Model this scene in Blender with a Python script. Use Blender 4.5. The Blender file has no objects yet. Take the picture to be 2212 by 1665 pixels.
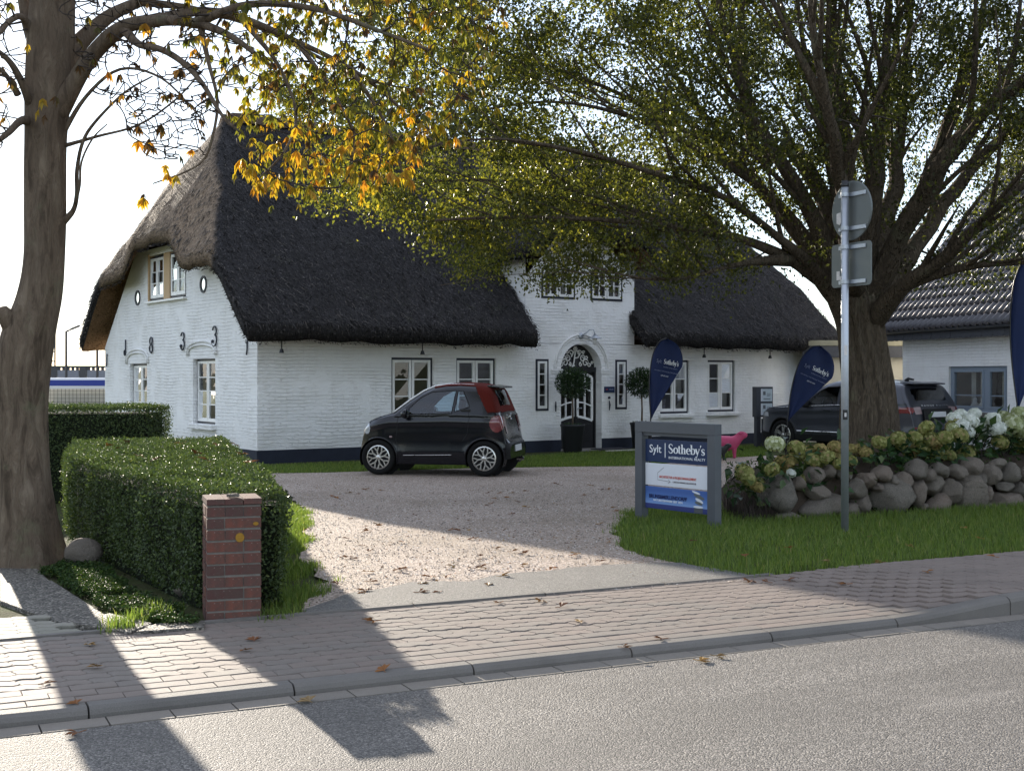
import bpy, bmesh, math, random
import numpy as np
from mathutils import Vector, Matrix, noise as mnoise

R = math.radians
random.seed(7)
rng = np.random.default_rng(7)
scene = bpy.context.scene
COL = scene.collection

# ------------------------------------------------------------------ camera
FPX, CXP, HZP, EYE = 2750.0, 1106.0, 813.0, 1.62     # focal length and horizon measured on a 2212 px wide view
cam_d = bpy.data.cameras.new('camera')
cam_d.sensor_width = 36.0
cam_d.lens = 36.0 * FPX / 2212.0
cam_d.shift_y = -(832.5 - HZP) / 2212.0
cam_d.clip_start = 0.1
cam_d.clip_end = 6000
cam = bpy.data.objects.new('camera', cam_d)
cam.location = (0, 0, EYE)
cam.rotation_euler = (R(90), 0, 0)
COL.objects.link(cam)
scene.camera = cam

# ------------------------------------------------------------------ sky, sun, exposure
SUN_AZ, SUN_EL = R(-25.5), R(15.8)        # azimuth from +Y, clockwise; the sun stands behind the house, to the left
SKY_STRENGTH, SUN_STRENGTH, EXPOSURE = 0.15, 4.3, 1.42
world = bpy.data.worlds.new('World')
scene.world = world
world.use_nodes = True
wn, wl = world.node_tree.nodes, world.node_tree.links
wn.clear()
sky = wn.new('ShaderNodeTexSky')
sky.sky_type = 'NISHITA'
sky.sun_disc = False
sky.sun_elevation = SUN_EL
sky.sun_rotation = SUN_AZ
sky.altitude = 5
sky.air_density = 1.0
sky.dust_density = .15
sky.ozone_density = 2.0
bg = wn.new('ShaderNodeBackground')
bg.inputs['Strength'].default_value = SKY_STRENGTH
# thin high cloud: pale streaks mixed over the clear sky, all the way round
tc = wn.new('ShaderNodeTexCoord')
mp = wn.new('ShaderNodeMapping'); mp.inputs['Scale'].default_value = (1.2, 1.2, 4.5)
nz = wn.new('ShaderNodeTexNoise'); nz.inputs['Scale'].default_value = 2.2; nz.inputs['Detail'].default_value = 7; nz.inputs['Roughness'].default_value = .6
rp = wn.new('ShaderNodeValToRGB'); rp.color_ramp.elements[0].position = .42; rp.color_ramp.elements[1].position = .72
rp.color_ramp.elements[0].color = (0, 0, 0, 1); rp.color_ramp.elements[1].color = (1, 1, 1, 1)
mul = wn.new('ShaderNodeMath'); mul.operation = 'MULTIPLY_ADD'; mul.inputs[1].default_value = .30; mul.inputs[2].default_value = .58
veil = wn.new('ShaderNodeRGB'); veil.outputs[0].default_value = (2.8, 2.95, 3.35, 1)     # an even veil of thin high cloud
mx = wn.new('ShaderNodeMix'); mx.data_type = 'RGBA'
outw = wn.new('ShaderNodeOutputWorld')
wl.new(tc.outputs['Generated'], mp.inputs['Vector']); wl.new(mp.outputs[0], nz.inputs['Vector'])
wl.new(nz.outputs['Fac'], rp.inputs['Fac']); wl.new(rp.outputs['Color'], mul.inputs[0]); wl.new(mul.outputs[0], mx.inputs['Factor'])
wl.new(sky.outputs[0], mx.inputs['A']); wl.new(veil.outputs[0], mx.inputs['B'])
wl.new(mx.outputs['Result'], bg.inputs['Color']); wl.new(bg.outputs[0], outw.inputs['Surface'])

sun_d = bpy.data.lights.new('sun', 'SUN')
sun_d.energy = SUN_STRENGTH
sun_d.angle = R(0.53)
sun_d.color = (1.0, 0.90, 0.76)
sun = bpy.data.objects.new('sun', sun_d)
SUN_DIR = Vector((math.sin(SUN_AZ) * math.cos(SUN_EL), math.cos(SUN_AZ) * math.cos(SUN_EL), math.sin(SUN_EL)))
sun.rotation_euler = (-SUN_DIR).to_track_quat('-Z', 'Y').to_euler()
sun.location = SUN_DIR * 60
COL.objects.link(sun)

vs = scene.view_settings
vs.view_transform = 'Standard'
vs.look = 'None'
vs.exposure = EXPOSURE
vs.gamma = 1.0
vs.use_curve_mapping = False
scene.cycles.max_bounces = 8
scene.cycles.transparent_max_bounces = 16
scene.cycles.use_denoising = True

# ------------------------------------------------------------------ helpers: meshes
def obj(name, me, mat=None, parent=None, loc=None, rot=None, smooth=False):
    o = bpy.data.objects.new(name, me)
    COL.objects.link(o)
    if mat is not None and not me.materials:
        me.materials.append(mat)
    if parent is not None:
        o.parent = parent
    if loc is not None:
        o.location = loc
    if rot is not None:
        o.rotation_euler = rot
    if smooth:
        me.shade_smooth()
    return o

def tag(o, label=None, cat=None, group=None, kind=None):
    if label: o['label'] = label
    if cat: o['category'] = cat
    if group: o['group'] = group
    if kind: o['kind'] = kind
    return o

def thing(name, label, cat, loc=(0, 0, 0), rz=0.0, group=None):
    o = bpy.data.objects.new(name, None)
    o.empty_display_size = .1
    COL.objects.link(o)
    o.location = loc
    o.rotation_euler = (0, 0, rz)
    return tag(o, label, cat, group)

def copy_tree(o, parent=None):
    c = o.copy(); COL.objects.link(c); c.parent = parent
    for ch in o.children:
        copy_tree(ch, c)
    return c

class MB:
    def __init__(s): s.v = []; s.f = []
    def add(s, vs_, fs_):
        n = len(s.v)
        s.v += [tuple(p) for p in vs_]
        s.f += [tuple(i + n for i in f) for f in fs_]
        return s
    def box(s, c, d, rz=0.0, rx=0.0, ry=0.0):
        hx, hy, hz = d[0] / 2, d[1] / 2, d[2] / 2
        m = Matrix.Rotation(rz, 3, 'Z') @ Matrix.Rotation(ry, 3, 'Y') @ Matrix.Rotation(rx, 3, 'X')
        ps = [m @ Vector((x * hx, y * hy, z * hz)) + Vector(c) for z in (-1, 1) for x, y in ((-1, -1), (1, -1), (1, 1), (-1, 1))]
        return s.add(ps, [(3, 2, 1, 0), (4, 5, 6, 7), (0, 1, 5, 4), (1, 2, 6, 5), (2, 3, 7, 6), (3, 0, 4, 7)])
    def b2(s, x0, x1, y0, y1, z0, z1):
        return s.box(((x0 + x1) / 2, (y0 + y1) / 2, (z0 + z1) / 2), (x1 - x0, y1 - y0, z1 - z0))
    def prism(s, poly, z0, z1, top=1.0):
        n = len(poly)
        cx = sum(p[0] for p in poly) / n; cy = sum(p[1] for p in poly) / n
        vs_ = [(x, y, z0) for x, y in poly] + [(cx + (x - cx) * top, cy + (y - cy) * top, z1) for x, y in poly]
        fs_ = [tuple(range(n - 1, -1, -1)), tuple(range(n, 2 * n))] + [(i, (i + 1) % n, n + (i + 1) % n, n + i) for i in range(n)]
        return s.add(vs_, fs_)
    def tube(s, pts, rad, n=8, cap=True):
        pts = [Vector(p) for p in pts]
        if not hasattr(rad, '__len__'): rad = [rad] * len(pts)
        ref = Vector((0, 0, 1))
        base = len(s.v); prev = None
        for i, p in enumerate(pts):
            t = (pts[min(i + 1, len(pts) - 1)] - pts[max(i - 1, 0)]).normalized()
            if prev is None:
                a = t.cross(ref)
                if a.length < .05: a = t.cross(Vector((1, 0, 0)))
            else:
                a = prev - t * prev.dot(t)
                if a.length < 1e-4: a = t.cross(ref)
            a.normalize(); prev = a
            b = t.cross(a)
            for k in range(n):
                an = 2 * math.pi * k / n
                s.v.append(tuple(p + (a * math.cos(an) + b * math.sin(an)) * rad[i]))
        for i in range(len(pts) - 1):
            for k in range(n):
                k2 = (k + 1) % n
                s.f.append((base + i * n + k, base + i * n + k2, base + (i + 1) * n + k2, base + (i + 1) * n + k))
        if cap:
            s.f.append(tuple(base + k for k in range(n - 1, -1, -1)))
            e = base + (len(pts) - 1) * n
            s.f.append(tuple(e + k for k in range(n)))
        return s
    def lathe(s, prof, n=24, axis='Z', c=(0, 0, 0), closed=False):
        base = len(s.v)
        for r_, h in prof:
            for k in range(n):
                a = 2 * math.pi * k / n
                x, y = r_ * math.cos(a), r_ * math.sin(a)
                p = (x, y, h) if axis == 'Z' else ((x, h, y) if axis == 'Y' else (h, x, y))
                s.v.append((p[0] + c[0], p[1] + c[1], p[2] + c[2]))
        m = len(prof)
        for i in range(m if closed else m - 1):
            j = (i + 1) % m
            for k in range(n):
                k2 = (k + 1) % n
                s.f.append((base + i * n + k, base + i * n + k2, base + j * n + k2, base + j * n + k))
        if not closed:
            s.f.append(tuple(base + k for k in range(n - 1, -1, -1)))
            s.f.append(tuple(base + (m - 1) * n + k for k in range(n)))
        return s
    def mesh(s, name='m', fix=True):
        me = bpy.data.meshes.new(name)
        me.from_pydata(s.v, [], s.f)
        if fix:
            bm = bmesh.new(); bm.from_mesh(me)
            bmesh.ops.recalc_face_normals(bm, faces=bm.faces)
            bm.to_mesh(me); bm.free()
        me.update()
        return me
    def build(s, name, mat, parent=None, smooth=False, loc=None, rot=None, bevel=0.0, seg=2):
        o = obj(name, s.mesh(name), mat, parent, loc, rot, smooth)
        if bevel:
            b = o.modifiers.new('bevel', 'BEVEL'); b.width = bevel; b.segments = seg; b.limit_method = 'ANGLE'
        return o

def np_mesh(name, V, Fq, rnd=None, per=None):
    """fast mesh from an (N,3) array and an (M,k) face array; rnd = one float per vertex"""
    V = np.asarray(V, dtype=np.float32); Fq = np.asarray(Fq, dtype=np.int32)
    me = bpy.data.meshes.new(name)
    k = Fq.shape[1]
    me.vertices.add(len(V)); me.vertices.foreach_set('co', V.ravel())
    me.loops.add(Fq.size); me.loops.foreach_set('vertex_index', Fq.ravel())
    me.polygons.add(len(Fq)); me.polygons.foreach_set('loop_start', np.arange(0, Fq.size, k, dtype=np.int32))
    if rnd is not None:
        at = me.attributes.new('rnd', 'FLOAT', 'POINT')
        at.data.foreach_set('value', np.asarray(rnd, dtype=np.float32))
    me.update(calc_edges=True)
    return me

def leaves_mesh(name, P, D, N, L, W, rnd, fold=.25):
    """rhombic folded leaves: base point P, direction D, face normal N, length L, width W (arrays)"""
    D = D / (np.linalg.norm(D, axis=1, keepdims=True) + 1e-9)
    S = np.cross(D, N); S /= (np.linalg.norm(S, axis=1, keepdims=True) + 1e-9)
    U = np.cross(S, D)
    L = L[:, None]; W = W[:, None]
    mid = P + D * L * .45
    a = P; b = mid + S * W * .5 + U * W * fold; c = P + D * L - U * L * .12; d = mid - S * W * .5 + U * W * fold
    n = len(P)
    V = np.stack([a, b, c, d], 1).reshape(-1, 3)
    i = np.arange(n)[:, None] * 4
    Fq = np.concatenate([i + np.array([[0, 1, 2]]), i + np.array([[0, 2, 3]])], 1).reshape(-1, 3)
    return np_mesh(name, V, Fq, np.repeat(rnd, 4))

def unit(n):
    v = rng.normal(size=(n, 3)); return v / np.linalg.norm(v, axis=1, keepdims=True)

def in_poly(pts, poly):
    x, y = pts[:, 0], pts[:, 1]
    c = np.zeros(len(pts), bool); n = len(poly); j = n - 1
    for i in range(n):
        xi, yi = poly[i]; xj, yj = poly[j]
        m = ((yi > y) != (yj > y)) & (x < (xj - xi) * (y - yi) / (yj - yi + 1e-12) + xi)
        c ^= m; j = i
    return c

def sample_poly(poly, n):
    p = np.array(poly); lo, hi = p.min(0), p.max(0); out = []
    tot = 0
    while tot < n:
        q = rng.uniform(lo, hi, size=(n * 2, 2)); q = q[in_poly(q, poly)]
        out.append(q); tot += len(q)
    return np.concatenate(out)[:n]

# ------------------------------------------------------------------ helpers: the lie of the land
K0 = Vector((-2.34, 5.86)); RD = Vector((.8987, .4386)); RN = Vector((-.4386, .8987))
ROAD_ANG = math.atan2(RD.y, RD.x)
def uv(x, y):
    a = x - K0.x; b = y - K0.y
    return a * RD.x + b * RD.y, a * RN.x + b * RN.y
def K(u, v, z=0.0):
    p = K0 + RD * u + RN * v
    return Vector((p.x, p.y, z))
def sstep(a, b, x):
    t = np.clip((x - a) / (b - a), 0, 1); return t * t * (3 - 2 * t)
def gz(x, y):
    u, v = uv(x, y)
    z = .07 - .15 * sstep(1.7, 12.0, v)
    z = np.where(v < 1.7, .07 - .05 * sstep(1.7, .2, v), z)
    z = np.where(v < .05, -.03, z)
    drop = sstep(43, 50, y) * sstep(-8, -14, x)
    return z - 2.6 * drop
def gnd(px, py, lift=0.0):
    """the spot on the ground that a point of the photograph shows"""
    z = 0.0
    for _ in range(6):
        Y = (EYE - z) * FPX / (py - HZP); X = (px - CXP) / FPX * Y
        z = float(gz(X, Y))
    return Vector((X, Y, z + lift))
def at(px, py, Y):
    return Vector(((px - CXP) / FPX * Y, Y, EYE - (py - HZP) / FPX * Y))
def vpl(px, py, v):
    """point on the upright plane parallel to the road at distance v behind the kerb"""
    k = (px - CXP) / FPX
    Y = (v + RN.x * K0.x + RN.y * K0.y) / (RN.x * k + RN.y)
    return at(px, py, Y)

def rough(poly, step=.22, amp=.05, skip=()):
    """walk round a polygon and fray its outline"""
    out = []; n = len(poly)
    for i_ in range(n):
        a, b = Vector((poly[i_][0], poly[i_][1])), Vector((poly[(i_ + 1) % n][0], poly[(i_ + 1) % n][1]))
        k = max(1, int((b - a).length / step)) if a.y < 22 and i_ not in skip else 1
        for j in range(k):
            p = a + (b - a) * j / k
            w = amp if k > 1 else 0
            out.append(Vector((p.x + w * 2 * mnoise.noise(Vector((p.x * 3.1, p.y * 3.1, 0))), p.y + w * 2 * mnoise.noise(Vector((p.y * 3.1, p.x * 3.1, 8))), 0)))
    return out

def sheet(name, poly, off, mat, step=.5, parent=None):
    bm = bmesh.new()
    vs_ = [bm.verts.new((p[0], p[1], 0)) for p in poly]
    bm.faces.new(vs_)
    xs = [p[0] for p in poly]; ys = [p[1] for p in poly]
    for ax, lo, hi in ((0, min(xs), max(xs)), (1, min(ys), max(ys))):
        q = lo + step
        while q < hi:
            co = (q, 0, 0) if ax == 0 else (0, q, 0); no = (1, 0, 0) if ax == 0 else (0, 1, 0)
            bmesh.ops.bisect_plane(bm, geom=bm.verts[:] + bm.edges[:] + bm.faces[:], plane_co=co, plane_no=no)
            q += step
    bmesh.ops.triangulate(bm, faces=[f for f in bm.faces if len(f.verts) > 4])
    for v in bm.verts:
        v.co.z = float(gz(v.co.x, v.co.y)) + off
    bmesh.ops.recalc_face_normals(bm, faces=bm.faces)
    if sum(f.normal.z for f in bm.faces) < 0:
        bmesh.ops.reverse_faces(bm, faces=bm.faces)
    me = bpy.data.meshes.new(name); bm.to_mesh(me); bm.free()
    return obj(name, me, mat, parent)
# ------------------------------------------------------------------ materials
class N:
    """tiny node-graph helper"""
    def __init__(s, name):
        s.m = bpy.data.materials.new(name); s.m.use_nodes = True
        s.t = s.m.node_tree; s.t.nodes.clear()
        s.out = s.t.nodes.new('ShaderNodeOutputMaterial')
        s.co = s.t.nodes.new('ShaderNodeTexCoord')
    def n(s, typ, ins=None, **kw):
        nd = s.t.nodes.new('ShaderNode' + typ)
        for k, v in kw.items(): setattr(nd, k, v)
        for k, v in (ins or {}).items(): s.set(nd, k, v)
        return nd
    def set(s, nd, k, v):
        if isinstance(v, bpy.types.NodeSocket): s.t.links.new(v, nd.inputs[k])
        else:
            if isinstance(v, tuple) and len(v) == 3 and nd.inputs[k].type == 'RGBA': v = v + (1,)
            nd.inputs[k].default_value = v
    def map(s, scale=(1, 1, 1), src='Object', rot=(0, 0, 0)):
        return s.n('Mapping', {'Vector': s.co.outputs[src], 'Scale': scale, 'Rotation': rot}).outputs[0]
    def noise(s, scale, detail=4, rough=.55, vec=None, dist=0.0):
        return s.n('TexNoise', {'Vector': vec or s.co.outputs['Object'], 'Scale': scale, 'Detail': detail, 'Roughness': rough, 'Distortion': dist}).outputs['Fac']
    def voro(s, scale, feature='F1', out='Distance', vec=None):
        return s.n('TexVoronoi', {'Vector': vec or s.co.outputs['Object'], 'Scale': scale}, feature=feature).outputs[out]
    def ramp(s, fac, stops, interp='LINEAR'):
        r = s.n('ValToRGB', {'Fac': fac}); cr = r.color_ramp; cr.interpolation = interp
        while len(cr.elements) < len(stops): cr.elements.new(.5)
        for e, (p, c) in zip(cr.elements, stops):
            e.position = p; e.color = (c + (1,)) if isinstance(c, tuple) else (c, c, c, 1)
        return r.outputs['Color']
    def mix(s, f, a, b, mode='MIX'):
        m = s.n('Mix', data_type='RGBA', blend_type=mode)
        s.set(m, 'Factor', f); s.set(m, 'A', a); s.set(m, 'B', b)
        return m.outputs['Result']
    def math(s, op, a, b=0.0, c=0.0):
        m = s.n('Math', operation=op); s.set(m, 0, a); s.set(m, 1, b); s.set(m, 2, c)
        return m.outputs[0]
    def bump(s, h, strength=.4, dist=.01, normal=None):
        ins = {'Height': h, 'Strength': strength, 'Distance': dist}
        if normal: ins['Normal'] = normal
        return s.n('Bump', ins).outputs[0]
    def rand(s): return s.n('ObjectInfo').outputs['Random']
    def attr(s, name='rnd'): return s.n('Attribute', attribute_name=name).outputs['Fac']
    def pbr(s, col, rough=.8, normal=None, spec=.3, metal=0.0, **kw):
        ins = {'Base Color': col, 'Roughness': rough, 'Specular IOR Level': spec, 'Metallic': metal}
        ins.update(kw)
        if normal: ins['Normal'] = normal
        p = s.n('BsdfPrincipled', ins)
        s.t.links.new(p.outputs[0], s.out.inputs['Surface'])
        return s.m

def plain(name, col, rough=.6, spec=.3, metal=0.0, var=.12, nscale=14, bump=0.0, **kw):
    g = N(name)
    f = g.noise(nscale, 5)
    c = g.mix(f, tuple(x * (1 - var) for x in col), tuple(min(1, x * (1 + var)) for x in col))
    r_ = g.math('MULTIPLY_ADD', f, .16, rough - .08)
    nm = g.bump(g.noise(nscale * 6, 4), bump, .01) if bump else None
    return g.pbr(c, r_, nm, spec, metal, **kw)

def leafmat(name, stops, trans=.45, rough=.45, spec=.4, tboost=1.0):
    g = N(name)
    col = g.ramp(g.attr(), stops)
    p = g.n('BsdfPrincipled', {'Base Color': col, 'Roughness': rough, 'Specular IOR Level': spec})
    t = g.n('BsdfTranslucent', {'Color': g.mix(1.0, col, (tboost * 1.0, tboost * .98, tboost * .6), 'MULTIPLY')})
    m = g.n('MixShader', {0: trans, 1: p.outputs[0], 2: t.outputs[0]})
    g.t.links.new(m.outputs[0], g.out.inputs['Surface'])
    return g.m

def m_asphalt(name, base, warm, scale=85, tracks=False):
    g = N(name)
    cell = g.voro(scale, out='Color')
    bwc = g.n('SeparateColor', {0: cell}).outputs[0]
    col = g.ramp(bwc, [(0, tuple(x * .42 for x in base)), (.45, base), (.8, warm), (1, tuple(min(1, x * 1.7) for x in warm))])
    big = g.noise(.9, 6, .65)
    col = g.mix(g.ramp(g.noise(.9, 6, .65), [(.4, 0.0), (.75, .4)]), col, tuple(x * .55 for x in base))
    col = g.mix(g.ramp(g.noise(.35, 4, .6), [(.45, 0.0), (.7, .35)]), col, tuple(x * 1.25 for x in base))
    if tracks:      # bands polished and darkened by tyres, a few old repairs
        v = g.map((1, 1, 1), rot=(0, 0, -ROAD_ANG)); vs2 = g.n('Mapping', {'Vector': v, 'Scale': (.12, 1.6, 1)}).outputs[0]
        col = g.mix(g.ramp(g.noise(1.0, 3, .5, vs2), [(.42, .0), (.62, .38)]), col, tuple(x * .62 for x in base))
        col = g.mix(g.ramp(g.noise(1.0, 4, .6, g.n('Mapping', {'Vector': v, 'Scale': (.5, 3.0, 1)}).outputs[0]), [(.58, .0), (.70, .25)]), col, tuple(x * 1.5 for x in warm))
        ck = g.voro(.55, 'DISTANCE_TO_EDGE', 'Distance', g.n('Mapping', {'Vector': g.mix(.12, v, g.n('TexNoise', {'Scale': 3.0}).outputs['Color']), 'Scale': (.6, 1, 1)}).outputs[0])
        col = g.mix(g.ramp(ck, [(.0, .0), (.004, .0)]), col, (.05, .047, .045))
    d = g.voro(scale); h = g.math('SUBTRACT', 1.0, d)
    nm = g.bump(h, .75, .012); nm = g.bump(g.noise(30, 3), .25, .01, nm)
    return g.pbr(col, .72, nm, .35)

def m_gravel(name):
    g = N(name)
    cell = g.n('SeparateColor', {0: g.voro(75, out='Color')})
    col = g.ramp(cell.outputs[0], [(0, (.10, .078, .062)), (.3, (.28, .22, .176)), (.55, (.40, .318, .26)), (.8, (.50, .405, .342)), (1, (.65, .56, .49))])
    col = g.mix(g.ramp(g.noise(.55, 6, .6), [(.42, 0.0), (.7, .55)]), col, (.20, .155, .105))
    h = g.math('SUBTRACT', 1.0, g.voro(75))
    nm = g.bump(h, .6, .014); nm = g.bump(g.noise(6, 4), .25, .03, nm)
    return g.pbr(col, .75, nm, .3)

def m_wall():
    g = N('white_painted_brick')
    # courses of 6.5 cm, bricks of 24 cm; object x+y runs along either wall
    sep = g.n('SeparateXYZ', {0: g.co.outputs['Object']})
    along = g.math('ADD', sep.outputs[0], sep.outputs[1])
    wob = g.math('MULTIPLY', g.math('SUBTRACT', g.noise(1.1, 3), .5), .11)
    vec = g.n('CombineXYZ', {0: along, 1: g.math('ADD', sep.outputs[2], wob), 2: 0.0}).outputs[0]
    br = g.n('TexBrick', {'Vector': vec, 'Scale': 1.0, 'Mortar Size': .007, 'Mortar Smooth': .6, 'Brick Width': .25, 'Row Height': .072, 'Bias': 0.0,
                          'Color1': (1, 1, 1), 'Color2': (.7, .7, .7), 'Mortar': (0, 0, 0)})
    patchy = g.ramp(g.noise(1.1, 6, .7), [(.40, .04), (.68, 1.0)])
    hb = g.math('MULTIPLY', br.outputs['Color'], patchy)
    nm = g.bump(hb, 1.0, .03)
    nm = g.bump(g.noise(22, 5, .65), .3, .02, nm)
    nm = g.bump(g.noise(3, 3), .25, .03, nm)
    st = g.ramp(g.noise(2.2, 7, .7), [(.48, 0.0), (.75, .45)])
    col = g.mix(st, (.87, .87, .86), (.72, .70, .65))
    jd = g.math('MULTIPLY', g.math('SUBTRACT', 1.0, br.outputs['Color']), patchy)
    col = g.mix(g.math('MULTIPLY', jd, .06), col, (.42, .40, .37))
    strk = g.ramp(g.noise(1.0, 5, .6, g.map((5, 5, .5))), [(.55, 0.0), (.75, .25)])
    col = g.mix(strk, col, (.68, .665, .62))
    low = g.ramp(sep.outputs[2], [(.18, .5), (.75, 0.0)])
    col = g.mix(g.math('MULTIPLY', low, g.noise(5, 5)), col, (.52, .51, .46))
    chips = g.ramp(g.noise(28, 4, .7), [(.70, 0.0), (.74, 1.0)])
    col = g.mix(g.math('MULTIPLY', chips, .35), col, (.36, .33, .29))
    return g.pbr(col, .82, nm, .25)

def m_thatch(name, a, b, c, brown=None):
    g = N(name)
    st = g.noise(1.0, 6, .7, g.map((46, 46, 14)))
    fine = g.noise(120, 3, .7)
    f = g.math('ADD', g.math('MULTIPLY', st, .6), g.math('MULTIPLY', fine, .4))
    col = g.ramp(f, [(.3, a), (.5, b), (.72, c)])
    big = g.noise(.7, 5, .65)
    col = g.mix(g.ramp(big, [(.35, 0.0), (.75, .5)]), col, tuple(x * .55 for x in b))
    moss = g.ramp(g.noise(1.7, 6, .7), [(.6, 0.0), (.72, .45)])
    col = g.mix(moss, col, (.075, .08, .045))
    fl = g.ramp(g.noise(1.0, 3, .6, g.map((22, 22, 16))), [(.60, 0.0), (.66, .75)])
    col = g.mix(fl, col, tuple(x * 1.25 for x in c))
    dk = g.ramp(g.noise(1.0, 3, .6, g.map((17, 17, 13), rot=(.4, .2, .9))), [(.34, .8), (.42, 0.0)])
    col = g.mix(dk, col, tuple(x * .35 for x in a))
    if brown:      # browner reed, grazing sunlight painted into the left half-hip, stored per vertex
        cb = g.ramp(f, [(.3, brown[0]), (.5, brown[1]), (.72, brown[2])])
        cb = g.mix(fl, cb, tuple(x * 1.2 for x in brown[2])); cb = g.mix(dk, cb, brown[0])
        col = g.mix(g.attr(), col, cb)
    nm = g.bump(f, .9, .05); nm = g.bump(g.noise(17, 3, .6), .9, .08, nm); nm = g.bump(g.noise(4, 4), .4, .06, nm)
    return g.pbr(col, .9, nm, .12)

def m_bark(name, a, b, c, sc=(7, 7, 1.6), depth=.05):
    g = N(name)
    v = g.map(sc)
    r1 = g.noise(2.6, 8, .68, v, .6)
    rid = g.math('ABSOLUTE', g.math('SUBTRACT', r1, .5))
    col = g.ramp(r1, [(.36, tuple(x * .5 for x in a)), (.44, a), (.52, b), (.64, c)])
    blot = g.ramp(g.noise(1.3, 5, .65), [(.35, .0), (.65, .55)])
    col = g.mix(blot, col, tuple(x * .62 for x in b))
    lich = g.ramp(g.noise(2.4, 6, .7), [(.56, 0.0), (.7, .5)])
    col = g.mix(lich, col, (.16, .17, .10))
    nm = g.bump(r1, 1.0, depth); nm = g.bump(rid, .8, depth, nm); nm = g.bump(g.noise(60, 4), .35, .01, nm)
    return g.pbr(col, .9, nm, .15)

def m_pave(name, cols):
    g = N(name)
    c = g.ramp(g.rand(), [(i / (len(cols) - 1), x) for i, x in enumerate(cols)])
    c = g.mix(g.ramp(g.noise(190, 2, .6), [(.3, 0.0), (.75, .55)]), c, tuple(x * 1.7 for x in cols[0]))
    c = g.mix(g.ramp(g.noise(2.2, 6), [(.45, 0.0), (.8, .5)]), c, tuple(x * .55 for x in cols[0]))
    nm = g.bump(g.noise(220, 3, .7), .5, .005)
    return g.pbr(c, .75, nm, .35)

def m_stone(name, cols, sc=9):
    g = N(name)
    c = g.ramp(g.rand(), [(i / (len(cols) - 1), x) for i, x in enumerate(cols)])
    sc = sc * .35
    f = g.noise(sc, 8, .75)
    c = g.mix(g.ramp(f, [(.4, .0), (.72, .6)]), c, (.36, .32, .265))
    c = g.mix(g.ramp(g.noise(sc * 5, 4, .7), [(.52, 0.0), (.70, .75)]), c, (.085, .075, .065))
    c = g.mix(g.ramp(g.noise(sc * .4, 6, .7), [(.58, 0.0), (.72, .5)]), c, (.10, .11, .065))
    fine = g.noise(sc * 9, 5, .75)
    c = g.mix(g.ramp(fine, [(.45, 0.0), (.62, .6)]), c, (.40, .36, .31))
    nm = g.bump(f, .9, .15); nm = g.bump(fine, .7, .05, nm)
    return g.pbr(c, .9, nm, .15)

def m_brick():
    g = N('red_brick')
    c = g.ramp(g.rand(), [(0, (.085, .045, .042)), (.4, (.15, .06, .048)), (.75, (.21, .075, .05)), (1, (.12, .062, .055))])
    c = g.mix(g.ramp(g.noise(16, 6, .7), [(.35, 0.0), (.65, .85)]), c, (.085, .06, .05))
    c = g.mix(g.ramp(g.noise(75, 3, .6), [(.66, 0.0), (.72, .5)]), c, (.42, .40, .36))
    nm = g.bump(g.noise(60, 5, .7), .5, .006)
    return g.pbr(c, .88, nm, .15)

def m_glass(name, tint=(.9, .95, .95), refl=1.0):
    g = N(name)
    fr = g.n('Fresnel', {'IOR': 1.5})
    f = g.math('MINIMUM', g.math('MULTIPLY_ADD', fr.outputs[0], refl * 1.05, .02), 1.0)
    tr = g.n('BsdfTransparent', {'Color': tint + (1,)})
    gl = g.n('BsdfGlossy', {'Color': (.95, .97, 1, 1), 'Roughness': .02, 'Normal': g.bump(g.noise(2.2, 2), .06, .05)})
    m = g.n('MixShader', {0: f, 1: tr.outputs[0], 2: gl.outputs[0]})
    g.t.links.new(m.outputs[0], g.out.inputs['Surface'])
    return g.m

def emissive(name, col, s):
    g = N(name)
    e = g.n('Emission', {'Color': col, 'Strength': s})
    g.t.links.new(e.outputs[0], g.out.inputs['Surface'])
    return g.m

def car_paint(name, col, flake=.0, rough=.28):
    g = N(name)
    nm = g.bump(g.noise(3.0, 2), .012, .05)
    dust = g.ramp(g.noise(5, 6, .7), [(.5, .0), (.9, .03)])
    return g.pbr(g.mix(dust, col, (.12, .115, .10)), g.math('MULTIPLY_ADD', g.noise(7, 5), .1, rough - .05), nm, .35, flake,
                 **{'Coat Weight': .4, 'Coat Roughness': .05})

def m_ground():
    g = N('rough_grass_ground')
    f = g.noise(3.5, 8, .7)
    c = g.ramp(f, [(.3, (.045, .036, .025)), (.5, (.06, .065, .028)), (.7, (.055, .085, .025))])
    nm = g.bump(g.noise(38, 4), .6, .04)
    return g.pbr(c, .95, nm, .1)

M = {}
M['asphalt'] = m_asphalt('road_asphalt', (.14, .13, .119), (.22, .203, .184), 120, True)
M['apron'] = m_asphalt('apron_asphalt', (.15, .143, .132), (.20, .19, .175), 150)
M['gravel'] = m_gravel('driveway_gravel')
M['pebble'] = m_pave('gravel_pebble', [(.20, .17, .15), (.34, .30, .27), (.46, .42, .38), (.12, .10, .09)])
M['ground'] = m_ground()
M['worn'] = plain('worn_road_paint', (.5, .49, .46), .8, .2, var=.35, nscale=60)
M['soil'] = plain('garden_soil', (.055, .042, .032), .95, .1, var=.4, nscale=18, bump=.8)
M['pave'] = m_pave('concrete_paver', [(.158, .134, .115), (.168, .138, .118), (.178, .138, .118), (.16, .14, .122), (.145, .127, .112)])
M['pave_grey'] = m_pave('grey_paver', [(.20, .19, .155), (.23, .215, .18), (.18, .175, .14)])
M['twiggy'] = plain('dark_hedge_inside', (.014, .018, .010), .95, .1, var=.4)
M['joint'] = plain('joint_sand', (.07, .06, .05), .95, .1, var=.3)
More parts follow.
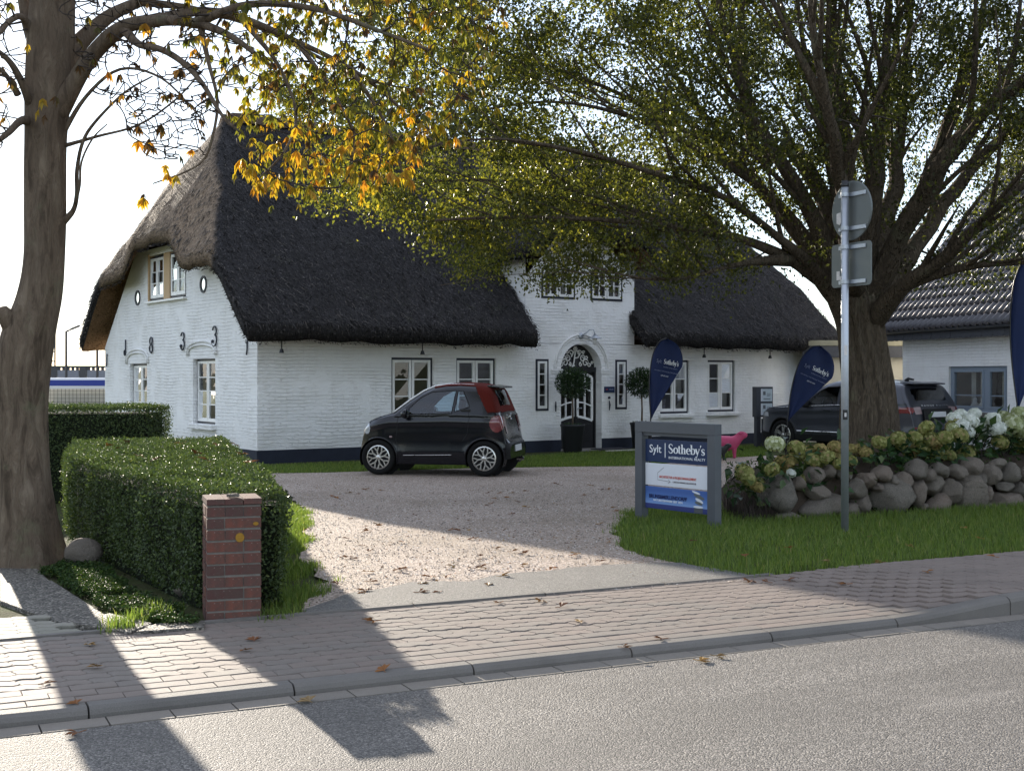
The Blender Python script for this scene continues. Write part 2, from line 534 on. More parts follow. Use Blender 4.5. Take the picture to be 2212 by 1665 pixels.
M['kerb'] = m_pave('kerb_concrete', [(.125, .115, .104), (.14, .128, .115), (.112, .105, .096)])
M['gutter'] = m_pave('gutter_concrete', [(.175, .156, .133), (.19, .168, .143), (.155, .14, .122)])
M['aggregate'] = m_asphalt('washed_aggregate', (.085, .077, .065), (.19, .172, .145), 60)
M['wall'] = m_wall()
M['plinth'] = plain('dark_blue_plinth_paint', (.022, .027, .042), .75, .25, var=.3, nscale=6, bump=.5)
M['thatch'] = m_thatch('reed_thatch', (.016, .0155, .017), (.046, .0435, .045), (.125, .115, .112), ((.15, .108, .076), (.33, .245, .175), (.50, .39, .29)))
M['reed'] = None
g = N('loose_reed'); M['reed'] = g.pbr(g.ramp(g.attr(), [(0, (.016, .015, .015)), (.45, (.048, .044, .042)), (.7, (.12, .105, .092)), (.9, (.26, .215, .175)), (1, (.36, .31, .26))]), .85, None, .2)
M['thatch_sunlit'] = m_thatch('sunlit_brown_thatch', (.10, .082, .068), (.22, .18, .15), (.38, .32, .27))  # brown thatch lightened to look sunlit; not assigned to any mesh
M['ridge'] = m_thatch('heather_ridge', (.05, .035, .025), (.13, .09, .065), (.22, .165, .12))
M['reed_cut'] = m_thatch('cut_reed_ends', (.10, .055, .03), (.24, .14, .075), (.36, .23, .13))
M['white'] = plain('white_gloss_paint', (.80, .80, .78), .38, .45, var=.05, nscale=9)
M['navy'] = plain('navy_frame_paint', (.014, .018, .032), .42, .4, var=.2)
M['black'] = plain('black_paint', (.012, .012, .014), .4, .45, var=.2)
M['wood'] = plain('pale_timber', (.52, .36, .20), .65, .3, var=.18, nscale=30, bump=.2)
M['glass'] = m_glass('window_glass')
M['carglass'] = m_glass('car_window_glass', (.62, .76, .84), 1.2)
M['tintglass'] = m_glass('dark_car_glass', (.06, .07, .08), 1.3)
M['room'] = plain('dim_room', (.16, .13, .11), .95, .1, var=.4, nscale=2)
M['curtain'] = plain('curtain_cloth', (.55, .52, .48), .9, .1, var=.15, nscale=12)
M['flag'] = plain('navy_flag_cloth', (.012, .024, .085), .62, .25, var=.2, nscale=5, bump=.12)
M['letter'] = plain('white_lettering', (.80, .82, .84), .5, .3, var=.03)
M['letter_dim'] = plain('pale_lettering', (.34, .38, .50), .5, .3, var=.03)
M['letter_red'] = plain('red_lettering', (.55, .10, .07), .5, .3, var=.03)
M['letter_grey'] = plain('grey_lettering', (.16, .15, .16), .5, .3, var=.03)
M['letter_navy'] = plain('dark_navy_lettering', (.01, .015, .08), .5, .3, var=.03)
M['signgrey'] = plain('grey_sign_frame', (.085, .092, .102), .55, .35, var=.12, nscale=10)
M['signnavy'] = plain('navy_sign_panel', (.012, .028, .085), .35, .4, var=.06)
M['signwhite'] = plain('white_sign_panel', (.70, .72, .76), .35, .4, var=.04)
M['galv'] = plain('galvanised_steel', (.46, .49, .53), .45, .5, .75, var=.14, nscale=26)
M['alu'] = plain('grey_sign_back', (.15, .165, .162), .5, .4, .45, var=.1, nscale=6)
M['sticker'] = plain('worn_paper_sticker', (.62, .60, .58), .8, .2, var=.3, nscale=60)
M['brick'] = m_brick()
M['mortar'] = plain('grey_mortar', (.19, .175, .155), .95, .1, var=.3, nscale=40, bump=.5)
M['lichen'] = plain('orange_lichen', (.30, .165, .03), .95, .1, var=.3, nscale=60)
M['stone'] = m_stone('granite_boulder', [(.24, .21, .175), (.30, .245, .195), (.19, .175, .15), (.34, .25, .195), (.26, .225, .19)])
M['tyre'] = plain('tyre_rubber', (.012, .012, .012), .85, .15, var=.3)
M['alloy'] = plain('polished_alloy', (.62, .61, .58), .28, .5, .9, var=.08)
M['rimdark'] = plain('dark_rim', (.02, .02, .022), .4, .4, .5)
M['smartblack'] = car_paint('black_car_paint', (.004, .005, .009), 0, .2)
M['suvgrey'] = car_paint('dark_grey_metallic_paint', (.05, .054, .066), .45, .3)
M['softtop'] = plain('red_soft_top_cloth', (.10, .015, .011), .9, .1, var=.15, nscale=40, bump=.3)
M['trim'] = plain('black_plastic_trim', (.014, .014, .015), .6, .3, var=.2)
M['seat'] = plain('dark_seat_fabric', (.03, .032, .036), .85, .2, var=.2)
M['chrome'] = plain('chrome', (.75, .76, .78), .12, .5, 1.0, var=.02)
M['redlamp'] = plain('red_lamp_lens', (.16, .010, .010), .12, .6, var=.1, **{'Coat Weight': 1.0})
M['headlens'] = plain('headlamp_lens', (.40, .42, .45), .1, .6, var=.2, **{'Coat Weight': 1.0})
M['smartlamp'] = plain('smoked_red_lens', (.20, .045, .05), .1, .6, var=.5, nscale=30, **{'Coat Weight': 1.0})
M['clearlamp'] = plain('clear_lamp_lens', (.30, .22, .22), .12, .6, var=.15, **{'Coat Weight': 1.0})
M['plate'] = plain('number_plate', (.62, .64, .66), .4, .4, var=.05)
M['pot'] = plain('black_planter', (.016, .017, .019), .5, .35, var=.3, nscale=20, bump=.2)
M['pink'] = plain('pink_glazed_figure', (.45, .05, .13), .45, .45, var=.12, nscale=22, bump=.35)
M['blackfig'] = plain('black_glazed_figure', (.012, .014, .013), .35, .45, var=.2, nscale=22, bump=.35)
M['caseframe'] = plain('anthracite_metal', (.055, .058, .066), .5, .4, .2, var=.1)
M['paper'] = plain('notice_paper', (.62, .64, .66), .8, .2, var=.05)
M['bark_chestnut'] = m_bark('chestnut_bark', (.095, .07, .05), (.18, .136, .098), (.26, .205, .15), (5, 5, 1.1), .03)
M['bark_lime'] = m_bark('lime_bark', (.05, .039, .028), (.165, .128, .09), (.30, .24, .17), (9, 9, 1.2), .06)
M['twig'] = plain('twig_bark', (.05, .04, .034), .9, .15, var=.3)
M['leaf_lime'] = leafmat('lime_leaf', [(0, (.022, .026, .009)), (.35, (.036, .043, .012)), (.7, (.075, .082, .015)), (.9, (.17, .155, .02)), (1, (.34, .23, .025))], .52, .42, .4, 2.7)
M['leaf_chestnut'] = leafmat('chestnut_leaf', [(0, (.035, .024, .014)), (.2, (.11, .055, .018)), (.4, (.08, .095, .018)), (.6, (.18, .17, .02)), (.82, (.40, .27, .02)), (1, (.38, .17, .018))], .5, .45, .4, 1.5)
M['leaf_hedge'] = leafmat('privet_leaf', [(0, (.030, .050, .018)), (.5, (.055, .085, .028)), (.9, (.10, .135, .04)), (1, (.17, .19, .06))], .28, .52, .35, 1.6)
M['leaf_dark'] = leafmat('dark_shrub_leaf', [(0, (.012, .025, .012)), (.6, (.025, .055, .02)), (1, (.06, .10, .03))], .25, .35, .5, 1.2)
M['leaf_hydr'] = leafmat('hydrangea_leaf', [(0, (.02, .05, .02)), (.6, (.035, .08, .025)), (1, (.08, .11, .03))], .3, .4, .4, 1.2)
M['grass'] = leafmat('grass_blade', [(0, (.06, .095, .022)), (.5, (.115, .18, .038)), (.85, (.20, .25, .065)), (1, (.38, .32, .15))], .5, .5, .3, 1.6)
M['cover'] = leafmat('ground_cover_leaf', [(0, (.02, .04, .014)), (.6, (.04, .08, .022)), (1, (.08, .11, .03))], .3, .65, .15, 1.2)
M['fallen'] = None
g = N('fallen_leaf'); M['fallen'] = g.pbr(g.ramp(g.rand(), [(0, (.16, .06, .02)), (.35, (.28, .12, .03)), (.6, (.12, .05, .03)), (.85, (.36, .19, .04)), (1, (.22, .15, .07))]), .7, None, .3)
g = N('fallen_leaf_litter'); M['litter'] = g.pbr(g.ramp(g.attr(), [(0, (.10, .045, .02)), (.4, (.22, .09, .03)), (.8, (.30, .15, .04)), (1, (.36, .27, .12))]), .75, None, .3)
M['floret_green'] = leafmat('faded_green_floret', [(0, (.14, .15, .04)), (.5, (.26, .27, .085)), (.85, (.37, .37, .15)), (1, (.34, .25, .12))], .3, .7, .2, 1.1)
M['floret_brown'] = leafmat('faded_brown_floret', [(0, (.16, .135, .045)), (.5, (.28, .24, .085)), (.85, (.38, .31, .12)), (1, (.34, .20, .11))], .3, .7, .2, 1.1)
M['floret_white'] = leafmat('white_floret', [(0, (.62, .66, .60)), (1, (.85, .87, .85))], .3, .7, .2, .9)
M['floret_cream'] = leafmat('cream_green_floret', [(0, (.26, .29, .12)), (.5, (.46, .50, .27)), (1, (.68, .70, .52))], .3, .7, .2, 1.0)
M['tile'] = plain('dark_glazed_roof_tile', (.06, .056, .064), .32, .5, var=.2, nscale=3)
M['shingle'] = plain('slate_shingle', (.06, .063, .072), .6, .35, var=.3, nscale=8)
M['greyframe'] = plain('grey_blue_window_frame', (.22, .27, .33), .45, .4, var=.06)
M['annexwall'] = plain('cream_render', (.58, .54, .44), .9, .15, var=.1, nscale=4)
M['bitumen'] = plain('flat_roof_felt', (.30, .28, .20), .9, .15, var=.3, nscale=4)
M['trainblue'] = plain('train_blue_paint', (.015, .035, .26), .35, .45, var=.05)
M['trainwhite'] = plain('train_white_paint', (.60, .61, .63), .35, .45, var=.05)
M['barrier'] = plain('grey_barrier_panel', (.16, .175, .21), .7, .3, var=.15, nscale=2)
M['post'] = plain('dark_steel', (.05, .052, .058), .6, .3, var=.15)
M['cream'] = plain('weathered_white_panel', (.46, .44, .38), .8, .2, var=.25, nscale=2)
M['mat'] = plain('coir_doormat', (.05, .05, .055), .95, .1, var=.3, nscale=60)
M['stonestep'] = plain('stone_paving', (.21, .20, .18), .85, .2, var=.25, nscale=6, bump=.3)
M['porcelain'] = plain('white_porcelain', (.75, .75, .74), .3, .5, var=.04)
M['signblue'] = None
g = N('blue_photo_panel')     # a printed picture: blue sky over a darker band of water
sep = g.n('SeparateXYZ', {0: g.co.outputs['Object']})
M['signblue'] = g.pbr(g.ramp(sep.outputs[2], [(.0, (.030, .045, .17)), (.055, (.045, .06, .21)), (.0575, (.22, .36, .66)), (.13, (.10, .21, .50)), (.2, (.06, .13, .37))]), .35, None, .4)
# ------------------------------------------------------------------ lettering (made first, while the scene is light)
TXT = {}
def letter_mesh(key, body, size, bold=0.0, space=1.0, extr=.0015, align='LEFT'):
    cu = bpy.data.curves.new('lettering', 'FONT')
    cu.body = body; cu.size = size; cu.offset = bold; cu.space_character = space
    cu.extrude = extr; cu.align_x = align; cu.resolution_u = 3
    o = bpy.data.objects.new('lettering', cu); COL.objects.link(o)
    dg = bpy.context.evaluated_depsgraph_get()
    me = bpy.data.meshes.new_from_object(o.evaluated_get(dg))
    bpy.data.objects.remove(o); bpy.data.curves.remove(cu)
    me.name = 'lettering_mesh'
    TXT[key] = me
    return me

def ribbon(mb, pts, closed=False, y=0.0):
    """flat stroke of varying width: pts = (x, z, width)"""
    P = [Vector((p[0], 0, p[1])) for p in pts]; n = len(P)
    L, Rr = [], []
    for i in range(n):
        a = P[(i - 1) % n] if (closed or i > 0) else P[i]
        b = P[(i + 1) % n] if (closed or i < n - 1) else P[i]
        t = (b - a).normalized(); s_ = Vector((-t.z, 0, t.x)) * pts[i][2] * .5
        L.append(P[i] + s_); Rr.append(P[i] - s_)
    vs_ = [(p.x, y, p.z) for p in L] + [(p.x, y, p.z) for p in Rr]
    fs_ = [(i, (i + 1) % n, n + (i + 1) % n, n + i) for i in range(n if closed else n - 1)]
    mb.add(vs_, fs_)
def arc(cx, cz, rx, rz, a0, a1, n, wthin, wthick):
    out = []
    for i in range(n + 1):
        a = R(a0 + (a1 - a0) * i / n)
        w = wthin + (wthick - wthin) * abs(math.cos(a)) ** 1.5
        out.append((cx + rx * math.cos(a), cz + rz * math.sin(a), w))
    return out
def serif_word(h=1.0):
    """'Sotheby's' in an upright book face with thick and thin strokes; x-height .66, cap height 1"""
    mb = MB(); x = 0.0; T, t = .19, .065
    def bar(cx, z, w): ribbon(mb, [(cx - w / 2, z, .06), (cx + w / 2, z, .06)])
    def stem(cx, z0, z1, w=T): ribbon(mb, [(cx, z0, w), (cx, z1, w)])
    def ess(x0, w, hh):
        c = x0 + w / 2; k = hh
        pts = [(c + w * .42, k * .80, .07), (c + w * .25, k * .96, .08), (c - w * .08, k * .99, .09), (c - w * .34, k * .86, .13), (c - w * .34, k * .67, .17),
               (c - w * .08, k * .53, .20), (c + w * .24, k * .40, .20), (c + w * .40, k * .25, .15), (c + w * .28, k * .07, .11), (c, k * .01, .08), (c - w * .28, k * .05, .08), (c - w * .45, k * .22, .07)]
        ribbon(mb, pts)
    def bowl(x0, w): ribbon(mb, arc(x0 + w / 2, .33, w / 2 - .05, .31, 0, 360, 20, t, T)[:-1], True)
    ess(0, .62, 1.02)                                         # S
    bowl(.70, .60)                                            # o
    stem(1.47, .06, .86); bar(1.47, .63, .36); ribbon(mb, [(1.47, .08, .12), (1.56, .02, .08), (1.68, .06, .06)])   # t
    stem(1.86, 0, 1.05); bar(1.86, .03, .32); bar(1.80, 1.03, .2)      # h
    ribbon(mb, [(1.93, .50, .06), (2.05, .62, .09), (2.17, .60, .14), (2.22, .46, T)]); stem(2.22, 0, .48); bar(2.22, .03, .32)
    ribbon(mb, [(2.52, .36, .06), (2.92, .36, .06)])                    # e
    ribbon(mb, arc(2.72, .33, .235, .31, 0, 300, 16, t, T))
    stem(3.12, .0, 1.05); bar(3.07, 1.03, .2); ribbon(mb, arc(3.32, .33, .24, .31, 150, -150, 16, t, T))    # b
    ribbon(mb, [(3.70, .62, T), (3.93, .06, T)]); ribbon(mb, [(4.16, .62, .07), (3.86, -.18, .08), (3.76, -.28, .10), (3.64, -.25, .12)]); bar(3.70, .63, .3); bar(4.16, .63, .24)  # y
    ribbon(mb, [(4.36, 1.05, .15), (4.28, .78, .05)])                   # '
    ess(4.42, .46, .66)                                                 # s
    mb.v = [(a * h, b, c * h) for a, b, c in mb.v]
    return mb.mesh('serif_word', fix=False)
TXT['word'] = serif_word(1.0)
letter_mesh('sylt', 'Sylt', 1.0)
letter_mesh('intl', 'INTERNATIONAL REALTY', 1.0, space=1.02)
letter_mesh('arch', 'ARCHITEKTUR & PROJEKTMANAGEMENT', 1.0, bold=.01)
letter_mesh('arch2', 'CARSTEN WIENERS ARCHITEKTUR', 1.0)
letter_mesh('bruns', 'BRUNS&MØLLENDORFF', 1.0, bold=.03)
letter_mesh('natur', 'NATURSTEINWERK SEIT 1874', 1.0, bold=.01)
letter_mesh('suv', 'RANGE ROVER', 1.0, bold=.01, space=1.5)
letter_mesh('d1', '1', 1.0); letter_mesh('d8', '8', 1.0); letter_mesh('d3', '3', 1.0)
letter_mesh('P', 'P', 1.0)
letter_mesh('line', 'Immobilien | Vermietung | Verwaltung', 1.0)
letter_mesh('web', 'sylt-sir.com', 1.0, bold=.02)
letter_mesh('ostk', 'O', 1.0, bold=.02)

def put_text(key, name, mat, parent, loc, size, width=None, upright=True, rz=0.0, tilt=0.0):
    me = TXT[key]; me = me.copy()
    xs = [v.co.x for v in me.vertices]; w = max(xs) - min(xs)
    sx = size if width is None else width / w
    o = obj(name, me, None, parent)
    me.materials.clear(); me.materials.append(mat)
    o.location = loc
    if key == 'word':
        o.scale = (sx, 1, size); o.rotation_euler = (0, -tilt, rz)
    else:
        o.scale = (sx, size, 1); o.rotation_euler = (R(90), -tilt if False else 0, rz)
    return o
# ------------------------------------------------------------------ the setting
def structure(o): o['kind'] = 'structure'; return o

# one ground sheet to the horizon
ax = np.concatenate([[-2500, -900, -300, -120, -60], np.arange(-40, 40.1, 1.0), [60, 120, 300, 900, 2500]])
ay = np.concatenate([[-600, -150, -40, -15], np.arange(-8, 70.1, 1.0), [90, 130, 250, 600, 1500, 4500]])
X, Y = np.meshgrid(ax, ay)
Z = gz(X, Y) - .02
nx, ny = len(ax), len(ay)
i = np.arange(nx * ny).reshape(ny, nx)
Fq = np.stack([i[:-1, :-1], i[:-1, 1:], i[1:, 1:], i[1:, :-1]], -1).reshape(-1, 4)
structure(obj('ground', np_mesh('ground', np.stack([X, Y, Z], -1).reshape(-1, 3), Fq), M['ground']))

# road, crowned very slightly
mb = MB()
us = [-70, -25, -10] + list(range(-6, 16)) + [25, 60, 120]
vsx = [-9, -7, -5, -3.5, -2, -1, -.165]
pts = [K(u, v, .0 + .012 * sstep(-.2, -4, v)) for u in us for v in vsx]
nv = len(vsx)
mb.add(pts, [(a * nv + b, (a + 1) * nv + b, (a + 1) * nv + b + 1, a * nv + b + 1) for a in range(len(us) - 1) for b in range(nv - 1)])
structure(mb.build('road', M['asphalt']))
mk = MB(); c = gnd(2140, 1731)
mk.add([(c.x + .13 * math.cos(R(a)), c.y + .22 * math.sin(R(a)) - (.5 if a > 180 else 0), .018) for a in range(0, 360, 15)], [tuple(range(24))])
structure(mk.build('road_marking', M['worn']))

# gutter: a row of pale slabs between the asphalt and the kerb
gut = structure(bpy.data.objects.new('gutter', None)); COL.objects.link(gut)
gm = MB().box((0, 0, 0), (.292, .152, .05)).mesh('gutter_slab'); gm.materials.append(M['gutter'])
for k_ in range(-12, 44):
    p = K(k_ * .3, -.082, -.022 + random.uniform(-.0015, .0015))
    obj('slab', gm, None, gut, p, (random.uniform(-.006, .006), 0, ROAD_ANG + random.uniform(-.006, .006)))

# kerb: low across the drive, rising to full height to the right
def kerb_h(u): return .055 + .075 * float(sstep(5.3, 6.7, u)) + .01 * float(sstep(.5, -.8, u))
kb = structure(bpy.data.objects.new('kerb', None)); COL.objects.link(kb)
u0 = -4.62
while u0 < 15:
    u1 = u0 + .992
    mb = MB(); rows = []
    for q in range(5):
        u = u0 + (u1 - u0) * q / 4; h = kerb_h(u)
        prof = [(0, -.1), (0, h - .035), (.012, h - .014), (.034, h), (.118, h + .001), (.118, -.1)]
        rows.append([K(u, v, z) for v, z in prof])
    pn = 6
    mb.add([p for r_ in rows for p in r_], [(a * pn + b, (a + 1) * pn + b, (a + 1) * pn + (b + 1) % pn, a * pn + (b + 1) % pn) for a in range(4) for b in range(pn)]
           + [tuple(range(pn)), tuple(4 * pn + b for b in range(pn - 1, -1, -1))])
    mb.build('kerbstone', M['kerb'], kb, bevel=.004)
    u0 += 1.0

# pavement of interlocking wavy pavers
WALK0, WALK1 = .125, 1.70
def walk_z(u, v):
    return kerb_h(u) + (.075 + .03 * float(sstep(5.3, 6.7, u)) - kerb_h(u)) * min(1, max(0, (v - WALK0) / (WALK1 - WALK0)))
mb = MB()
us = [-8 + .5 * q for q in range(50)]; vv = [WALK0 - .004, .6, 1.1, WALK1]
mb.add([K(u, v, walk_z(u, v) - .012) for u in us for v in vv], [(a * 4 + b, (a + 1) * 4 + b, (a + 1) * 4 + b + 1, a * 4 + b + 1) for a in range(len(us) - 1) for b in range(3)])
walk = structure(mb.build('pavement', M['joint']))
PL, PW = .226, .1125
def wavy(straight=False):
    n = 8; o = []
    g_ = .0036; gs = .0014
    amp = 0 if straight else .0125
    def wave(a): return amp * math.sin(2 * math.pi * a / .113)
    def side(b): return (0 if straight else .011) * math.sin(2 * math.pi * b / PW)
    for q in range(n + 1):
        a = -PL / 2 + gs + (PL - 2 * gs) * q / n; o.append((a + (side(0) if q in (0, n) else 0), -PW / 2 + g_ + wave(a)))
    for q in range(1, 4):
        b = PW * q / 4; o.append((PL / 2 - gs + side(b), -PW / 2 + b))
    for q in range(n + 1):
        a = PL / 2 - gs - (PL - 2 * gs) * q / n; o.append((a, PW / 2 - g_ + wave(a)))
    for q in range(1, 4):
        b = PW * (1 - q / 4); o.append((-PL / 2 + gs + side(b), -PW / 2 + b))
    m = len(o)
    vs_ = [(x, y, -.03) for x, y in o] + [(x, y, -.004) for x, y in o] + [(x * .988, y * .94, 0) for x, y in o]
    fs_ = [tuple(range(2 * m, 3 * m))] + [(L_ * m + i_, L_ * m + (i_ + 1) % m, (L_ + 1) * m + (i_ + 1) % m, (L_ + 1) * m + i_) for L_ in (0, 1) for i_ in range(m)]
    return MB().add(vs_, fs_).mesh('paver')
pm = wavy(); pm.materials.append(M['pave'])
ps = wavy(True); ps.materials.append(M['pave'])
cells = []
row = 0; v = WALK0 + PW / 2 + .004
while v < WALK1 - .05:
    for q in range(-16, 62):
        u = q * PL + (PL / 2 if row % 2 else 0)
        p = K(u, v, walk_z(u, v))
        cells.append((p, row < 3, u, v))
    row += 1; v += PW
def vis(p):
    px = CXP + p.x / p.y * FPX
    return -60 < px < 2272 and p.y > 1
cells = sorted(cells, key=lambda c_: (not vis(c_[0]), c_[0].length))
slope = math.atan2(.02, 1.55)
far = MB()
for n_, (p, st, u, v) in enumerate(cells):
    dz = random.uniform(-.0022, .0022)
    if n_ < 300:
        obj('paver', ps if st else pm, None, walk, (p.x, p.y, p.z + dz), (random.uniform(-.008, .008), random.uniform(-.008, .008), ROAD_ANG + random.uniform(-.008, .008)))
    else:
        src = ps if st else pm
        cs, sn = RD.x, RD.y
        far.add([(p.x + w.co.x * cs - w.co.y * sn, p.y + w.co.x * sn + w.co.y * cs, p.z + dz + w.co.z) for w in src.vertices], [tuple(f.vertices) for f in src.polygons])
fo = obj('paver_rows', far.mesh('paver_rows', fix=False), M['pave'], walk); fo['kind'] = 'stuff'

# thin concrete edging behind the pavement
ed = structure(bpy.data.objects.new('edging', None)); COL.objects.link(ed)
em = MB().box((0, 0, 0), (.99, .05, .16)).mesh('edging_stone'); em.materials.append(M['kerb'])
for q in range(-6, 8):
    u = q * 1.0 + .2
    if u > 5.2: break
    p = K(u, WALK1 + .03, walk_z(u, WALK1) - .068)
    obj('edging_stone', em, None, ed, p, (0, random.uniform(-.004, .004), ROAD_ANG + random.uniform(-.003, .003)))

# gravel drive, asphalt apron and the paving to the left of the pier
DRIVE = [gnd(655, 1326), gnd(668, 1292), gnd(700, 1254), gnd(655, 1205), gnd(668, 1112), gnd(612, 1052), Vector((-4.2, 18.4)), Vector((-8.5, 19.5)), Vector((-8.6, 21.6)),
         gnd(700, 1021), gnd(1000, 1012), gnd(1250, 1008), gnd(1375, 1007), gnd(1560, 990), gnd(1660, 984), Vector((7.5, 26.5)), Vector((14, 24)), Vector((14, 20.5)), Vector((6.0, 18.8)), gnd(1640, 1046), gnd(1560, 1060),
         gnd(1450, 1085), gnd(1352, 1108), gnd(1330, 1150), gnd(1345, 1188), gnd(1440, 1212), gnd(1545, 1236), gnd(1640, 1251)]
DRIVE_R = rough([(p.x, p.y) for p in DRIVE], .2, .06)
structure(sheet('driveway', [(p.x, p.y) for p in DRIVE_R], .004, M['gravel'], .4))
APRON = [gnd(655, 1322), gnd(760, 1284), gnd(900, 1262), gnd(1010, 1258), gnd(1120, 1240), gnd(1230, 1229), gnd(1340, 1222), gnd(1460, 1219), gnd(1540, 1232), gnd(1625, 1248)]
ap_lo = [K(uv(p.x, p.y)[0], WALK1 + .06) for p in (APRON[-1], APRON[0])]
structure(sheet('driveway_apron', [(p.x, p.y) for p in rough([(p.x, p.y) for p in APRON + ap_lo], .14, .05, skip=(9, 10, 11))], .016, M['apron'], .4))
SLABS = [[(0, 1212), (60, 1212), (110, 1255), (0, 1262)], [(0, 1266), (112, 1259), (165, 1290), (230, 1330), (150, 1352), (85, 1330), (0, 1300)],
         [(236, 1330), (330, 1352), (280, 1372), (158, 1352)], [(335, 1354), (442, 1346), (442, 1362), (290, 1372)]]
pv = structure(bpy.data.objects.new('aggregate_path', None)); COL.objects.link(pv)
for sl in SLABS:
    w = [gnd(*p) for p in sl]
    MB().prism([(p.x, p.y) for p in w], float(gz(w[0].x, w[0].y)) - .06, float(gz(w[0].x, w[0].y)) + .022).build('slab', M['aggregate'], pv, bevel=.006)
gm2 = wavy(); gm2.materials.append(M['pave_grey'])
sp = structure(bpy.data.objects.new('side_path', None)); COL.objects.link(sp)
for r_ in range(6):
    for q in range(-9, 6):
        u = q * PL + (PL / 2 if r_ % 2 else 0); v = WALK1 + .115 + r_ * PW
        p = K(u, v, .082)
        px = CXP + p.x / p.y * FPX; py = HZP + (EYE - .08) / p.y * FPX
        if px < -120 or py < 1300 + max(0, px) * .33: continue
        obj('paver', gm2, None, sp, p, (0, 0, ROAD_ANG + random.uniform(-.01, .01)))

# ------------------------------------------------------------------ grass and small ground plants (nobody could count these)
def blades(name, poly, n, hmin, hmax, wid, mat, label, cat, lean=.5, clump=0):
    q = sample_poly([(p.x, p.y) for p in rough([(p.x, p.y) for p in poly], .15, .09)], n)
    q = q + rng.normal(size=q.shape) * .035
    if clump:
        keep = np.array([mnoise.noise(Vector((a * clump, b * clump, 3.3))) for a, b in q]) > rng.uniform(-.55, .25, n)
        q = q[keep]
    n = len(q)
    P = np.column_stack([q, gz(q[:, 0], q[:, 1]) - .02])
    h = rng.uniform(hmin, hmax, n); az = rng.uniform(0, 2 * np.pi, n)
    D = np.column_stack([np.cos(az), np.sin(az), np.zeros(n)]) * (rng.uniform(0, lean, n) * h)[:, None]
    w = np.column_stack([-np.sin(az), np.cos(az), np.zeros(n)]) * wid / 2
    mid = P + D * .35 + np.column_stack([np.zeros(n), np.zeros(n), h * .6])
    tip = P + D + np.column_stack([np.zeros(n), np.zeros(n), h])
    V = np.stack([P - w, P + w, mid + w * .8, mid - w * .8, tip], 1).reshape(-1, 3)
    i_ = np.arange(n)[:, None] * 5
    Fq = np.concatenate([i_ + np.array([[0, 1, 2]]), i_ + np.array([[0, 2, 3]]), i_ + np.array([[3, 2, 4]])], 1).reshape(-1, 3)
    o = obj(name, np_mesh(name, V, Fq, np.repeat(rng.beta(2, 2.4, n), 5)), mat)
    return tag(o, label, cat, kind='stuff')

VERGE = [gnd(1352, 1108), gnd(1332, 1150), gnd(1346, 1190), gnd(1440, 1214), gnd(1545, 1238), gnd(1640, 1252), K(uv(*gnd(1640, 1252).xy)[0], WALK1 + .02), K(14, WALK1 + .02), K(14, 5.0), K(8.6, 5.1), gnd(1560, 1085), gnd(1450, 1088)]
blades('verge_grass', VERGE, 62000, .025, .11, .007, M['grass'], 'short green grass verge in front of the boulder wall', 'grass', .8)
STRIP = [gnd(562, 1345), gnd(575, 1250), gnd(600, 1150), gnd(606, 1085), gnd(670, 1110), gnd(648, 1200), gnd(725, 1252), gnd(665, 1294), gnd(652, 1330)]
blades('drive_edge_grass', STRIP, 14000, .03, .10, .007, M['grass'], 'sunlit grass strip between hedge and gravel drive', 'grass', .8, clump=2.0)
LAWN = [Vector((-9, 22.2)), gnd(700, 1020), gnd(1000, 1011), gnd(1250, 1007), gnd(1375, 1006), gnd(1560, 989), gnd(1660, 983), Vector((6.2, 31.5)), Vector((2.3, 29.4)), Vector((.6, 27.4)), Vector((-4.7, 24.4)), Vector((-6, 25))]
blades('house_lawn', LAWN, 52000, .03, .075, .010, M['grass'], 'narrow lawn along the foot of the white house', 'grass', .7)
FRONTG = [gnd(150, 1215), gnd(210, 1225), gnd(300, 1290), gnd(440, 1335), gnd(440, 1358), gnd(300, 1340), gnd(240, 1325), gnd(165, 1285), gnd(95, 1240)]
q = sample_poly([(p.x, p.y) for p in rough([(p.x, p.y) for p in FRONTG], .15, .08)], 15000)
keep = np.array([mnoise.noise(Vector((a * 2.2, b * 2.2, 9.1))) for a, b in q]) > -.32
q = q[keep]; n = len(q)
P = np.column_stack([q, gz(q[:, 0], q[:, 1]) + rng.uniform(.005, .06, n)])
D = unit(n) * [1, 1, .4]; Nn = unit(n) * .5 + [0, 0, 1]
tag(obj('ground_cover', leaves_mesh('ground_cover', P, D, Nn, rng.uniform(.015, .032, n), rng.uniform(.012, .022, n), rng.random(n)), M['cover']), 'low green ground cover at the foot of the front hedge', 'ground cover', kind='stuff')
tuft = [gnd(262, 1352), gnd(340, 1318), gnd(350, 1335), gnd(300, 1362), gnd(230, 1368)]
blades('weed_grass', tuft, 700, .03, .12, .008, M['grass'], 'sparse grass tufts growing in the path joints', 'grass', .9)

# loose pebbles on the gravel: real stones, far too many to count
n = 26000
q = sample_poly([(p.x, p.y) for p in DRIVE], n * 2)
q = q[np.argsort(np.hypot(q[:, 0], q[:, 1]) + rng.uniform(0, 9, len(q)))][:n]
s_ = rng.uniform(.004, .011, n); c_ = np.column_stack([q, gz(q[:, 0], q[:, 1]) + .004 + s_ * .35])
octa = np.array([[1, 0, 0], [0, 1, 0], [-1, 0, 0], [0, -1, 0], [0, 0, .7], [0, 0, -.7]])
az = rng.uniform(0, 6.28, n)
rx = np.stack([octa[:, 0][None] * np.cos(az)[:, None] - octa[:, 1][None] * np.sin(az)[:, None], octa[:, 0][None] * np.sin(az)[:, None] + octa[:, 1][None] * np.cos(az)[:, None], np.repeat(octa[None, :, 2], n, 0)], -1)
V = (c_[:, None, :] + rx * s_[:, None, None] * rng.uniform(.75, 1.25, (n, 6, 1))).reshape(-1, 3)
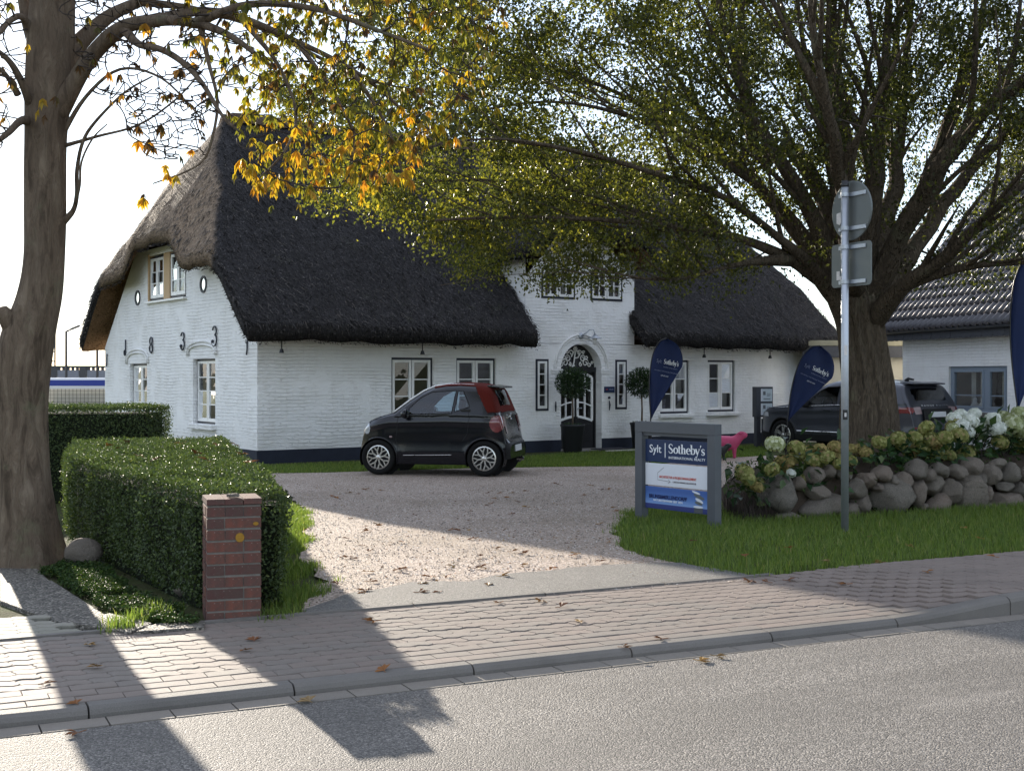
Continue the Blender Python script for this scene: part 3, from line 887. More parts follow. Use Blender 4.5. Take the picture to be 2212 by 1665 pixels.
Fo = np.array([[0, 1, 4], [1, 2, 4], [2, 3, 4], [3, 0, 4]])
Fq = (np.arange(n)[:, None, None] * 6 + Fo[None]).reshape(-1, 3)
g = N('loose_pebble')
M['pebble'] = g.pbr(g.ramp(g.attr(), [(0, (.08, .07, .06)), (.4, (.26, .22, .19)), (.75, (.42, .37, .33)), (1, (.62, .58, .54))]), .7, None, .35)
tag(obj('loose_gravel', np_mesh('loose_gravel', V, Fq, np.repeat(rng.random(n), 6)), M['pebble']), 'loose grey pebbles strewn over the drive', 'gravel', kind='stuff')
# ------------------------------------------------------------------ the thatched house
HX, HY = -5.0, 25.0
HROT = math.atan2(.571, .821)
HL, HD, HZ0 = 15.95, 9.70, -.10        # length, depth, ground level
house = thing('thatched_house', 'long white thatched house with the iron numbers 1833 on its gable', 'house', (HX, HY, 0), HROT)

def wall_grid(name, openings, a0, a1, z0, z1, cuts=(), plane='front', depth=.16, mat=None, off=0.0, extra=None):
    """upright wall sheet with real openings and reveals; a runs along the wall, canonical frame (a, depth inward, z)"""
    aset = sorted(set([a0, a1] + [x for o in openings for x in o[:2]])); zset = sorted(set([z0, z1] + [x for o in openings for x in o[2:4]]))
    def fill(v):
        out = []
        for p, q in zip(v[:-1], v[1:]):
            n = max(1, int((q - p) / .6)); out += [p + (q - p) * i_ / n for i_ in range(n)]
        return out + [v[-1]]
    aset, zset = fill(aset), fill(zset)
    bm = bmesh.new(); vd = {}
    def V_(a, y, z):
        k_ = (round(a, 4), round(y, 4), round(z, 4))
        if k_ not in vd: vd[k_] = bm.verts.new(k_)
        return vd[k_]
    for p, q in zip(aset[:-1], aset[1:]):
        for r_, s_ in zip(zset[:-1], zset[1:]):
            ca, cz = (p + q) / 2, (r_ + s_) / 2
            if any(o[0] < ca < o[1] and o[2] < cz < o[3] for o in openings): continue
            bm.faces.new([V_(p, off, r_), V_(q, off, r_), V_(q, off, s_), V_(p, off, s_)])
    for co, no in cuts:
        bmesh.ops.bisect_plane(bm, geom=bm.verts[:] + bm.edges[:] + bm.faces[:], plane_co=co, plane_no=no, clear_outer=True)
    for o in openings:
        x0, x1, b0, b1 = o[:4]
        for (p, q) in (((x0, b0), (x0, b1)), ((x0, b1), (x1, b1)), ((x1, b1), (x1, b0)), ((x1, b0), (x0, b0))):
            f = [bm.verts.new((p[0], off, p[1])), bm.verts.new((q[0], off, q[1])), bm.verts.new((q[0], off + depth, q[1])), bm.verts.new((p[0], off + depth, p[1]))]
            bm.faces.new(f)
    me = bpy.data.meshes.new(name); bm.to_mesh(me); bm.free()
    return me
GABLE_ROT = R(-90)      # canonical frame -> left gable: a = -s, inward = +t

# window openings (measured along each wall, metres)
FRONT_WIN = [(3.01, 4.04, .72, 2.02), (4.62, 5.66, .72, 2.02), (10.48, 11.44, .71, 2.02), (12.06, 13.01, .73, 2.03)]
NARROW = [(6.74, 7.10, .84, 2.015), (9.07, 9.42, .84, 2.015)]
UPPER = [(6.90, 7.86, 3.40, 4.09), (8.32, 9.28, 3.40, 4.09)]
DOOR = (7.46, 8.66, HZ0, 2.38)
GA, GB = 6.46, 9.66                    # the cross gable
EAVE = 2.36
fm = wall_grid('front_wall', FRONT_WIN + NARROW + [DOOR], 0, HL, HZ0, EAVE, mat=None)
fw = obj('front_wall', fm, M['wall'], house)
um = wall_grid('gable_front', UPPER, GA, GB, EAVE, 6.2, cuts=[((8.06, 0, 5.6), (.80, 0, .74)), ((8.06, 0, 5.6), (-.80, 0, .74)), ((0, 0, 4.75), (0, 0, 1))])
obj('gable_front', um, M['wall'], house)
# cheeks of the cross gable and the other outside walls
for t_ in (GA, GB):
    MB().add([(t_, 0, EAVE - .2), (t_, 2.4, EAVE - .2), (t_, 2.4, 4.4), (t_, 0, 4.4)], [(0, 1, 2, 3)]).build('cheek_wall', M['wall'], house)
mb = MB(); mb.add([(0, HD, HZ0), (HL, HD, HZ0), (HL, HD, EAVE), (0, HD, EAVE)], [(0, 1, 2, 3)]); mb.build('rear_wall', M['wall'], house)
mb = MB(); mb.add([(HL, 0, HZ0), (HL, HD, HZ0), (HL, HD, EAVE), (HL, HD - 1.6, 3.9), (HL, 1.6, 3.9), (HL, 0, EAVE)], [(0, 1, 2, 3, 4, 5)]); mb.build('end_wall', M['wall'], house)
# left gable wall with its openings
GN = (-3.46, -2.18, .60, 2.0); GF = (-7.72, -6.46, .60, 1.93)
GU = [(-6.27, -5.30, 3.42, 4.42), (-4.90, -3.93, 3.42, 4.42)]
GMID = (-6.32, -3.88, 3.38, 4.46)
kk = .93
gm_ = wall_grid('gable_wall', [GN, GF, GMID], -HD, 0, HZ0, 5.0, cuts=[((0, 0, EAVE), (kk, 0, 1)), ((-HD, 0, EAVE), (-kk, 0, 1)), ((0, 0, 4.62), (0, 0, 1))], depth=.2)
obj('gable_wall', gm_, M['wall'], house, rot=(0, 0, GABLE_ROT))
# dark plinth
mb = MB()
for a, b in ((-.015, 7.46), (8.66, HL)): mb.b2(a, b, -.016, .1, HZ0 - .05, .165)
mb.build('plinth', M['plinth'], house)
MB().b2(-.017, .1, -.014, HD, HZ0 - .05, .165).build('plinth', M['plinth'], house)
# dim inside: floor, ceiling and a partition close behind the windows
mb = MB(); mb.b2(.3, HL - .3, 2.6, 2.7, HZ0, 2.5); mb.b2(1.9, 2.0, .4, HD - .4, HZ0, 2.5); mb.b2(.25, HL - .25, .25, HD - .25, 2.5, 2.6); mb.b2(.25, HL - .25, .25, HD - .25, HZ0, HZ0 + .03)
mb.build('inner_walls', M['room'], house)
mb = MB(); mb.b2(6.6, 9.5, 1.6, 1.7, 2.6, 4.3); mb.build('gable_room', M['room'], house)
MB().b2(1.2, 1.3, 3.6, 6.6, 2.6, 4.5).build('attic_wall', M['room'], house)

# thatch ---------------------------------------------------------------
def smin(a, b, k_): 
    h = np.clip(.5 + .5 * (b - a) / k_, 0, 1); return b * (1 - h) + a * h - k_ * h * (1 - h)
def nz_(P, f): 
    return np.array([mnoise.noise(Vector((p[0] * f, p[1] * f, 5.0))) for p in P.reshape(-1, 2)]).reshape(P.shape[:-1])
def brow(s):     # how far the half-hip is lifted over the gable windows
    return .70 * (sstep(2.75, 3.75, s) - sstep(5.75, 7.0, s))
def main_top(t, s):
    zf = 2.68 + kk * (s + .55); zb = 2.68 + kk * (HD + .55 - s)
    z = smin(zf, zb, .35)
    b = brow(s) * (1 - sstep(-.5, 1.3, t))
    z = smin(z, 4.20 + b + (t + .5) * (1.98 - b * .2), .35)
    z = smin(z, 4.20 + (HL + .5 - t) * 2.2, .35)
    ridge = .10 * np.exp(-((s - HD / 2) / .32) ** 2)
    return z + ridge * sstep(1.0, 1.6, t) * sstep(HL - 1.0, HL - 1.6, t)
def solid(name, ts, ss, zfn, thick, keep, mats, parent, wob=.045):
    Tg, Sg = np.meshgrid(ts, ss, indexing='ij')
    Zt = zfn(Tg, Sg)
    P2 = np.stack([Tg, Sg], -1)
    nz1 = nz_(P2, .8) * .06 + nz_(P2 * np.array([1, 1]), 2.6) * wob
    Zt = Zt + nz1
    Zb = Zt - thick - nz_(P2, 3.0) * .02
    nt, ns = len(ts), len(ss); ii = np.arange(nt * ns).reshape(nt, ns)
    kq = np.array([[keep((ts[a] + ts[a + 1]) / 2, (ss[b] + ss[b + 1]) / 2) for b in range(ns - 1)] for a in range(nt - 1)])
    V = np.concatenate([np.stack([Tg, Sg, Zt], -1).reshape(-1, 3), np.stack([Tg, Sg, Zb], -1).reshape(-1, 3)])
    off = nt * ns
    top, under, edge = [], [], []
    for a in range(nt - 1):
        for b in range(ns - 1):
            if not kq[a, b]: continue
            q = (ii[a, b], ii[a + 1, b], ii[a + 1, b + 1], ii[a, b + 1])
            top.append(q); under.append(tuple(x + off for x in q[::-1]))
            for (da, db, e) in ((-1, 0, (3, 0)), (1, 0, (1, 2)), (0, -1, (0, 1)), (0, 1, (2, 3))):
                A, B = a + da, b + db
                if not (0 <= A < nt - 1 and 0 <= B < ns - 1 and kq[A, B]):
                    v0, v1 = q[e[0]], q[e[1]]
                    edge.append((v1, v0, v0 + off, v1 + off))
    gt_ = np.gradient(Zt, ts, axis=0); hip_lit = sstep(.7, 1.3, gt_ + .35 * nz_(P2, 1.3)) * (Tg < 4) if 'roof' in name else np.zeros_like(Zt)  # mask of the left half-hip, where sunlight is painted into the thatch colour
    me = np_mesh(name, V, np.array(top + edge + under), np.concatenate([hip_lit.ravel(), hip_lit.ravel()]))
    for mm in mats: me.materials.append(mm)
    mi = np.zeros(len(top) + len(edge) + len(under), np.int32); mi[len(top) + len(edge):] = 1
    me.polygons.foreach_set('material_index', mi)
    bm = bmesh.new(); bm.from_mesh(me)
    bmesh.ops.delete(bm, geom=[v for v in bm.verts if not v.link_faces], context='VERTS')
    # soften the cut edge
    ed_ = [e for e in bm.edges if len(e.link_faces) == 2 and e.calc_face_angle(0) > .9]
    bmesh.ops.bevel(bm, geom=ed_, offset=.07, segments=2, affect='EDGES', clamp_overlap=True, material=0)
    bm.to_mesh(me); bm.free(); me.shade_smooth()
    o = obj(name, me, None, parent)
    # ragged reed ends along every cut edge
    E4 = V[np.array(edge)]; m_ = 22; k4 = len(E4)
    f = rng.random((k4 * m_, 2)); e4 = np.repeat(E4, m_, 0)
    Pt = (e4[:, 0] * (1 - f[:, :1]) + e4[:, 1] * f[:, :1]) * (1 - f[:, 1:]) + (e4[:, 3] * (1 - f[:, :1]) + e4[:, 2] * f[:, :1]) * f[:, 1:]
    nn = np.cross(e4[:, 1] - e4[:, 0], e4[:, 3] - e4[:, 0]); nn /= np.linalg.norm(nn, axis=1, keepdims=True) + 1e-9
    cen = np.array([HL / 2, HD / 2, 4.0]); sg_ = np.sign(((Pt - cen) * nn).sum(1))[:, None]
    D = nn * sg_ * .6 + rng.normal(size=Pt.shape) * .35 + [0, 0, -.45]; D /= np.linalg.norm(D, axis=1, keepdims=True)
    S_ = np.cross(D, unit(len(D))); S_ /= np.linalg.norm(S_, axis=1, keepdims=True)
    Ls = rng.uniform(.025, .075, len(D))[:, None]; b0 = Pt - nn * sg_ * .03
    Vs = np.stack([b0 - S_ * .011, b0 + S_ * .011, b0 + D * Ls + nn * sg_ * .02], 1).reshape(-1, 3)
    oe = obj('cut_reeds', np_mesh('cut_reeds', Vs, np.arange(len(Vs)).reshape(-1, 3), np.repeat(rng.beta(1.6, 2.6, len(D)), 3)), M['reed'], o); oe['kind'] = 'stuff'
    return o, (ts, ss, Tg, Sg, Zt, kq)
def straws(name, data, n, parent, lmin=.10, lmax=.24, wid=.018):
    ts, ss, Tg, Sg, Zt, kq = data
    a = rng.integers(0, kq.shape[0], n * 2); b = rng.integers(0, kq.shape[1], n * 2)
    m = kq[a, b]; a, b = a[m][:n], b[m][:n]; n = len(a)
    fu, fv = rng.random(n), rng.random(n)
    dt = (ts[1] - ts[0]); ds = (ss[1] - ss[0])
    z00, z10, z01 = Zt[a, b], Zt[a + 1, b], Zt[a, b + 1]
    P = np.column_stack([Tg[a, b] + fu * dt, Sg[a, b] + fv * ds, z00 + fu * (z10 - z00) + fv * (z01 - z00)])
    gx, gy = (z10 - z00) / dt, (z01 - z00) / ds
    g2 = np.sqrt(gx ** 2 + gy ** 2) + 1e-6
    down = np.column_stack([-gx / g2, -gy / g2, -g2]); down /= np.linalg.norm(down, axis=1, keepdims=True)
    nrm = np.column_stack([-gx, -gy, np.ones(n)]); nrm /= np.linalg.norm(nrm, axis=1, keepdims=True)
    D = down + nrm * rng.uniform(.0, .35, n)[:, None] + rng.normal(size=(n, 3)) * .22
    D /= np.linalg.norm(D, axis=1, keepdims=True)
    L_ = rng.uniform(lmin, lmax, n)[:, None]; S_ = np.cross(D, nrm); S_ /= np.linalg.norm(S_, axis=1, keepdims=True)
    P = P - nrm * .012
    V = np.stack([P - S_ * wid / 2, P + S_ * wid / 2, P + D * L_], 1).reshape(-1, 3)
    Fq = np.arange(n * 3).reshape(-1, 3)
    tone = rng.beta(1.6, 2.6, n) * .8 + sstep(.7, 1.3, gx) * (P[:, 0] < 4) * .25  # tips on the left half-hip toned lighter, as if the sun grazed them
    o = obj(name, np_mesh(name, V, Fq, np.repeat(np.clip(tone, 0, 1), 3)), M['reed'], parent)
    o['kind'] = 'stuff'; return o
ts = np.linspace(-.5, HL + .5, 150); ss = np.linspace(-.58, HD + .58, 92)
def keep_main(t, s): return not (GA < t < GB - .12 and s < 2.2)
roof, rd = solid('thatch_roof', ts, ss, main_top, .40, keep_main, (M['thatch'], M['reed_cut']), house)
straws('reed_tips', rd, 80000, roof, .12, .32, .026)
# heather capping pressed over the ridge
tt = np.linspace(1.25, HL - 1.25, 60); V = []; prof_ = [(-.34, -.22), (-.30, -.08), (-.16, .07), (0, .12), (.16, .07), (.30, -.08), (.34, -.22)]
for t_ in tt:
    zr = float(main_top(np.array(t_), np.array(HD / 2)))
    for a, b in prof_:
        w_ = .05 * mnoise.noise(Vector((t_ * 1.6, a * 5, 2))); V.append((t_, HD / 2 + a + w_, zr + b * .9 + .04 * mnoise.noise(Vector((t_ * 2.2, a * 3, 6)))))
k7 = len(prof_)
MB().add(V, [(i_ * k7 + j, (i_ + 1) * k7 + j, (i_ + 1) * k7 + j + 1, i_ * k7 + j + 1) for i_ in range(59) for j in range(k7 - 1)] + [tuple(range(k7)), tuple(59 * k7 + j for j in range(k7 - 1, -1, -1))]).build('ridge_capping', M['ridge'], house, smooth=True)
TC = (GA + GB) / 2
def cross_top(t, s):
    z = 6.75 - 1.08 * np.abs(t - TC) 
    z = smin(z, 6.5 + 0 * t, .5)
    return smin(z, 5.0 + (s + .6) * 1.1, .4)
ts2 = np.linspace(GA - .42, GB + .42, 40); ss2 = np.linspace(-.5, 5.2, 50)
cr, cd = solid('gable_thatch', ts2, ss2, cross_top, .42, lambda t, s: True, (M['thatch'], M['reed_cut']), house)
straws('reed_tips', cd, 9000, cr)

# windows --------------------------------------------------------------
def casement_window(parent, a0, a1, z0, z1, rot, leaves=2, rows=3, cols=1, y=.06, frame=.05, fmat='navy', sash=.055, bar=.022, pane_tilt=0.0, curtain=True):
    """outer frame > casements and panes; canonical frame, outward is -y"""
    mb = MB(); f = frame
    mb.b2(a0, a1, y, y + .09, z0, z0 + f); mb.b2(a0, a1, y, y + .09, z1 - f, z1); mb.b2(a0, a0 + f, y, y + .09, z0 + f, z1 - f); mb.b2(a1 - f, a1, y, y + .09, z0 + f, z1 - f)
    w = mb.build('window', M[fmat], parent, rot=(0, 0, rot))
    ia0, ia1, iz0, iz1 = a0 + f, a1 - f, z0 + f, z1 - f
    gap = .018
    lw = (ia1 - ia0 - gap * (leaves - 1)) / leaves
    if leaves > 1:
        m2 = MB()
        for l in range(1, leaves):
            c = ia0 + l * lw + (l - .5) * gap
            m2.b2(c - gap / 2, c + gap / 2, y + .012, y + .09, iz0, iz1)
        m2.build('mullion', M[fmat], w)
    for l in range(leaves):
        p0 = ia0 + l * (lw + gap); p1 = p0 + lw
        mb = MB(); s_ = sash; yy = y - .012
        mb.b2(p0, p1, yy, yy + .05, iz0, iz0 + s_ * 1.3); mb.b2(p0, p1, yy, yy + .05, iz1 - s_, iz1); mb.b2(p0, p0 + s_, yy, yy + .05, iz0 + s_ * 1.3, iz1 - s_); mb.b2(p1 - s_, p1, yy, yy + .05, iz0 + s_ * 1.3, iz1 - s_)
        g0, g1, h0, h1 = p0 + s_, p1 - s_, iz0 + s_ * 1.3, iz1 - s_
        for r_ in range(1, rows):
            c = h0 + (h1 - h0) * r_ / rows; mb.b2(g0, g1, yy + .008, yy + .042, c - bar / 2, c + bar / 2)
        for q in range(1, cols):
            c = g0 + (g1 - g0) * q / cols; mb.b2(c - bar / 2, c + bar / 2, yy + .006, yy + .044, h0, h1)
        mb.build('casement', M['white'], w)
        for r_ in range(rows):
            for q in range(cols):
                x0 = g0 + (g1 - g0) * q / cols; x1 = g0 + (g1 - g0) * (q + 1) / cols; b0 = h0 + (h1 - h0) * r_ / rows; b1 = h0 + (h1 - h0) * (r_ + 1) / rows
                k1, k2 = random.uniform(-.004, .004), random.uniform(-.004, .004)
                MB().add([(x0, yy + .024 + k1, b0), (x1, yy + .024 - k1, b0), (x1, yy + .024 + k2, b1), (x0, yy + .024 - k2, b1)], [(0, 1, 2, 3)]).build('pane', M['glass'], w)
    if curtain:
        n = 24
        for side in (0, 1):
            m3 = MB()
            c0, c1 = (a0 + .02, a0 + (a1 - a0) * .24) if side == 0 else (a1 - (a1 - a0) * .24, a1 - .02)
            vs_ = []
            for q in range(n + 1):
                x = c0 + (c1 - c0) * q / n; yy = y + .22 + .02 * math.sin(q * 1.7)
                vs_ += [(x, yy, z0), (x, yy, z1)]
            m3.add(vs_, [(2 * q, 2 * q + 2, 2 * q + 3, 2 * q + 1) for q in range(n)])
            m3.build('curtain', M['curtain'], w)
    return w
for w in FRONT_WIN: casement_window(house, *w, 0, 2, 3, curtain=w[0] > 9)
for w in NARROW: casement_window(house, *w, 0, 1, 4, y=-.012, sash=.05, curtain=False)
for w in UPPER: casement_window(house, *w, 0, 2, 2, 2, y=-.012, sash=.045, curtain=True)
for w in (GN, GF): casement_window(house, *w, GABLE_ROT, 2, 4, y=.10, curtain=False)
for w in GU: casement_window(house, *w, GABLE_ROT, 2, 3, y=.02, frame=.035, sash=.06)
for q4 in ((-5.30, -4.90, -.01, .14, 3.40, 4.46), (-6.325, -6.27, -.03, .14, 3.38, 4.5)): MB().b2(*q4).build('timber_post', M['wood'], house, rot=(0, 0, GABLE_ROT), bevel=.006)
MB().b2(-6.40, -3.84, -.09, .12, 3.335, 3.385).build('window_sill', M['white'], house, rot=(0, 0, GABLE_ROT), bevel=.008)
for w in (GN, GF): MB().b2(w[0] - .10, w[1] + .06, -.11, .12, w[2] - .115, w[2] - .004).build('window_sill', M['wall'], house, rot=(0, 0, GABLE_ROT), bevel=.012)
for w in FRONT_WIN: MB().b2(w[0] - .06, w[1] + .10, -.10, .10, w[2] - .10, w[2] - .004).build('window_sill', M['wall'], house, bevel=.012)
# brick label mouldings over the gable windows
def mould(c, half, rise, zb, rot, name='label_moulding'):
    mb = MB()
    for rr in (0, .075):
        pts = [(c - (half + rr), -.02, zb - .03)] + [(c + (half + rr) * -math.cos(R(a)), -.02, zb + (rise + rr) * math.sin(R(a)) ** .6) for a in range(12, 169, 13)] + [(c + (half + rr), -.02, zb - .03)]
        mb.tube(pts, .026, 6)
    mb.build(name, M['wall'], house, rot=(0, 0, rot), smooth=True)
mould(-2.93, .78, .20, 2.10, GABLE_ROT); mould(-7.14, .74, .24, 1.96, GABLE_ROT)
# round windows
for s_, z_ in ((2.83, 3.595), (7.11, 3.52)):
    mb = MB(); mb.lathe([(.135, -.025), (.185, -.025), (.185, .06), (.135, .06)], 24, 'Y', (-s_, 0, z_), closed=True)
    rw = mb.build('round_window', M['shingle'], house, rot=(0, 0, GABLE_ROT), smooth=False)
    MB().add([(-s_ + .135 * math.cos(R(a)), -.006, z_ + .135 * math.sin(R(a))) for a in range(0, 360, 15)], [tuple(range(24))]).build('pane', M['chrome'] if s_ < 5 else M['tintglass'], rw)
# iron numbers and wall anchors
def iron(mb, pts, r_=.018): mb.tube(pts, r_, 6)
def digit(ch, s_, z0, h):
    mb = MB(); w = h * .30; c = -s_
    def arc3(cx, cz, rx_, rz_, a0, a1, n=10): return [(cx + rx_ * math.cos(R(a0 + (a1 - a0) * i_ / n)), -.03, cz + rz_ * math.sin(R(a0 + (a1 - a0) * i_ / n))) for i_ in range(n + 1)]
    if ch == '1':
        iron(mb, [(c, -.03, z0 + h), (c, -.03, z0 + h * .28)] + arc3(c - w * .45, z0 + h * .17, w * .45, h * .17, 10, -250, 9))
    elif ch == '8':
        iron(mb, arc3(c, z0 + h * .75, w * .8, h * .25, -90, 270, 14)); iron(mb, arc3(c, z0 + h * .26, w, h * .26, 90, 450, 14))
    else:
        iron(mb, arc3(c, z0 + h * .76, w * .8, h * .22, 170, -80, 11) + arc3(c - w * .1, z0 + h * .29, w, h * .29, 75, -170, 12))
        iron(mb, arc3(c - w * .9, z0 + h * .22, w * .3, h * .07, 0, 300, 7), .018)
    mb.build('iron_number', M['navy'], house, rot=(0, 0, GABLE_ROT), smooth=True)
digit('1', 7.96, 2.14, .39); digit('8', 6.09, 2.18, .36); digit('3', 4.02, 2.21, .39); digit('3', 2.15, 2.26, .42)
for s_, z0, z1 in ((.46, 2.05, 2.32), (9.48, 1.88, 2.2)):
    MB().tube([(-s_, -.02, z1), (-s_ + .02, -.03, z0 + .1), (-s_ - .01, -.03, z0)], .016, 6).build('wall_anchor', M['navy'], house, rot=(0, 0, GABLE_ROT))

# arched entrance ------------------------------------------------------
DC = (7.46 + 8.66) / 2; DR = .60; ZS = 1.78
mb = MB()     # spandrel: fills the square head of the opening down to the round arch
na = 18; arcp = [(DC - DR * math.cos(math.pi * q / na), ZS + DR * math.sin(math.pi * q / na)) for q in range(na + 1)]
for q in range(na):
    (x0, z0_), (x1, z1_) = arcp[q], arcp[q + 1]
    mb.add([(x0, .002, z0_), (x1, .002, z1_), (x1, .002, 2.381), (x0, .002, 2.381)], [(0, 1, 2, 3)])
    mb.add([(x0, .002, z0_), (x1, .002, z1_), (x1, .30, z1_), (x0, .30, z0_)], [(0, 1, 2, 3)])
for x in (DC - DR + .001, DC + DR - .001): mb.add([(x, .0, HZ0), (x, .3, HZ0), (x, .3, ZS), (x, .0, ZS)], [(0, 1, 2, 3)])
mb.build('door_arch', M['wall'], house)
mb = MB()
for rr, th in ((.79, .022), (.73, .012)):
    mb.tube([(DC - rr * math.cos(math.pi * q / 24), -.014, ZS + .02 + (rr) * math.sin(math.pi * q / 24)) for q in range(25)], th, 6)
for sg in (-1, 1):
    a, b = sorted((DC + sg * .56, DC + sg * .88)); mb.b2(a, b, -.03, .05, ZS - .03, ZS + .015); mb.b2(a + .012, b - .012, -.02, .05, ZS - .085, ZS - .03)
mb.build('arch_moulding', M['wall'], house)
dy = .24
mb = MB(); mb.b2(DC - DR, DC - DR + .05, dy - .02, dy + .08, HZ0, ZS + .05); mb.b2(DC + DR - .05, DC + DR, dy - .02, dy + .08, HZ0, ZS + .05); mb.b2(DC - DR, DC + DR, dy - .03, dy + .08, ZS - .06, ZS + .06)
door = mb.build('door', M['black'], house)
for sg in (-1, 1):
    a, b = (DC - DR + .05, DC - .012) if sg < 0 else (DC + .012, DC + DR - .05)
    mb = MB(); mb.b2(a, b, dy + .01, dy + .05, HZ0 + .02, .62); mb.b2(a, a + .07, dy + .01, dy + .05, .62, ZS - .06); mb.b2(b - .07, b, dy + .01, dy + .05, .62, ZS - .06); mb.b2(a, b, dy + .01, dy + .05, ZS - .14, ZS - .06)
    mb.b2(a + .07, b - .07, dy - .005, dy + .02, .10, .50)
    mb.build('door_leaf', M['black'], door, bevel=.004)
    # glazed part framed in white, its outer corners cut down like a swag
    g0, g1 = a + .055, b - .055
    lo = lambda x: .68 - (.10 if True else 0) * ((x - g0) / (g1 - g0) if sg > 0 else (g1 - x) / (g1 - g0)) ** 1.5
    hi = lambda x: 1.70 - .10 * max(0, ((x - g0) / (g1 - g0) if sg > 0 else (g1 - x) / (g1 - g0)) - .4) / .6
    mb = MB(); wv = .028
    for i_ in range(8):
        x0, x1 = g0 + (g1 - g0) * i_ / 8, g0 + (g1 - g0) * (i_ + 1) / 8
        for fn in (lo, hi):
            mb.add([(x0, dy - .012, fn(x0) - wv), (x1, dy - .012, fn(x1) - wv), (x1, dy - .012, fn(x1) + wv), (x0, dy - .012, fn(x0) + wv), (x0, dy + .03, fn(x0) - wv), (x1, dy + .03, fn(x1) - wv), (x1, dy + .03, fn(x1) + wv), (x0, dy + .03, fn(x0) + wv)],
                   [(0, 1, 2, 3), (0, 1, 5, 4), (3, 2, 6, 7)])
        for fr_ in (1 / 3, 2 / 3):
            fz = lambda x: lo(x) + (hi(x) - lo(x)) * fr_
            mb.add([(x0, dy - .008, fz(x0) - .016), (x1, dy - .008, fz(x1) - .016), (x1, dy - .008, fz(x1) + .016), (x0, dy - .008, fz(x0) + .016)], [(0, 1, 2, 3)])
    gc = (g0 + g1) / 2
    for x, ww in ((g0, wv), (g1, wv), (gc, .016)): mb.b2(x - ww, x + ww, dy - .014, dy + .03, lo(x), hi(x))
    mb.build('glazing_frame', M['white'], door)
    for c0, c1 in ((g0, gc), (gc, g1)):
        for k_ in range(3):
            f0, f1 = k_ / 3, (k_ + 1) / 3
            zz = lambda x, f: lo(x) + (hi(x) - lo(x)) * f
            MB().add([(c0, dy + .02, zz(c0, f0)), (c1, dy + .02, zz(c1, f0)), (c1, dy + .02, zz(c1, f1)), (c0, dy + .02, zz(c0, f1))], [(0, 1, 2, 3)]).build('pane', M['glass'], door)
MB().tube([(DC + .05, dy - .03, .86), (DC + .05, dy - .07, .88), (DC + .14, dy - .075, .88)], .012, 6).build('door_handle', M['galv'], door)
# fanlight with white scrollwork
fan = MB().add([(DC - (DR - .01) * math.cos(math.pi * q / 18), dy + .03, ZS + .05 + (DR - .05) * math.sin(math.pi * q / 18)) for q in range(19)], [tuple(range(19))]).build('fanlight', M['tintglass'], house)
mb = MB()
def scroll(cx, cz, r0, turns, a0, sgn, w=.014):
    pts = []
    for i_ in range(int(turns * 16) + 1):
        a = a0 + sgn * i_ / 16 * 2 * math.pi; r_ = r0 * (1 - .75 * i_ / (turns * 16))
        pts.append((cx + r_ * math.cos(a), dy - .0, cz + r_ * math.sin(a)))
    mb.tube(pts, w, 5)
for sg in (-1, 1):
    for (dx, dz, r0, tn, a0) in ((.30, .10, .09, 1.2, .5), (.42, .06, .06, 1.1, 2.0), (.22, .20, .08, 1.2, 1.0), (.12, .33, .07, 1.1, 0.0), (.33, .23, .055, 1.1, 2.5), (.16, .06, .05, 1.1, 1.4), (.24, .34, .045, 1.0, .4), (.03, .43, .045, 1.0, 1.5), (.50, .10, .04, 1, 0)):
        scroll(DC + sg * dx, ZS + .06 + dz, r0, tn, a0 if sg > 0 else math.pi - a0, sg)
ribx = [(-.05, .03, .03), (-.02, .12, .03), (.0, .26, .035), (.02, .38, .03)]
mb.tube([(DC + a - .02, dy - .006, ZS + .06 + b) for a, b, c in ribx], .018, 6)
mb.tube([(DC - .12, dy - .006, ZS + .30), (DC - .05, dy - .006, ZS + .42), (DC + .08, dy - .006, ZS + .44), (DC + .13, dy - .006, ZS + .36), (DC + .07, dy - .006, ZS + .28), (DC - .02, dy - .006, ZS + .27)], .018, 6)
mb.tube([(DC - .02, dy - .006, ZS + .10), (DC - .10, dy - .006, ZS + .07), (DC - .16, dy - .006, ZS + .12)], .016, 6)
mb.build('scrollwork', M['white'], fan)
MB().b2(DC - .62, DC + .62, -.42, .26, HZ0 - .04, HZ0 + .035).build('door_step', M['stonestep'], house, bevel=.01)
# plaque, bell pull, handles beside the door
pq = MB().b2(8.73, 9.04, -.022, .01, 1.24, 1.38).build('name_plaque', M['signnavy'], house, bevel=.004)
put_text('sylt', 'lettering', M['letter_red'], pq, (8.76, -.026, 1.30), .05); put_text('word', 'lettering', M['letter_dim'], pq, (8.86, -.026, 1.30), .035, .15)
mb = MB(); mb.lathe([(.001, -.03), (.03, -.03), (.03, .0), (.001, .0)], 12, 'Y', (8.875, 0, 1.12)); mb.tube([(8.875, -.02, 1.05), (8.885, -.03, .95), (8.875, -.02, .82)], [.01, .022, .012], 6); mb.build('bell_pull', M['navy'], house)
MB().tube([(7.30, -.02, 1.05), (7.29, -.03, .95), (7.30, -.02, .82)], [.01, .02, .012], 6).build('wall_hook', M['navy'], house)
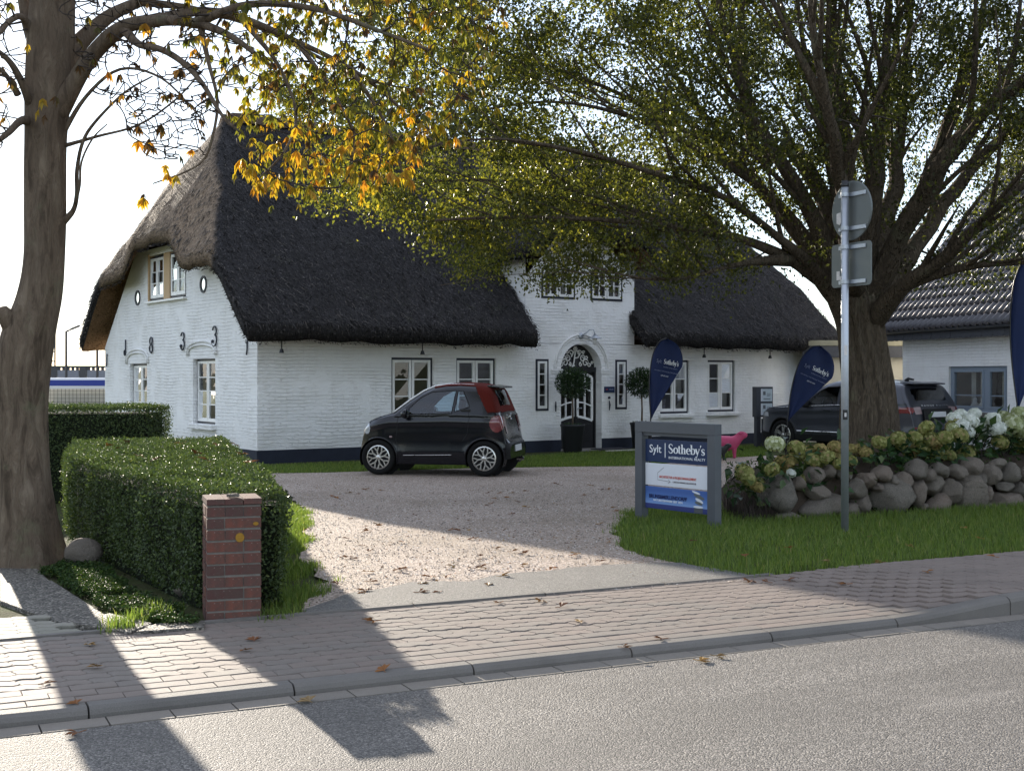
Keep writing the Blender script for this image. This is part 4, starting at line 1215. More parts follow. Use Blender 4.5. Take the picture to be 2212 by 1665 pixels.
# swan-neck lamp over the arch
mb = MB(); mb.lathe([(.001, -.04), (.06, -.04), (.075, -.02), (.075, 0), (.001, 0)], 16, 'Y', (8.03, 0, 2.56))
mb.tube([(8.03, -.03, 2.56), (8.08, -.13, 2.62), (8.13, -.22, 2.70), (8.19, -.29, 2.70), (8.21, -.31, 2.58)], .014, 6)
lamp = mb.build('wall_lamp', M['galv'], house, smooth=True)
MB().lathe([(.03, 2.60), (.05, 2.56), (.17, 2.505), (.17, 2.50), (.05, 2.545), (.03, 2.56)], 20, 'Z', (8.21, -.31, 0), closed=True).build('lamp_shade', M['galv'], lamp, smooth=True)
MB().lathe([(.001, 2.53), (.05, 2.53), (.055, 2.45), (.045, 2.37), (.001, 2.34)], 14, 'Z', (8.21, -.31, 0)).build('lamp_glass', M['porcelain'], lamp, smooth=True)
# little spot lamps under the eaves
for t_ in (.35, 3.55, 11.6, 13.9):
    mb = MB(); mb.tube([(t_, -.36, 2.36), (t_, -.36, 2.12)], .012, 6); mb.lathe([(.03, 2.16), (.05, 2.08), (.001, 2.08)], 10, 'Z', (t_, -.36, 0)); mb.build('eave_lamp', M['black'], house)
# a lit lamp hanging inside the right-hand window
MB().lathe([(.001, 1.62), (.035, 1.60), (.035, 1.56), (.001, 1.54)], 10, 'Z', (12.42, .9, 0)).build('lit_lamp', emissive('warm_lamp_glow', (1, .62, .25, 1), 6.0), house)
# ------------------------------------------------------------------ trees
def catmull(pts, per=5):
    P = [np.array(p, float) for p in pts]; P = [2 * P[0] - P[1]] + P + [2 * P[-1] - P[-2]]
    out = []
    for i_ in range(1, len(P) - 2):
        for k_ in range(per):
            t = k_ / per
            a, b, c, d_ = P[i_ - 1], P[i_], P[i_ + 1], P[i_ + 2]
            out.append(.5 * ((2 * b) + (-a + c) * t + (2 * a - 5 * b + 4 * c - d_) * t * t + (-a + 3 * b - 3 * c + d_) * t ** 3))
    out.append(P[-2]); return out

class Tree:
    def __init__(s, name, label, base, bark):
        s.root = thing(name, label, 'tree', base); s.base = Vector(base); s.bark = bark
        s.nodes = []; s.rads = []; s.tw = MB()
    def loc(s, p): return (p[0] - s.base.x, p[1] - s.base.y, p[2] - s.base.z)
    def limb(s, pts, name='branch', n=9, wob=.06, per=5):
        """pts: (x, y, z, radius) in the world"""
        c = catmull(pts, per)
        path, rad = [], []
        for k_, q in enumerate(c):
            nzv = Vector((mnoise.noise(Vector((q[0] * 1.7, q[1] * 1.7, q[2] * 1.7))), mnoise.noise(Vector((q[1] * 1.7, q[2] * 1.7, q[0] * 1.7 + 7))), 0)) * wob * min(1, q[3] * 12)
            path.append(s.loc((q[0] + nzv.x, q[1] + nzv.y, q[2]))); rad.append(max(.004, q[3] * (1 + .10 * mnoise.noise(Vector((q[2] * 3, q[0] * 3, 2))))))
            s.nodes.append(np.array(q[:3])); s.rads.append(q[3])
        return MB().tube(path, rad, n).build(name, s.bark, s.root, smooth=True)
    def twigs(s, targets, r0=.012, droop=.15, maxlen=2.2, rmin=.0028):
        """grow a twig to every target from the nearest wood, inner targets first; returns their paths"""
        nod = np.array(s.nodes); T = np.array(targets)
        dmin = np.full(len(T), 1e9)
        order = []
        dist = np.linalg.norm(T[:, None, :] - nod[None, ::2, :], axis=2).min(1)
        order = np.argsort(dist)
        buf = np.zeros((len(nod) + len(T) * 4, 3)); rb = np.zeros(len(buf)); buf[:len(nod)] = nod; rb[:len(nod)] = s.rads; cnt = len(nod)
        paths = {}
        for i_ in order:
            t = T[i_]
            dd = ((buf[:cnt] - t) ** 2).sum(1) - 0.0
            j = int(np.argmin(dd)); a = buf[j]
            L_ = math.sqrt(dd[j])
            if L_ > maxlen: continue
            mid = (a + t) / 2 + np.array([random.gauss(0, .10), random.gauss(0, .10), droop * L_ * random.uniform(.2, 1.2)])
            path = [((1 - q) ** 2) * a + 2 * q * (1 - q) * mid + q * q * t for q in (0, .25, .5, .75, 1.0)]
            ra = min(rb[j] * .75, r0 * (.6 + L_ * .7)); rr = [max(rmin, ra * (1 - .75 * q)) for q in (0, .25, .5, .75, 1)]
            s.tw.tube([s.loc(p) for p in path], rr, 4, cap=False)
            for q, p, r_ in zip((1, 2, 3, 4), path[1:], rr[1:]):
                buf[cnt] = p; rb[cnt] = r_; cnt += 1
            paths[int(i_)] = path
        return paths
    def finish_twigs(s, mat):
        me = s.tw.mesh('twigs', fix=False)
        o = obj('twigs', me, mat, s.root, smooth=True); o['kind'] = 'stuff'
    def leaves(s, name, P, D, Nn, L_, W_, rnd, mat, fold=.25):
        o = obj(name, leaves_mesh(name, P - np.array(s.base), D, Nn, L_, W_, rnd, fold), mat, s.root); o['kind'] = 'stuff'; return o
def trunk_mesh(tree, pts, n=26, ridges=7, amp=.06, per=6, flare=None):
    c = catmull(pts, per); V = []
    for k_, q in enumerate(c):
        for a in range(n):
            an = 2 * math.pi * a / n
            hgt = q[2] - c[0][2]
            r_ = q[3] * (1 + amp * math.sin(an * ridges + q[2] * .8) * (.5 + mnoise.noise(Vector((q[2] * .7, a * .13, 1)))) + .5 * amp * mnoise.noise(Vector((math.cos(an) * 2, math.sin(an) * 2, q[2] * 2.2))))
            if flare: r_ *= 1 + flare * math.exp(-hgt / .22) * (.55 + .45 * math.sin(an * 5 + 1))
            V.append(tree.loc((q[0] + r_ * math.cos(an), q[1] + r_ * math.sin(an), q[2])))
        tree.nodes.append(np.array(q[:3])); tree.rads.append(q[3])
    m = len(c)
    Fq = [(i_ * n + a, i_ * n + (a + 1) % n, (i_ + 1) * n + (a + 1) % n, (i_ + 1) * n + a) for i_ in range(m - 1) for a in range(n)]
    mb = MB(); mb.add(V, Fq + [tuple((m - 1) * n + a for a in range(n))])
    return mb.build('trunk', tree.bark, tree.root, smooth=True)

# --- the big lime behind the boulder wall --------------------------------
LY = 17.0; PXM = LY / FPX
LB = at(1880, 985, LY)
lime = Tree('lime_tree', 'large spreading leafy tree with a thick ridged trunk behind the boulder wall', (LB.x, LB.y, LB.z), M['bark_lime'])
def W4(px, py, r_, dy=0.0, Y0=LY):
    Y = Y0 + dy; p = at(px, py, Y); return (p.x, p.y, p.z, r_ * Y / FPX)
trunk_mesh(lime, [W4(1882, 1000, 66), W4(1880, 940, 62), W4(1876, 860, 57), W4(1868, 780, 52), W4(1858, 710, 50), W4(1850, 655, 54), W4(1845, 610, 40), W4(1842, 560, 22)], 48, 13, .11, flare=.42)
LIMBS = [
 [(1835, 690, 34, 0), (1790, 625, 30, -.3), (1700, 560, 24, -.8), (1600, 515, 18, -1.2), (1450, 488, 13, -1.6), (1250, 472, 9, -2), (1080, 470, 7, -2.3), (940, 476, 5, -2.5)],
 [(1835, 670, 30, 0), (1760, 560, 24, .4), (1650, 420, 18, .8), (1560, 300, 14, 1.1), (1480, 190, 9, 1.4), (1400, 90, 6, 1.6)],
 [(1840, 660, 30, 0), (1780, 520, 24, -.3), (1720, 400, 19, -.6), (1625, 250, 14, -1.0), (1575, 80, 9, -1.2), (1530, -80, 5, -1.4)],
 [(1845, 650, 30, 0), (1800, 480, 24, .6), (1720, 330, 20, 1.2), (1640, 340, 17, 1.6), (1615, 220, 14, 1.9), (1600, 60, 9, 2.2), (1590, -150, 5, 2.4)],
 [(1850, 650, 30, 0), (1825, 500, 26, -.5), (1790, 330, 20, -.9), (1760, 200, 14, -1.2), (1700, 60, 9, -1.5), (1660, -100, 5, -1.6)],
 [(1855, 640, 32, 0), (1838, 470, 28, .3), (1822, 330, 24, .5), (1812, 230, 18, .6), (1800, 60, 12, .8), (1790, -200, 6, 1)],
 [(1860, 640, 30, 0), (1880, 480, 26, -.4), (1893, 320, 20, -.8), (1905, 220, 15, -1), (1920, 0, 9, -1.2), (1930, -200, 5, -1.4)],
 [(1893, 330, 16, -.8), (1850, 270, 14, -.6), (1815, 215, 11, -.4), (1780, 120, 7, -.2)],
 [(1862, 650, 28, 0), (1915, 480, 24, .6), (1935, 380, 20, 1.0), (1945, 280, 14, 1.3), (1960, 100, 9, 1.6), (1975, -120, 5, 1.8)],
 [(1870, 660, 34, 0), (1935, 540, 28, -.5), (2010, 390, 24, -1.2), (2110, 260, 18, -1.8), (2212, 170, 12, -2.4), (2340, 60, 7, -3)],
 [(1868, 660, 30, 0), (1940, 520, 24, .4), (1995, 400, 18, .8), (2060, 240, 13, 1.2), (2110, 80, 9, 1.6), (2150, -120, 5, 1.8)],
 [(1875, 680, 32, 0), (1960, 560, 24, .6), (2040, 440, 19, 1.2), (2150, 310, 13, 1.8), (2270, 200, 9, 2.2), (2400, 100, 5, 2.6)],
 [(1880, 700, 28, 0), (1950, 620, 22, -.8), (2040, 555, 17, -1.4), (2120, 480, 12, -2), (2230, 390, 8, -2.6), (2360, 330, 5, -3)],
 [(1950, 620, 14, -.8), (2050, 585, 11, -1.2), (2140, 570, 8, -1.6), (2250, 565, 5, -2)],
 [(1820, 640, 28, 0), (1720, 490, 22, 1.0), (1570, 345, 16, 1.8), (1450, 265, 12, 2.4), (1310, 190, 8, 2.9), (1150, 130, 5, 3.2)],
 [(1820, 650, 26, 0), (1700, 530, 20, -1.0), (1570, 430, 15, -1.7), (1430, 380, 11, -2.3), (1260, 330, 8, -2.8), (1060, 300, 5, -3.2), (860, 330, 3, -3.4)],
 [(1820, 620, 24, 0), (1680, 440, 18, -.2), (1520, 330, 13, -.4), (1350, 250, 9, -.6), (1180, 220, 6, -.8), (980, 250, 4, -1)],
 [(1700, 560, 16, -.8), (1600, 570, 11, -1.4), (1480, 600, 8, -1.9), (1380, 600, 5, -2.2), (1250, 570, 3, -2.4)],
 [(1450, 488, 10, -1.6), (1330, 440, 8, -1.2), (1180, 400, 6, -.8), (1000, 390, 4, -.4), (800, 400, 3, -.2)],
 [(1862, 640, 26, 0), (1880, 500, 22, 2.0), (1900, 350, 16, 3.2), (1930, 150, 10, 4.0), (1950, -80, 5, 4.4)],
 [(1850, 640, 26, 0), (1830, 480, 22, -2.0), (1800, 300, 16, -3.2), (1760, 100, 10, -3.8), (1740, -120, 5, -4.0)],
]
LPTS = []
for Lm in LIMBS:
    k_ = .52 if min(q[0] for q in Lm) < 1500 else .85
    pts_ = [W4(a, b, c * (k_ if i_ else 1), d_) for i_, (a, b, c, d_) in enumerate(Lm)]
    lime.limb(pts_); LPTS.append(catmull(pts_, 5))
# secondary boughs: each limb forks again and again into thinner, rising wood
for pts_ in LPTS:
    m = len(pts_)
    for f in (.30, .40, .48, .56, .64, .72, .8, .88):
        j = int(f * (m - 1)); p = np.array(pts_[j]); tv = np.array(pts_[min(j + 2, m - 1)])[:3] - p[:3]; tv /= np.linalg.norm(tv) + 1e-6
        out_ = np.array([p[0] - LB.x, p[1] - LB.y, 0]); out_ /= np.linalg.norm(out_) + 1e-6
        d_ = tv * .9 + unit(1)[0] * .65 + out_ * .3 + np.array([0, 0, .45]); d_ /= np.linalg.norm(d_)
        Lb = random.uniform(1.1, 2.4); bend = unit(1)[0] * .25 + np.array([0, 0, .12])
        r0_ = min(p[3] * .62, .05)
        lime.limb([(*(p[:3] + (d_ * q + bend * q * q) * Lb), r0_ * (1 - .8 * q)) for q in (0, .33, .66, 1.0)], n=6, wob=.05, per=3)
CROWN = [(560, 300), (690, 440), (860, 480), (940, 540), (1050, 560), (1110, 550), (1180, 590), (1330, 620), (1420, 600), (1560, 610), (1700, 650), (1780, 640), (1800, 560), (1960, 560), (1990, 600), (2110, 640), (2260, 600), (2560, 560), (2780, 260), (2700, -150), (2400, -420), (1880, -560), (1400, -480), (1050, -320), (760, -80), (600, 120)]
CW = [(at(a, b, LY).x, at(a, b, LY).z) for a, b in CROWN]
ncl = 4200
q = sample_poly(CW, ncl)
xr = (q[:, 0] - LB.x) / 7.6
dep = rng.uniform(-.72, 1, ncl) * 4.6 * np.sqrt(np.clip(1 - xr ** 2, .06, 1))
# thin the crown low down around the fork so that limbs and sky show through
tz = q[:, 1]; cx_ = np.abs(q[:, 0] - LB.x)
thin = (tz < 4.3) & (cx_ < 2.0) & (rng.random(ncl) < .72)
low = (tz < 3.4) & (q[:, 0] < LB.x - 1) & (rng.random(ncl) < .35)
gap = np.array([mnoise.noise(Vector((a * .55, b_ * .55, c * .75))) for a, b_, c in zip(q[:, 0], dep, tz)]) < -.20
rlow = (q[:, 0] > at(2030, 0, LY).x) & (tz < at(0, 300, LY).z) & (rng.random(ncl) < .62)
keepc = ~(thin | low | gap | rlow)
T = np.column_stack([q[:, 0], LY + dep, q[:, 1]])[keepc]
paths = lime.twigs(T, .014, .10, 2.6)
lime.finish_twigs(M['twig'])
Ps, Ds = [], []
for i_, pth in paths.items():
    pth = np.array(pth); m = int(random.gauss(104, 36)); m = max(12, m)
    d2 = math.hypot(pth[-1][0] - LB.x, 0)
    f = rng.uniform(.25, 1.05, m); seg = np.clip((f * 4).astype(int), 0, 3); w = f * 4 - seg
    c = pth[seg] + (pth[seg + 1] - pth[seg]) * w[:, None]
    Ps.append(c + rng.normal(size=(m, 3)) * [.15, .15, .11]); Ds.append(np.tile(pth[-1] - pth[-2], (m, 1)))
P = np.concatenate(Ps); D0 = np.concatenate(Ds); n = len(P)
D0 /= np.linalg.norm(D0, axis=1, keepdims=True) + 1e-6
D = D0 * .4 + unit(n) * .8 + [0, 0, -.55]
Nn = unit(n) + [0, 0, .9]
yel = np.clip((LB.x - P[:, 0]) / 9.0, 0, 1) * .32 + rng.random(n) ** 1.2 * .75 - .03
lime.leaves('foliage', P, D, Nn, rng.uniform(.026, .08, n), rng.uniform(.022, .054, n), np.clip(yel, 0, 1), M['leaf_lime'])

# --- the chestnut by the pavement ----------------------------------------
CY = 10.74
CB = gnd(70, 1212)
ches = Tree('chestnut_tree', 'leaning grey-barked tree with yellowing hand-shaped leaves beside the pavement', (CB.x, CB.y, CB.z - .05), M['bark_chestnut'])
W5 = lambda px, py, r_, dy=0.0: W4(px, py, r_ * (1.1 if r_ > 30 else 1), dy, CY)
trunk_mesh(ches, [W5(70, 1222, 62), W5(66, 1170, 56), W5(58, 1080, 51), W5(50, 1000, 48), W5(46, 900, 48), W5(48, 800, 53), W5(62, 720, 51), W5(85, 640, 43), W5(95, 560, 39), W5(98, 450, 40), W5(98, 330, 40), W5(102, 230, 43), W5(108, 120, 46), W5(112, 30, 43), W5(118, -80, 36), W5(125, -250, 26), W5(135, -420, 8)], 36, 6, .08, flare=.25)
ches.limb([W5(52, 735, 34), W5(26, 700, 24, -.1), W5(10, 676, 17, -.15), W5(6, 664, 9, -.15)], 'branch_stub', wob=0)
CL = [
 [(115, 265, 24, 0), (165, 170, 24, -.1), (215, 105, 22, -.2), (270, 60, 20, -.35), (340, 45, 17, -.5), (420, 50, 13, -.7), (500, 80, 9, -.9), (580, 140, 5, -1)],
 [(118, 170, 24, 0), (170, 90, 23, .2), (230, 40, 19, .4), (300, 5, 15, .6), (400, -40, 12, .9), (520, -70, 8, 1.2), (680, -80, 5, 1.4)],
 [(270, 62, 13, -.35), (300, 95, 10, -.5), (350, 108, 9, -.7), (400, 140, 8, -.8), (440, 185, 7, -.9), (480, 250, 5, -1), (520, 287, 3, -1.1)],
 [(340, 45, 15, -.5), (430, 25, 13, -.3), (520, 40, 11, 0), (640, 90, 8, .3), (760, 150, 6, .5), (860, 230, 4, .7), (905, 300, 2.5, .8)],
 [(420, 50, 11, -.7), (540, 10, 10, -1), (680, 20, 8, -1.2), (800, 60, 6, -1.3), (930, 110, 4, -1.4)],
 [(92, 140, 24, 0), (66, 60, 20, .1), (50, -20, 17, .2), (20, -120, 12, .4), (-20, -260, 7, .6)],
 [(80, 110, 12, 0), (50, 40, 10, -.2), (20, 45, 8, -.4), (0, 70, 6, -.5), (-40, 100, 4, -.6)],
 [(75, 250, 13, 0), (58, 205, 11, -.2), (40, 165, 10, -.3), (15, 128, 8, -.4), (-30, 92, 5, -.5)],
 [(72, 262, 13, 0), (45, 262, 11, -.3), (20, 285, 9, -.5), (-5, 305, 7, -.6), (-50, 335, 4, -.8)],
 [(40, 205, 8, -.2), (22, 175, 7, -.3), (0, 150, 6, -.4), (-40, 130, 4, -.5)],
 [(135, 480, 9, 0), (158, 455, 7, -.05), (166, 420, 6, -.1), (166, 370, 5.5, -.1), (178, 310, 5, -.15), (205, 265, 4, -.2), (270, 200, 3.2, -.3), (330, 165, 2, -.3)],
 [(162, 440, 4, -.1), (172, 400, 3.5, -.15), (176, 350, 3, -.2), (200, 300, 2.4, -.25), (232, 268, 1.6, -.3)],
 [(430, 52, 7, -.7), (452, 140, 5.5, -.8), (470, 220, 4.5, -.9), (458, 300, 3.8, -1), (440, 345, 3.2, -1), (400, 372, 2.6, -1), (330, 397, 1.8, -1)],
 [(520, 40, 7, 0), (600, 140, 5.5, -.2), (640, 250, 4, -.4), (612, 330, 3, -.5), (560, 385, 2, -.5)],
 [(640, 90, 6, .3), (720, 200, 5, .1), (765, 300, 3.5, 0), (745, 390, 2, 0)],
 [(760, 150, 5, .5), (840, 280, 3.6, .4), (872, 385, 2, .3)],
 [(300, 5, 10, .6), (420, 20, 8, 1), (560, 60, 6.5, 1.4), (700, 130, 5, 1.7), (820, 180, 3.5, 1.9)],
 [(112, 20, 26, 0), (160, -60, 20, .4), (260, -160, 14, .8), (420, -240, 9, 1.1), (600, -300, 5, 1.3)],
 [(112, -60, 20, 0), (140, -160, 15, -.8), (220, -260, 10, -1.4), (330, -340, 6, -1.8)],
 [(130, 300, 6, 0), (185, 210, 5, -.1), (260, 150, 4, -.2), (350, 170, 3, -.3), (430, 250, 2.2, -.3)],
 [(140, 315, 5, 0), (210, 295, 4, -.2), (300, 270, 3.2, -.4), (380, 215, 2.6, -.5), (440, 150, 2, -.5)],
]
for Lm in CL: ches.limb([W5(a, b, c * (.8 if i_ else 1), d_) for i_, (a, b, c, d_) in enumerate(Lm)], wob=.03)
def pxcloud(poly, n, y0, y1):
    q = sample_poly(poly, n); Y = rng.uniform(y0, y1, n)
    return np.array([tuple(at(a, b, c)) for (a, b), c in zip(q, Y)])
A = [(400, -160), (1060, -160), (1060, 120), (1000, 290), (900, 360), (820, 400), (700, 410), (560, 400), (520, 370), (540, 300), (470, 220), (400, 60)]
B = [(150, -60), (430, -100), (470, 240), (440, 330), (330, 350), (250, 240), (150, 120)]
C = [(-180, -150), (70, -150), (60, 200), (-20, 330), (-180, 330)]
TA = pxcloud(A, 560, 9.3, 12.6); TB = pxcloud(B, 420, 9.6, 11.8); TC_ = pxcloud(C, 190, 9.6, 11.8)
TU = pxcloud([(-300, -420), (900, -420), (1000, -160), (-300, -150)], 220, 9.2, 12.6)
Tall = np.concatenate([TA, TB, TC_, TU])
paths = ches.twigs(Tall, .017, -.12, 1.9, .0052)
ches.finish_twigs(M['twig'])
P, D, Nn, L_, W_, rn = [], [], [], [], [], []
def compound(p, dirv, tone, size):
    """a hand of five to seven drooping leaflets"""
    k_ = random.choice((5, 5, 6, 7)); side = np.cross(dirv, [0, 0, 1]); side /= np.linalg.norm(side) + 1e-6
    for j in range(k_):
        sp_ = (j - (k_ - 1) / 2) / ((k_ - 1) / 2)
        d_ = dirv * (.55 - .3 * abs(sp_)) + side * sp_ * .75 + np.array([0, 0, -.75 - random.random() * .5])
        P.append(p); D.append(d_ + rng.normal(size=3) * .12); Nn.append(dirv + rng.normal(size=3) * .35 + [0, 0, .6])
        ln = size * (1 - .3 * abs(sp_)) * random.uniform(.85, 1.15); L_.append(ln); W_.append(ln * random.uniform(.24, .36)); rn.append(min(1, max(0, tone + random.gauss(0, .07))))
for i_, pth in paths.items():
    pth = np.array(pth); tip = pth[-1]; px_ = CXP + tip[0] / tip[1] * FPX; py_ = HZP - (tip[2] - EYE) / tip[1] * FPX
    dv = pth[-1] - pth[-2]; dv /= np.linalg.norm(dv) + 1e-6
    if i_ < len(TA):
        m = random.choice((2, 3, 3, 4)) if px_ > 560 else random.choice((1, 2, 2))
        low_ = py_ > 260
    elif i_ < len(TA) + len(TB): m = random.choice((0, 0, 0, 0, 1)); low_ = False
    elif i_ < len(TA) + len(TB) + len(TC_): m = random.choice((0, 0, 1)); low_ = False
    else: m = random.choice((1, 2, 2)); low_ = False
    for _ in range(m):
        p = tip + rng.normal(size=3) * .09 if _ else tip
        az_ = random.uniform(0, 6.28); dd = dv * .5 + np.array([math.cos(az_), math.sin(az_), 0]) * .8; dd[2] *= .3; dd /= np.linalg.norm(dd)
        tone = random.choice((.2, .3, .36, .42, .46, .5, .56, .6, .64, .72, .85)) if i_ < len(TA) else random.choice((.05, .12, .2, .35, .95))
        if low_: tone = random.choice((.25, .5, .6, .66, .74, .8, .84, .95))
        compound(p, dd, tone, random.uniform(.075, .125))
for px_, py_, m in ((350, 392, 3), (372, 398, 2), (320, 330, 2), (295, 290, 1), (310, 440, 2), (545, 400, 6), (560, 420, 6), (600, 400, 4), (700, 385, 5), (760, 380, 4), (830, 395, 6), (870, 400, 4), (880, 340, 4), (640, 350, 5), (530, 370, 4)):
    for _ in range(m):
        c = at(px_ + random.gauss(0, 10), py_ - 22 + random.gauss(0, 9), CY - 1 + random.gauss(0, .2)); az_ = random.uniform(0, 6.28)
        compound(np.array(c), np.array([math.cos(az_), math.sin(az_), 0]), random.choice((.68, .78, .84, .9)) if px_ > 330 else random.choice((.05, .15, .85)), random.uniform(.09, .135))
for px_, py_ in ((92, 212), (84, 236), (98, 248), (120, 208), (30, 175), (60, 96)):
    c = at(px_, py_, CY - .62); compound(np.array(c), np.array([random.uniform(-1, 1), -.5, 0]), random.choice((.2, .45, .8)), .10)
ches.leaves('foliage', np.array(P), np.array(D), np.array(Nn), np.array(L_), np.array(W_), np.array(rn), M['leaf_chestnut'], .18)
# dry leaf clumps hanging close to the trunk
# ------------------------------------------------------------------ hedges
def hedge(name, label, poly, z1, n, leaf, bump_=.06):
    cx = sum(p[0] for p in poly) / len(poly); cy = sum(p[1] for p in poly) / len(poly)
    z0 = float(gz(cx, cy))
    root = thing(name, label, 'hedge', (cx, cy, z0))
    ins = []
    for p in poly:
        v = Vector((p[0] - cx, p[1] - cy)); ins.append(tuple(v * (1 - .10 / v.length)))
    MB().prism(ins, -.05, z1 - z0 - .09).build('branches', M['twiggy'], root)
    loc = [(p[0] - cx, p[1] - cy) for p in poly]
    per = [(Vector(loc[(i_ + 1) % len(loc)]) - Vector(loc[i_])).length for i_ in range(len(loc))]
    H_ = z1 - z0; area_top = abs(sum(loc[i_][0] * loc[(i_ + 1) % len(loc)][1] - loc[(i_ + 1) % len(loc)][0] * loc[i_][1] for i_ in range(len(loc)))) / 2
    tot = sum(per) * H_ + area_top
    Pq, Nq = [], []
    nt = int(n * area_top / tot * 1.25)
    q = sample_poly(loc, nt)
    und = np.array([mnoise.noise(Vector((a * 1.6, b * 1.6, 1))) for a, b in q]) * bump_
    Pq.append(np.column_stack([q, H_ + und + rng.normal(size=nt) * .018])); Nq.append(np.tile([0, 0, 1.0], (nt, 1)))
    ccw = sum(loc[i_][0] * loc[(i_ + 1) % len(loc)][1] - loc[(i_ + 1) % len(loc)][0] * loc[i_][1] for i_ in range(len(loc))) > 0
    for i_ in range(len(loc)):
        a, b = np.array(loc[i_]), np.array(loc[(i_ + 1) % len(loc)])
        m = int(n * per[i_] * H_ / tot); f = rng.random(m); z = rng.random(m) ** .9 * H_
        e = (b - a) / np.linalg.norm(b - a); nn = np.array([e[1], -e[0]]) * (1 if ccw else -1)
        xy = a + (b - a) * f[:, None]
        und = np.array([mnoise.noise(Vector((x[0] * 1.8 + 5, x[1] * 1.8, zz * 1.8))) for x, zz in zip(xy, z)]) * bump_ * 1.4 - .05 * sstep(.25, .0, z / H_) * 1.5
        rnd_edge = -.05 * sstep(.85, 1.0, z / H_)
        xy = xy + nn * (und + rnd_edge + rng.normal(size=m) * .022)[:, None]
        Pq.append(np.column_stack([xy, z])); Nq.append(np.tile([nn[0], nn[1], .25], (m, 1)))
    P = np.concatenate(Pq); Nn = np.concatenate(Nq); n = len(P)
    D = unit(n) + Nn * .3 + [0, 0, .25]
    Nn = Nn + unit(n) * np.where(Nn[:, 2:3] > .9, .45, .75)
    o = obj('foliage', leaves_mesh('foliage', P, D, Nn, rng.uniform(leaf * .7, leaf * 1.3, n), rng.uniform(leaf * .5, leaf * .8, n), rng.beta(2, 2.5, n)), M['leaf_hedge'], root); o['kind'] = 'stuff'
    return root
H1 = [(-2.12, 8.55), (-1.55, 8.62), (-1.72, 9.3), (-2.6, 12.4), (-3.75, 16.4), (-5.35, 15.5), (-4.15, 11.9)]
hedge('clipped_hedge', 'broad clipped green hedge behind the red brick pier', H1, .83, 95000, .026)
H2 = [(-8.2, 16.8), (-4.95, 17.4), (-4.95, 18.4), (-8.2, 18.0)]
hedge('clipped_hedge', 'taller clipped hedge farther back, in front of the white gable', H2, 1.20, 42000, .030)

# ------------------------------------------------------------------ brick pier
PB = gnd(506, 1339)
pier = thing('brick_pier', 'weathered red brick gate pier in front of the hedge', 'pier', (PB.x, PB.y, PB.z - .01), ROAD_ANG - R(8))
NB = 10; CH = .0745; PWD = .345
MB().b2(-PWD / 2 + .007, PWD / 2 - .007, .007, PWD - .007, -.03, NB * CH - .004).build('mortar', M['mortar'], pier)
bms = {}
def brick_me(l, w, h):
    k_ = (round(l, 3), round(w, 3), round(h, 3))
    if k_ not in bms:
        bms[k_] = MB().b2(-l / 2, l / 2, -w / 2, w / 2, 0, h).mesh('brick'); bms[k_].materials.append(M['brick'])
    return bms[k_]
for r_ in range(NB):
    z = r_ * CH; A3 = [(-.115, .110), (0, .110), (.115, .110)]; A2 = [(-.0575, .225), (.117, .106)] if (r_ // 2) % 2 else [(-.117, .106), (.0575, .225)]
    lay = A3 if r_ % 2 else A2
    for face in range(4):
        for x, l in lay:
            # each brick lies along its face; corner bricks overlap alternately
            dp = .112
            if face in (1, 3): x = max(-.06, min(.06, x)) if abs(x) > .1 else x; l = min(l, .115)
            if face == 0: p, rz = (x, dp / 2, z), 0
            elif face == 2: p, rz = (x, PWD - dp / 2, z), 0
            elif face == 1: p, rz = (-PWD / 2 + dp / 2, PWD / 2 + x * .5, z), R(90)
            else: p, rz = (PWD / 2 - dp / 2, PWD / 2 + x * .5, z), R(90)
            if face in (1, 3) and abs(x) > .07: continue
            jit = random.uniform(-.003, .003)
            obj('brick', brick_me(l, dp, .0605 if r_ < NB - 1 else .058), None, pier, (p[0], p[1] + jit, p[2] + random.uniform(-.001, .001)), (0, 0, rz + random.uniform(-.012, .012)))
for x in (-.1155, 0, .1155):
    obj('brick', brick_me(.1125, PWD + .012, .036), None, pier, (x, PWD / 2 - .004, NB * CH + random.uniform(0, .002)), (0, 0, random.uniform(-.01, .01)))
mb = MB(); pts = [(.035 + .028 * math.cos(R(a)) * (1 + .15 * mnoise.noise(Vector((a, 0, 0)))), -.004, .535 + .03 * math.sin(R(a)) * (1 + .2 * mnoise.noise(Vector((0, a * .7, 0))))) for a in range(0, 360, 20)]
mb.add(pts, [tuple(range(len(pts)))]); mb.build('lichen_patch', M['lichen'], pier)
mb = MB(); pts = [(.135 + .018 * math.cos(R(a)) * (1 + .3 * mnoise.noise(Vector((a, 3, 0)))), -.004, .62 + .012 * math.sin(R(a))) for a in range(0, 360, 30)]
mb.add(pts, [tuple(range(len(pts)))]); mb.build('lichen_patch', M['lichen'], pier)
MB().box((.0, .08, NB * CH + .052), (.07, .05, .022), .3).build('cap_chip', M['stone'], pier, bevel=.004)

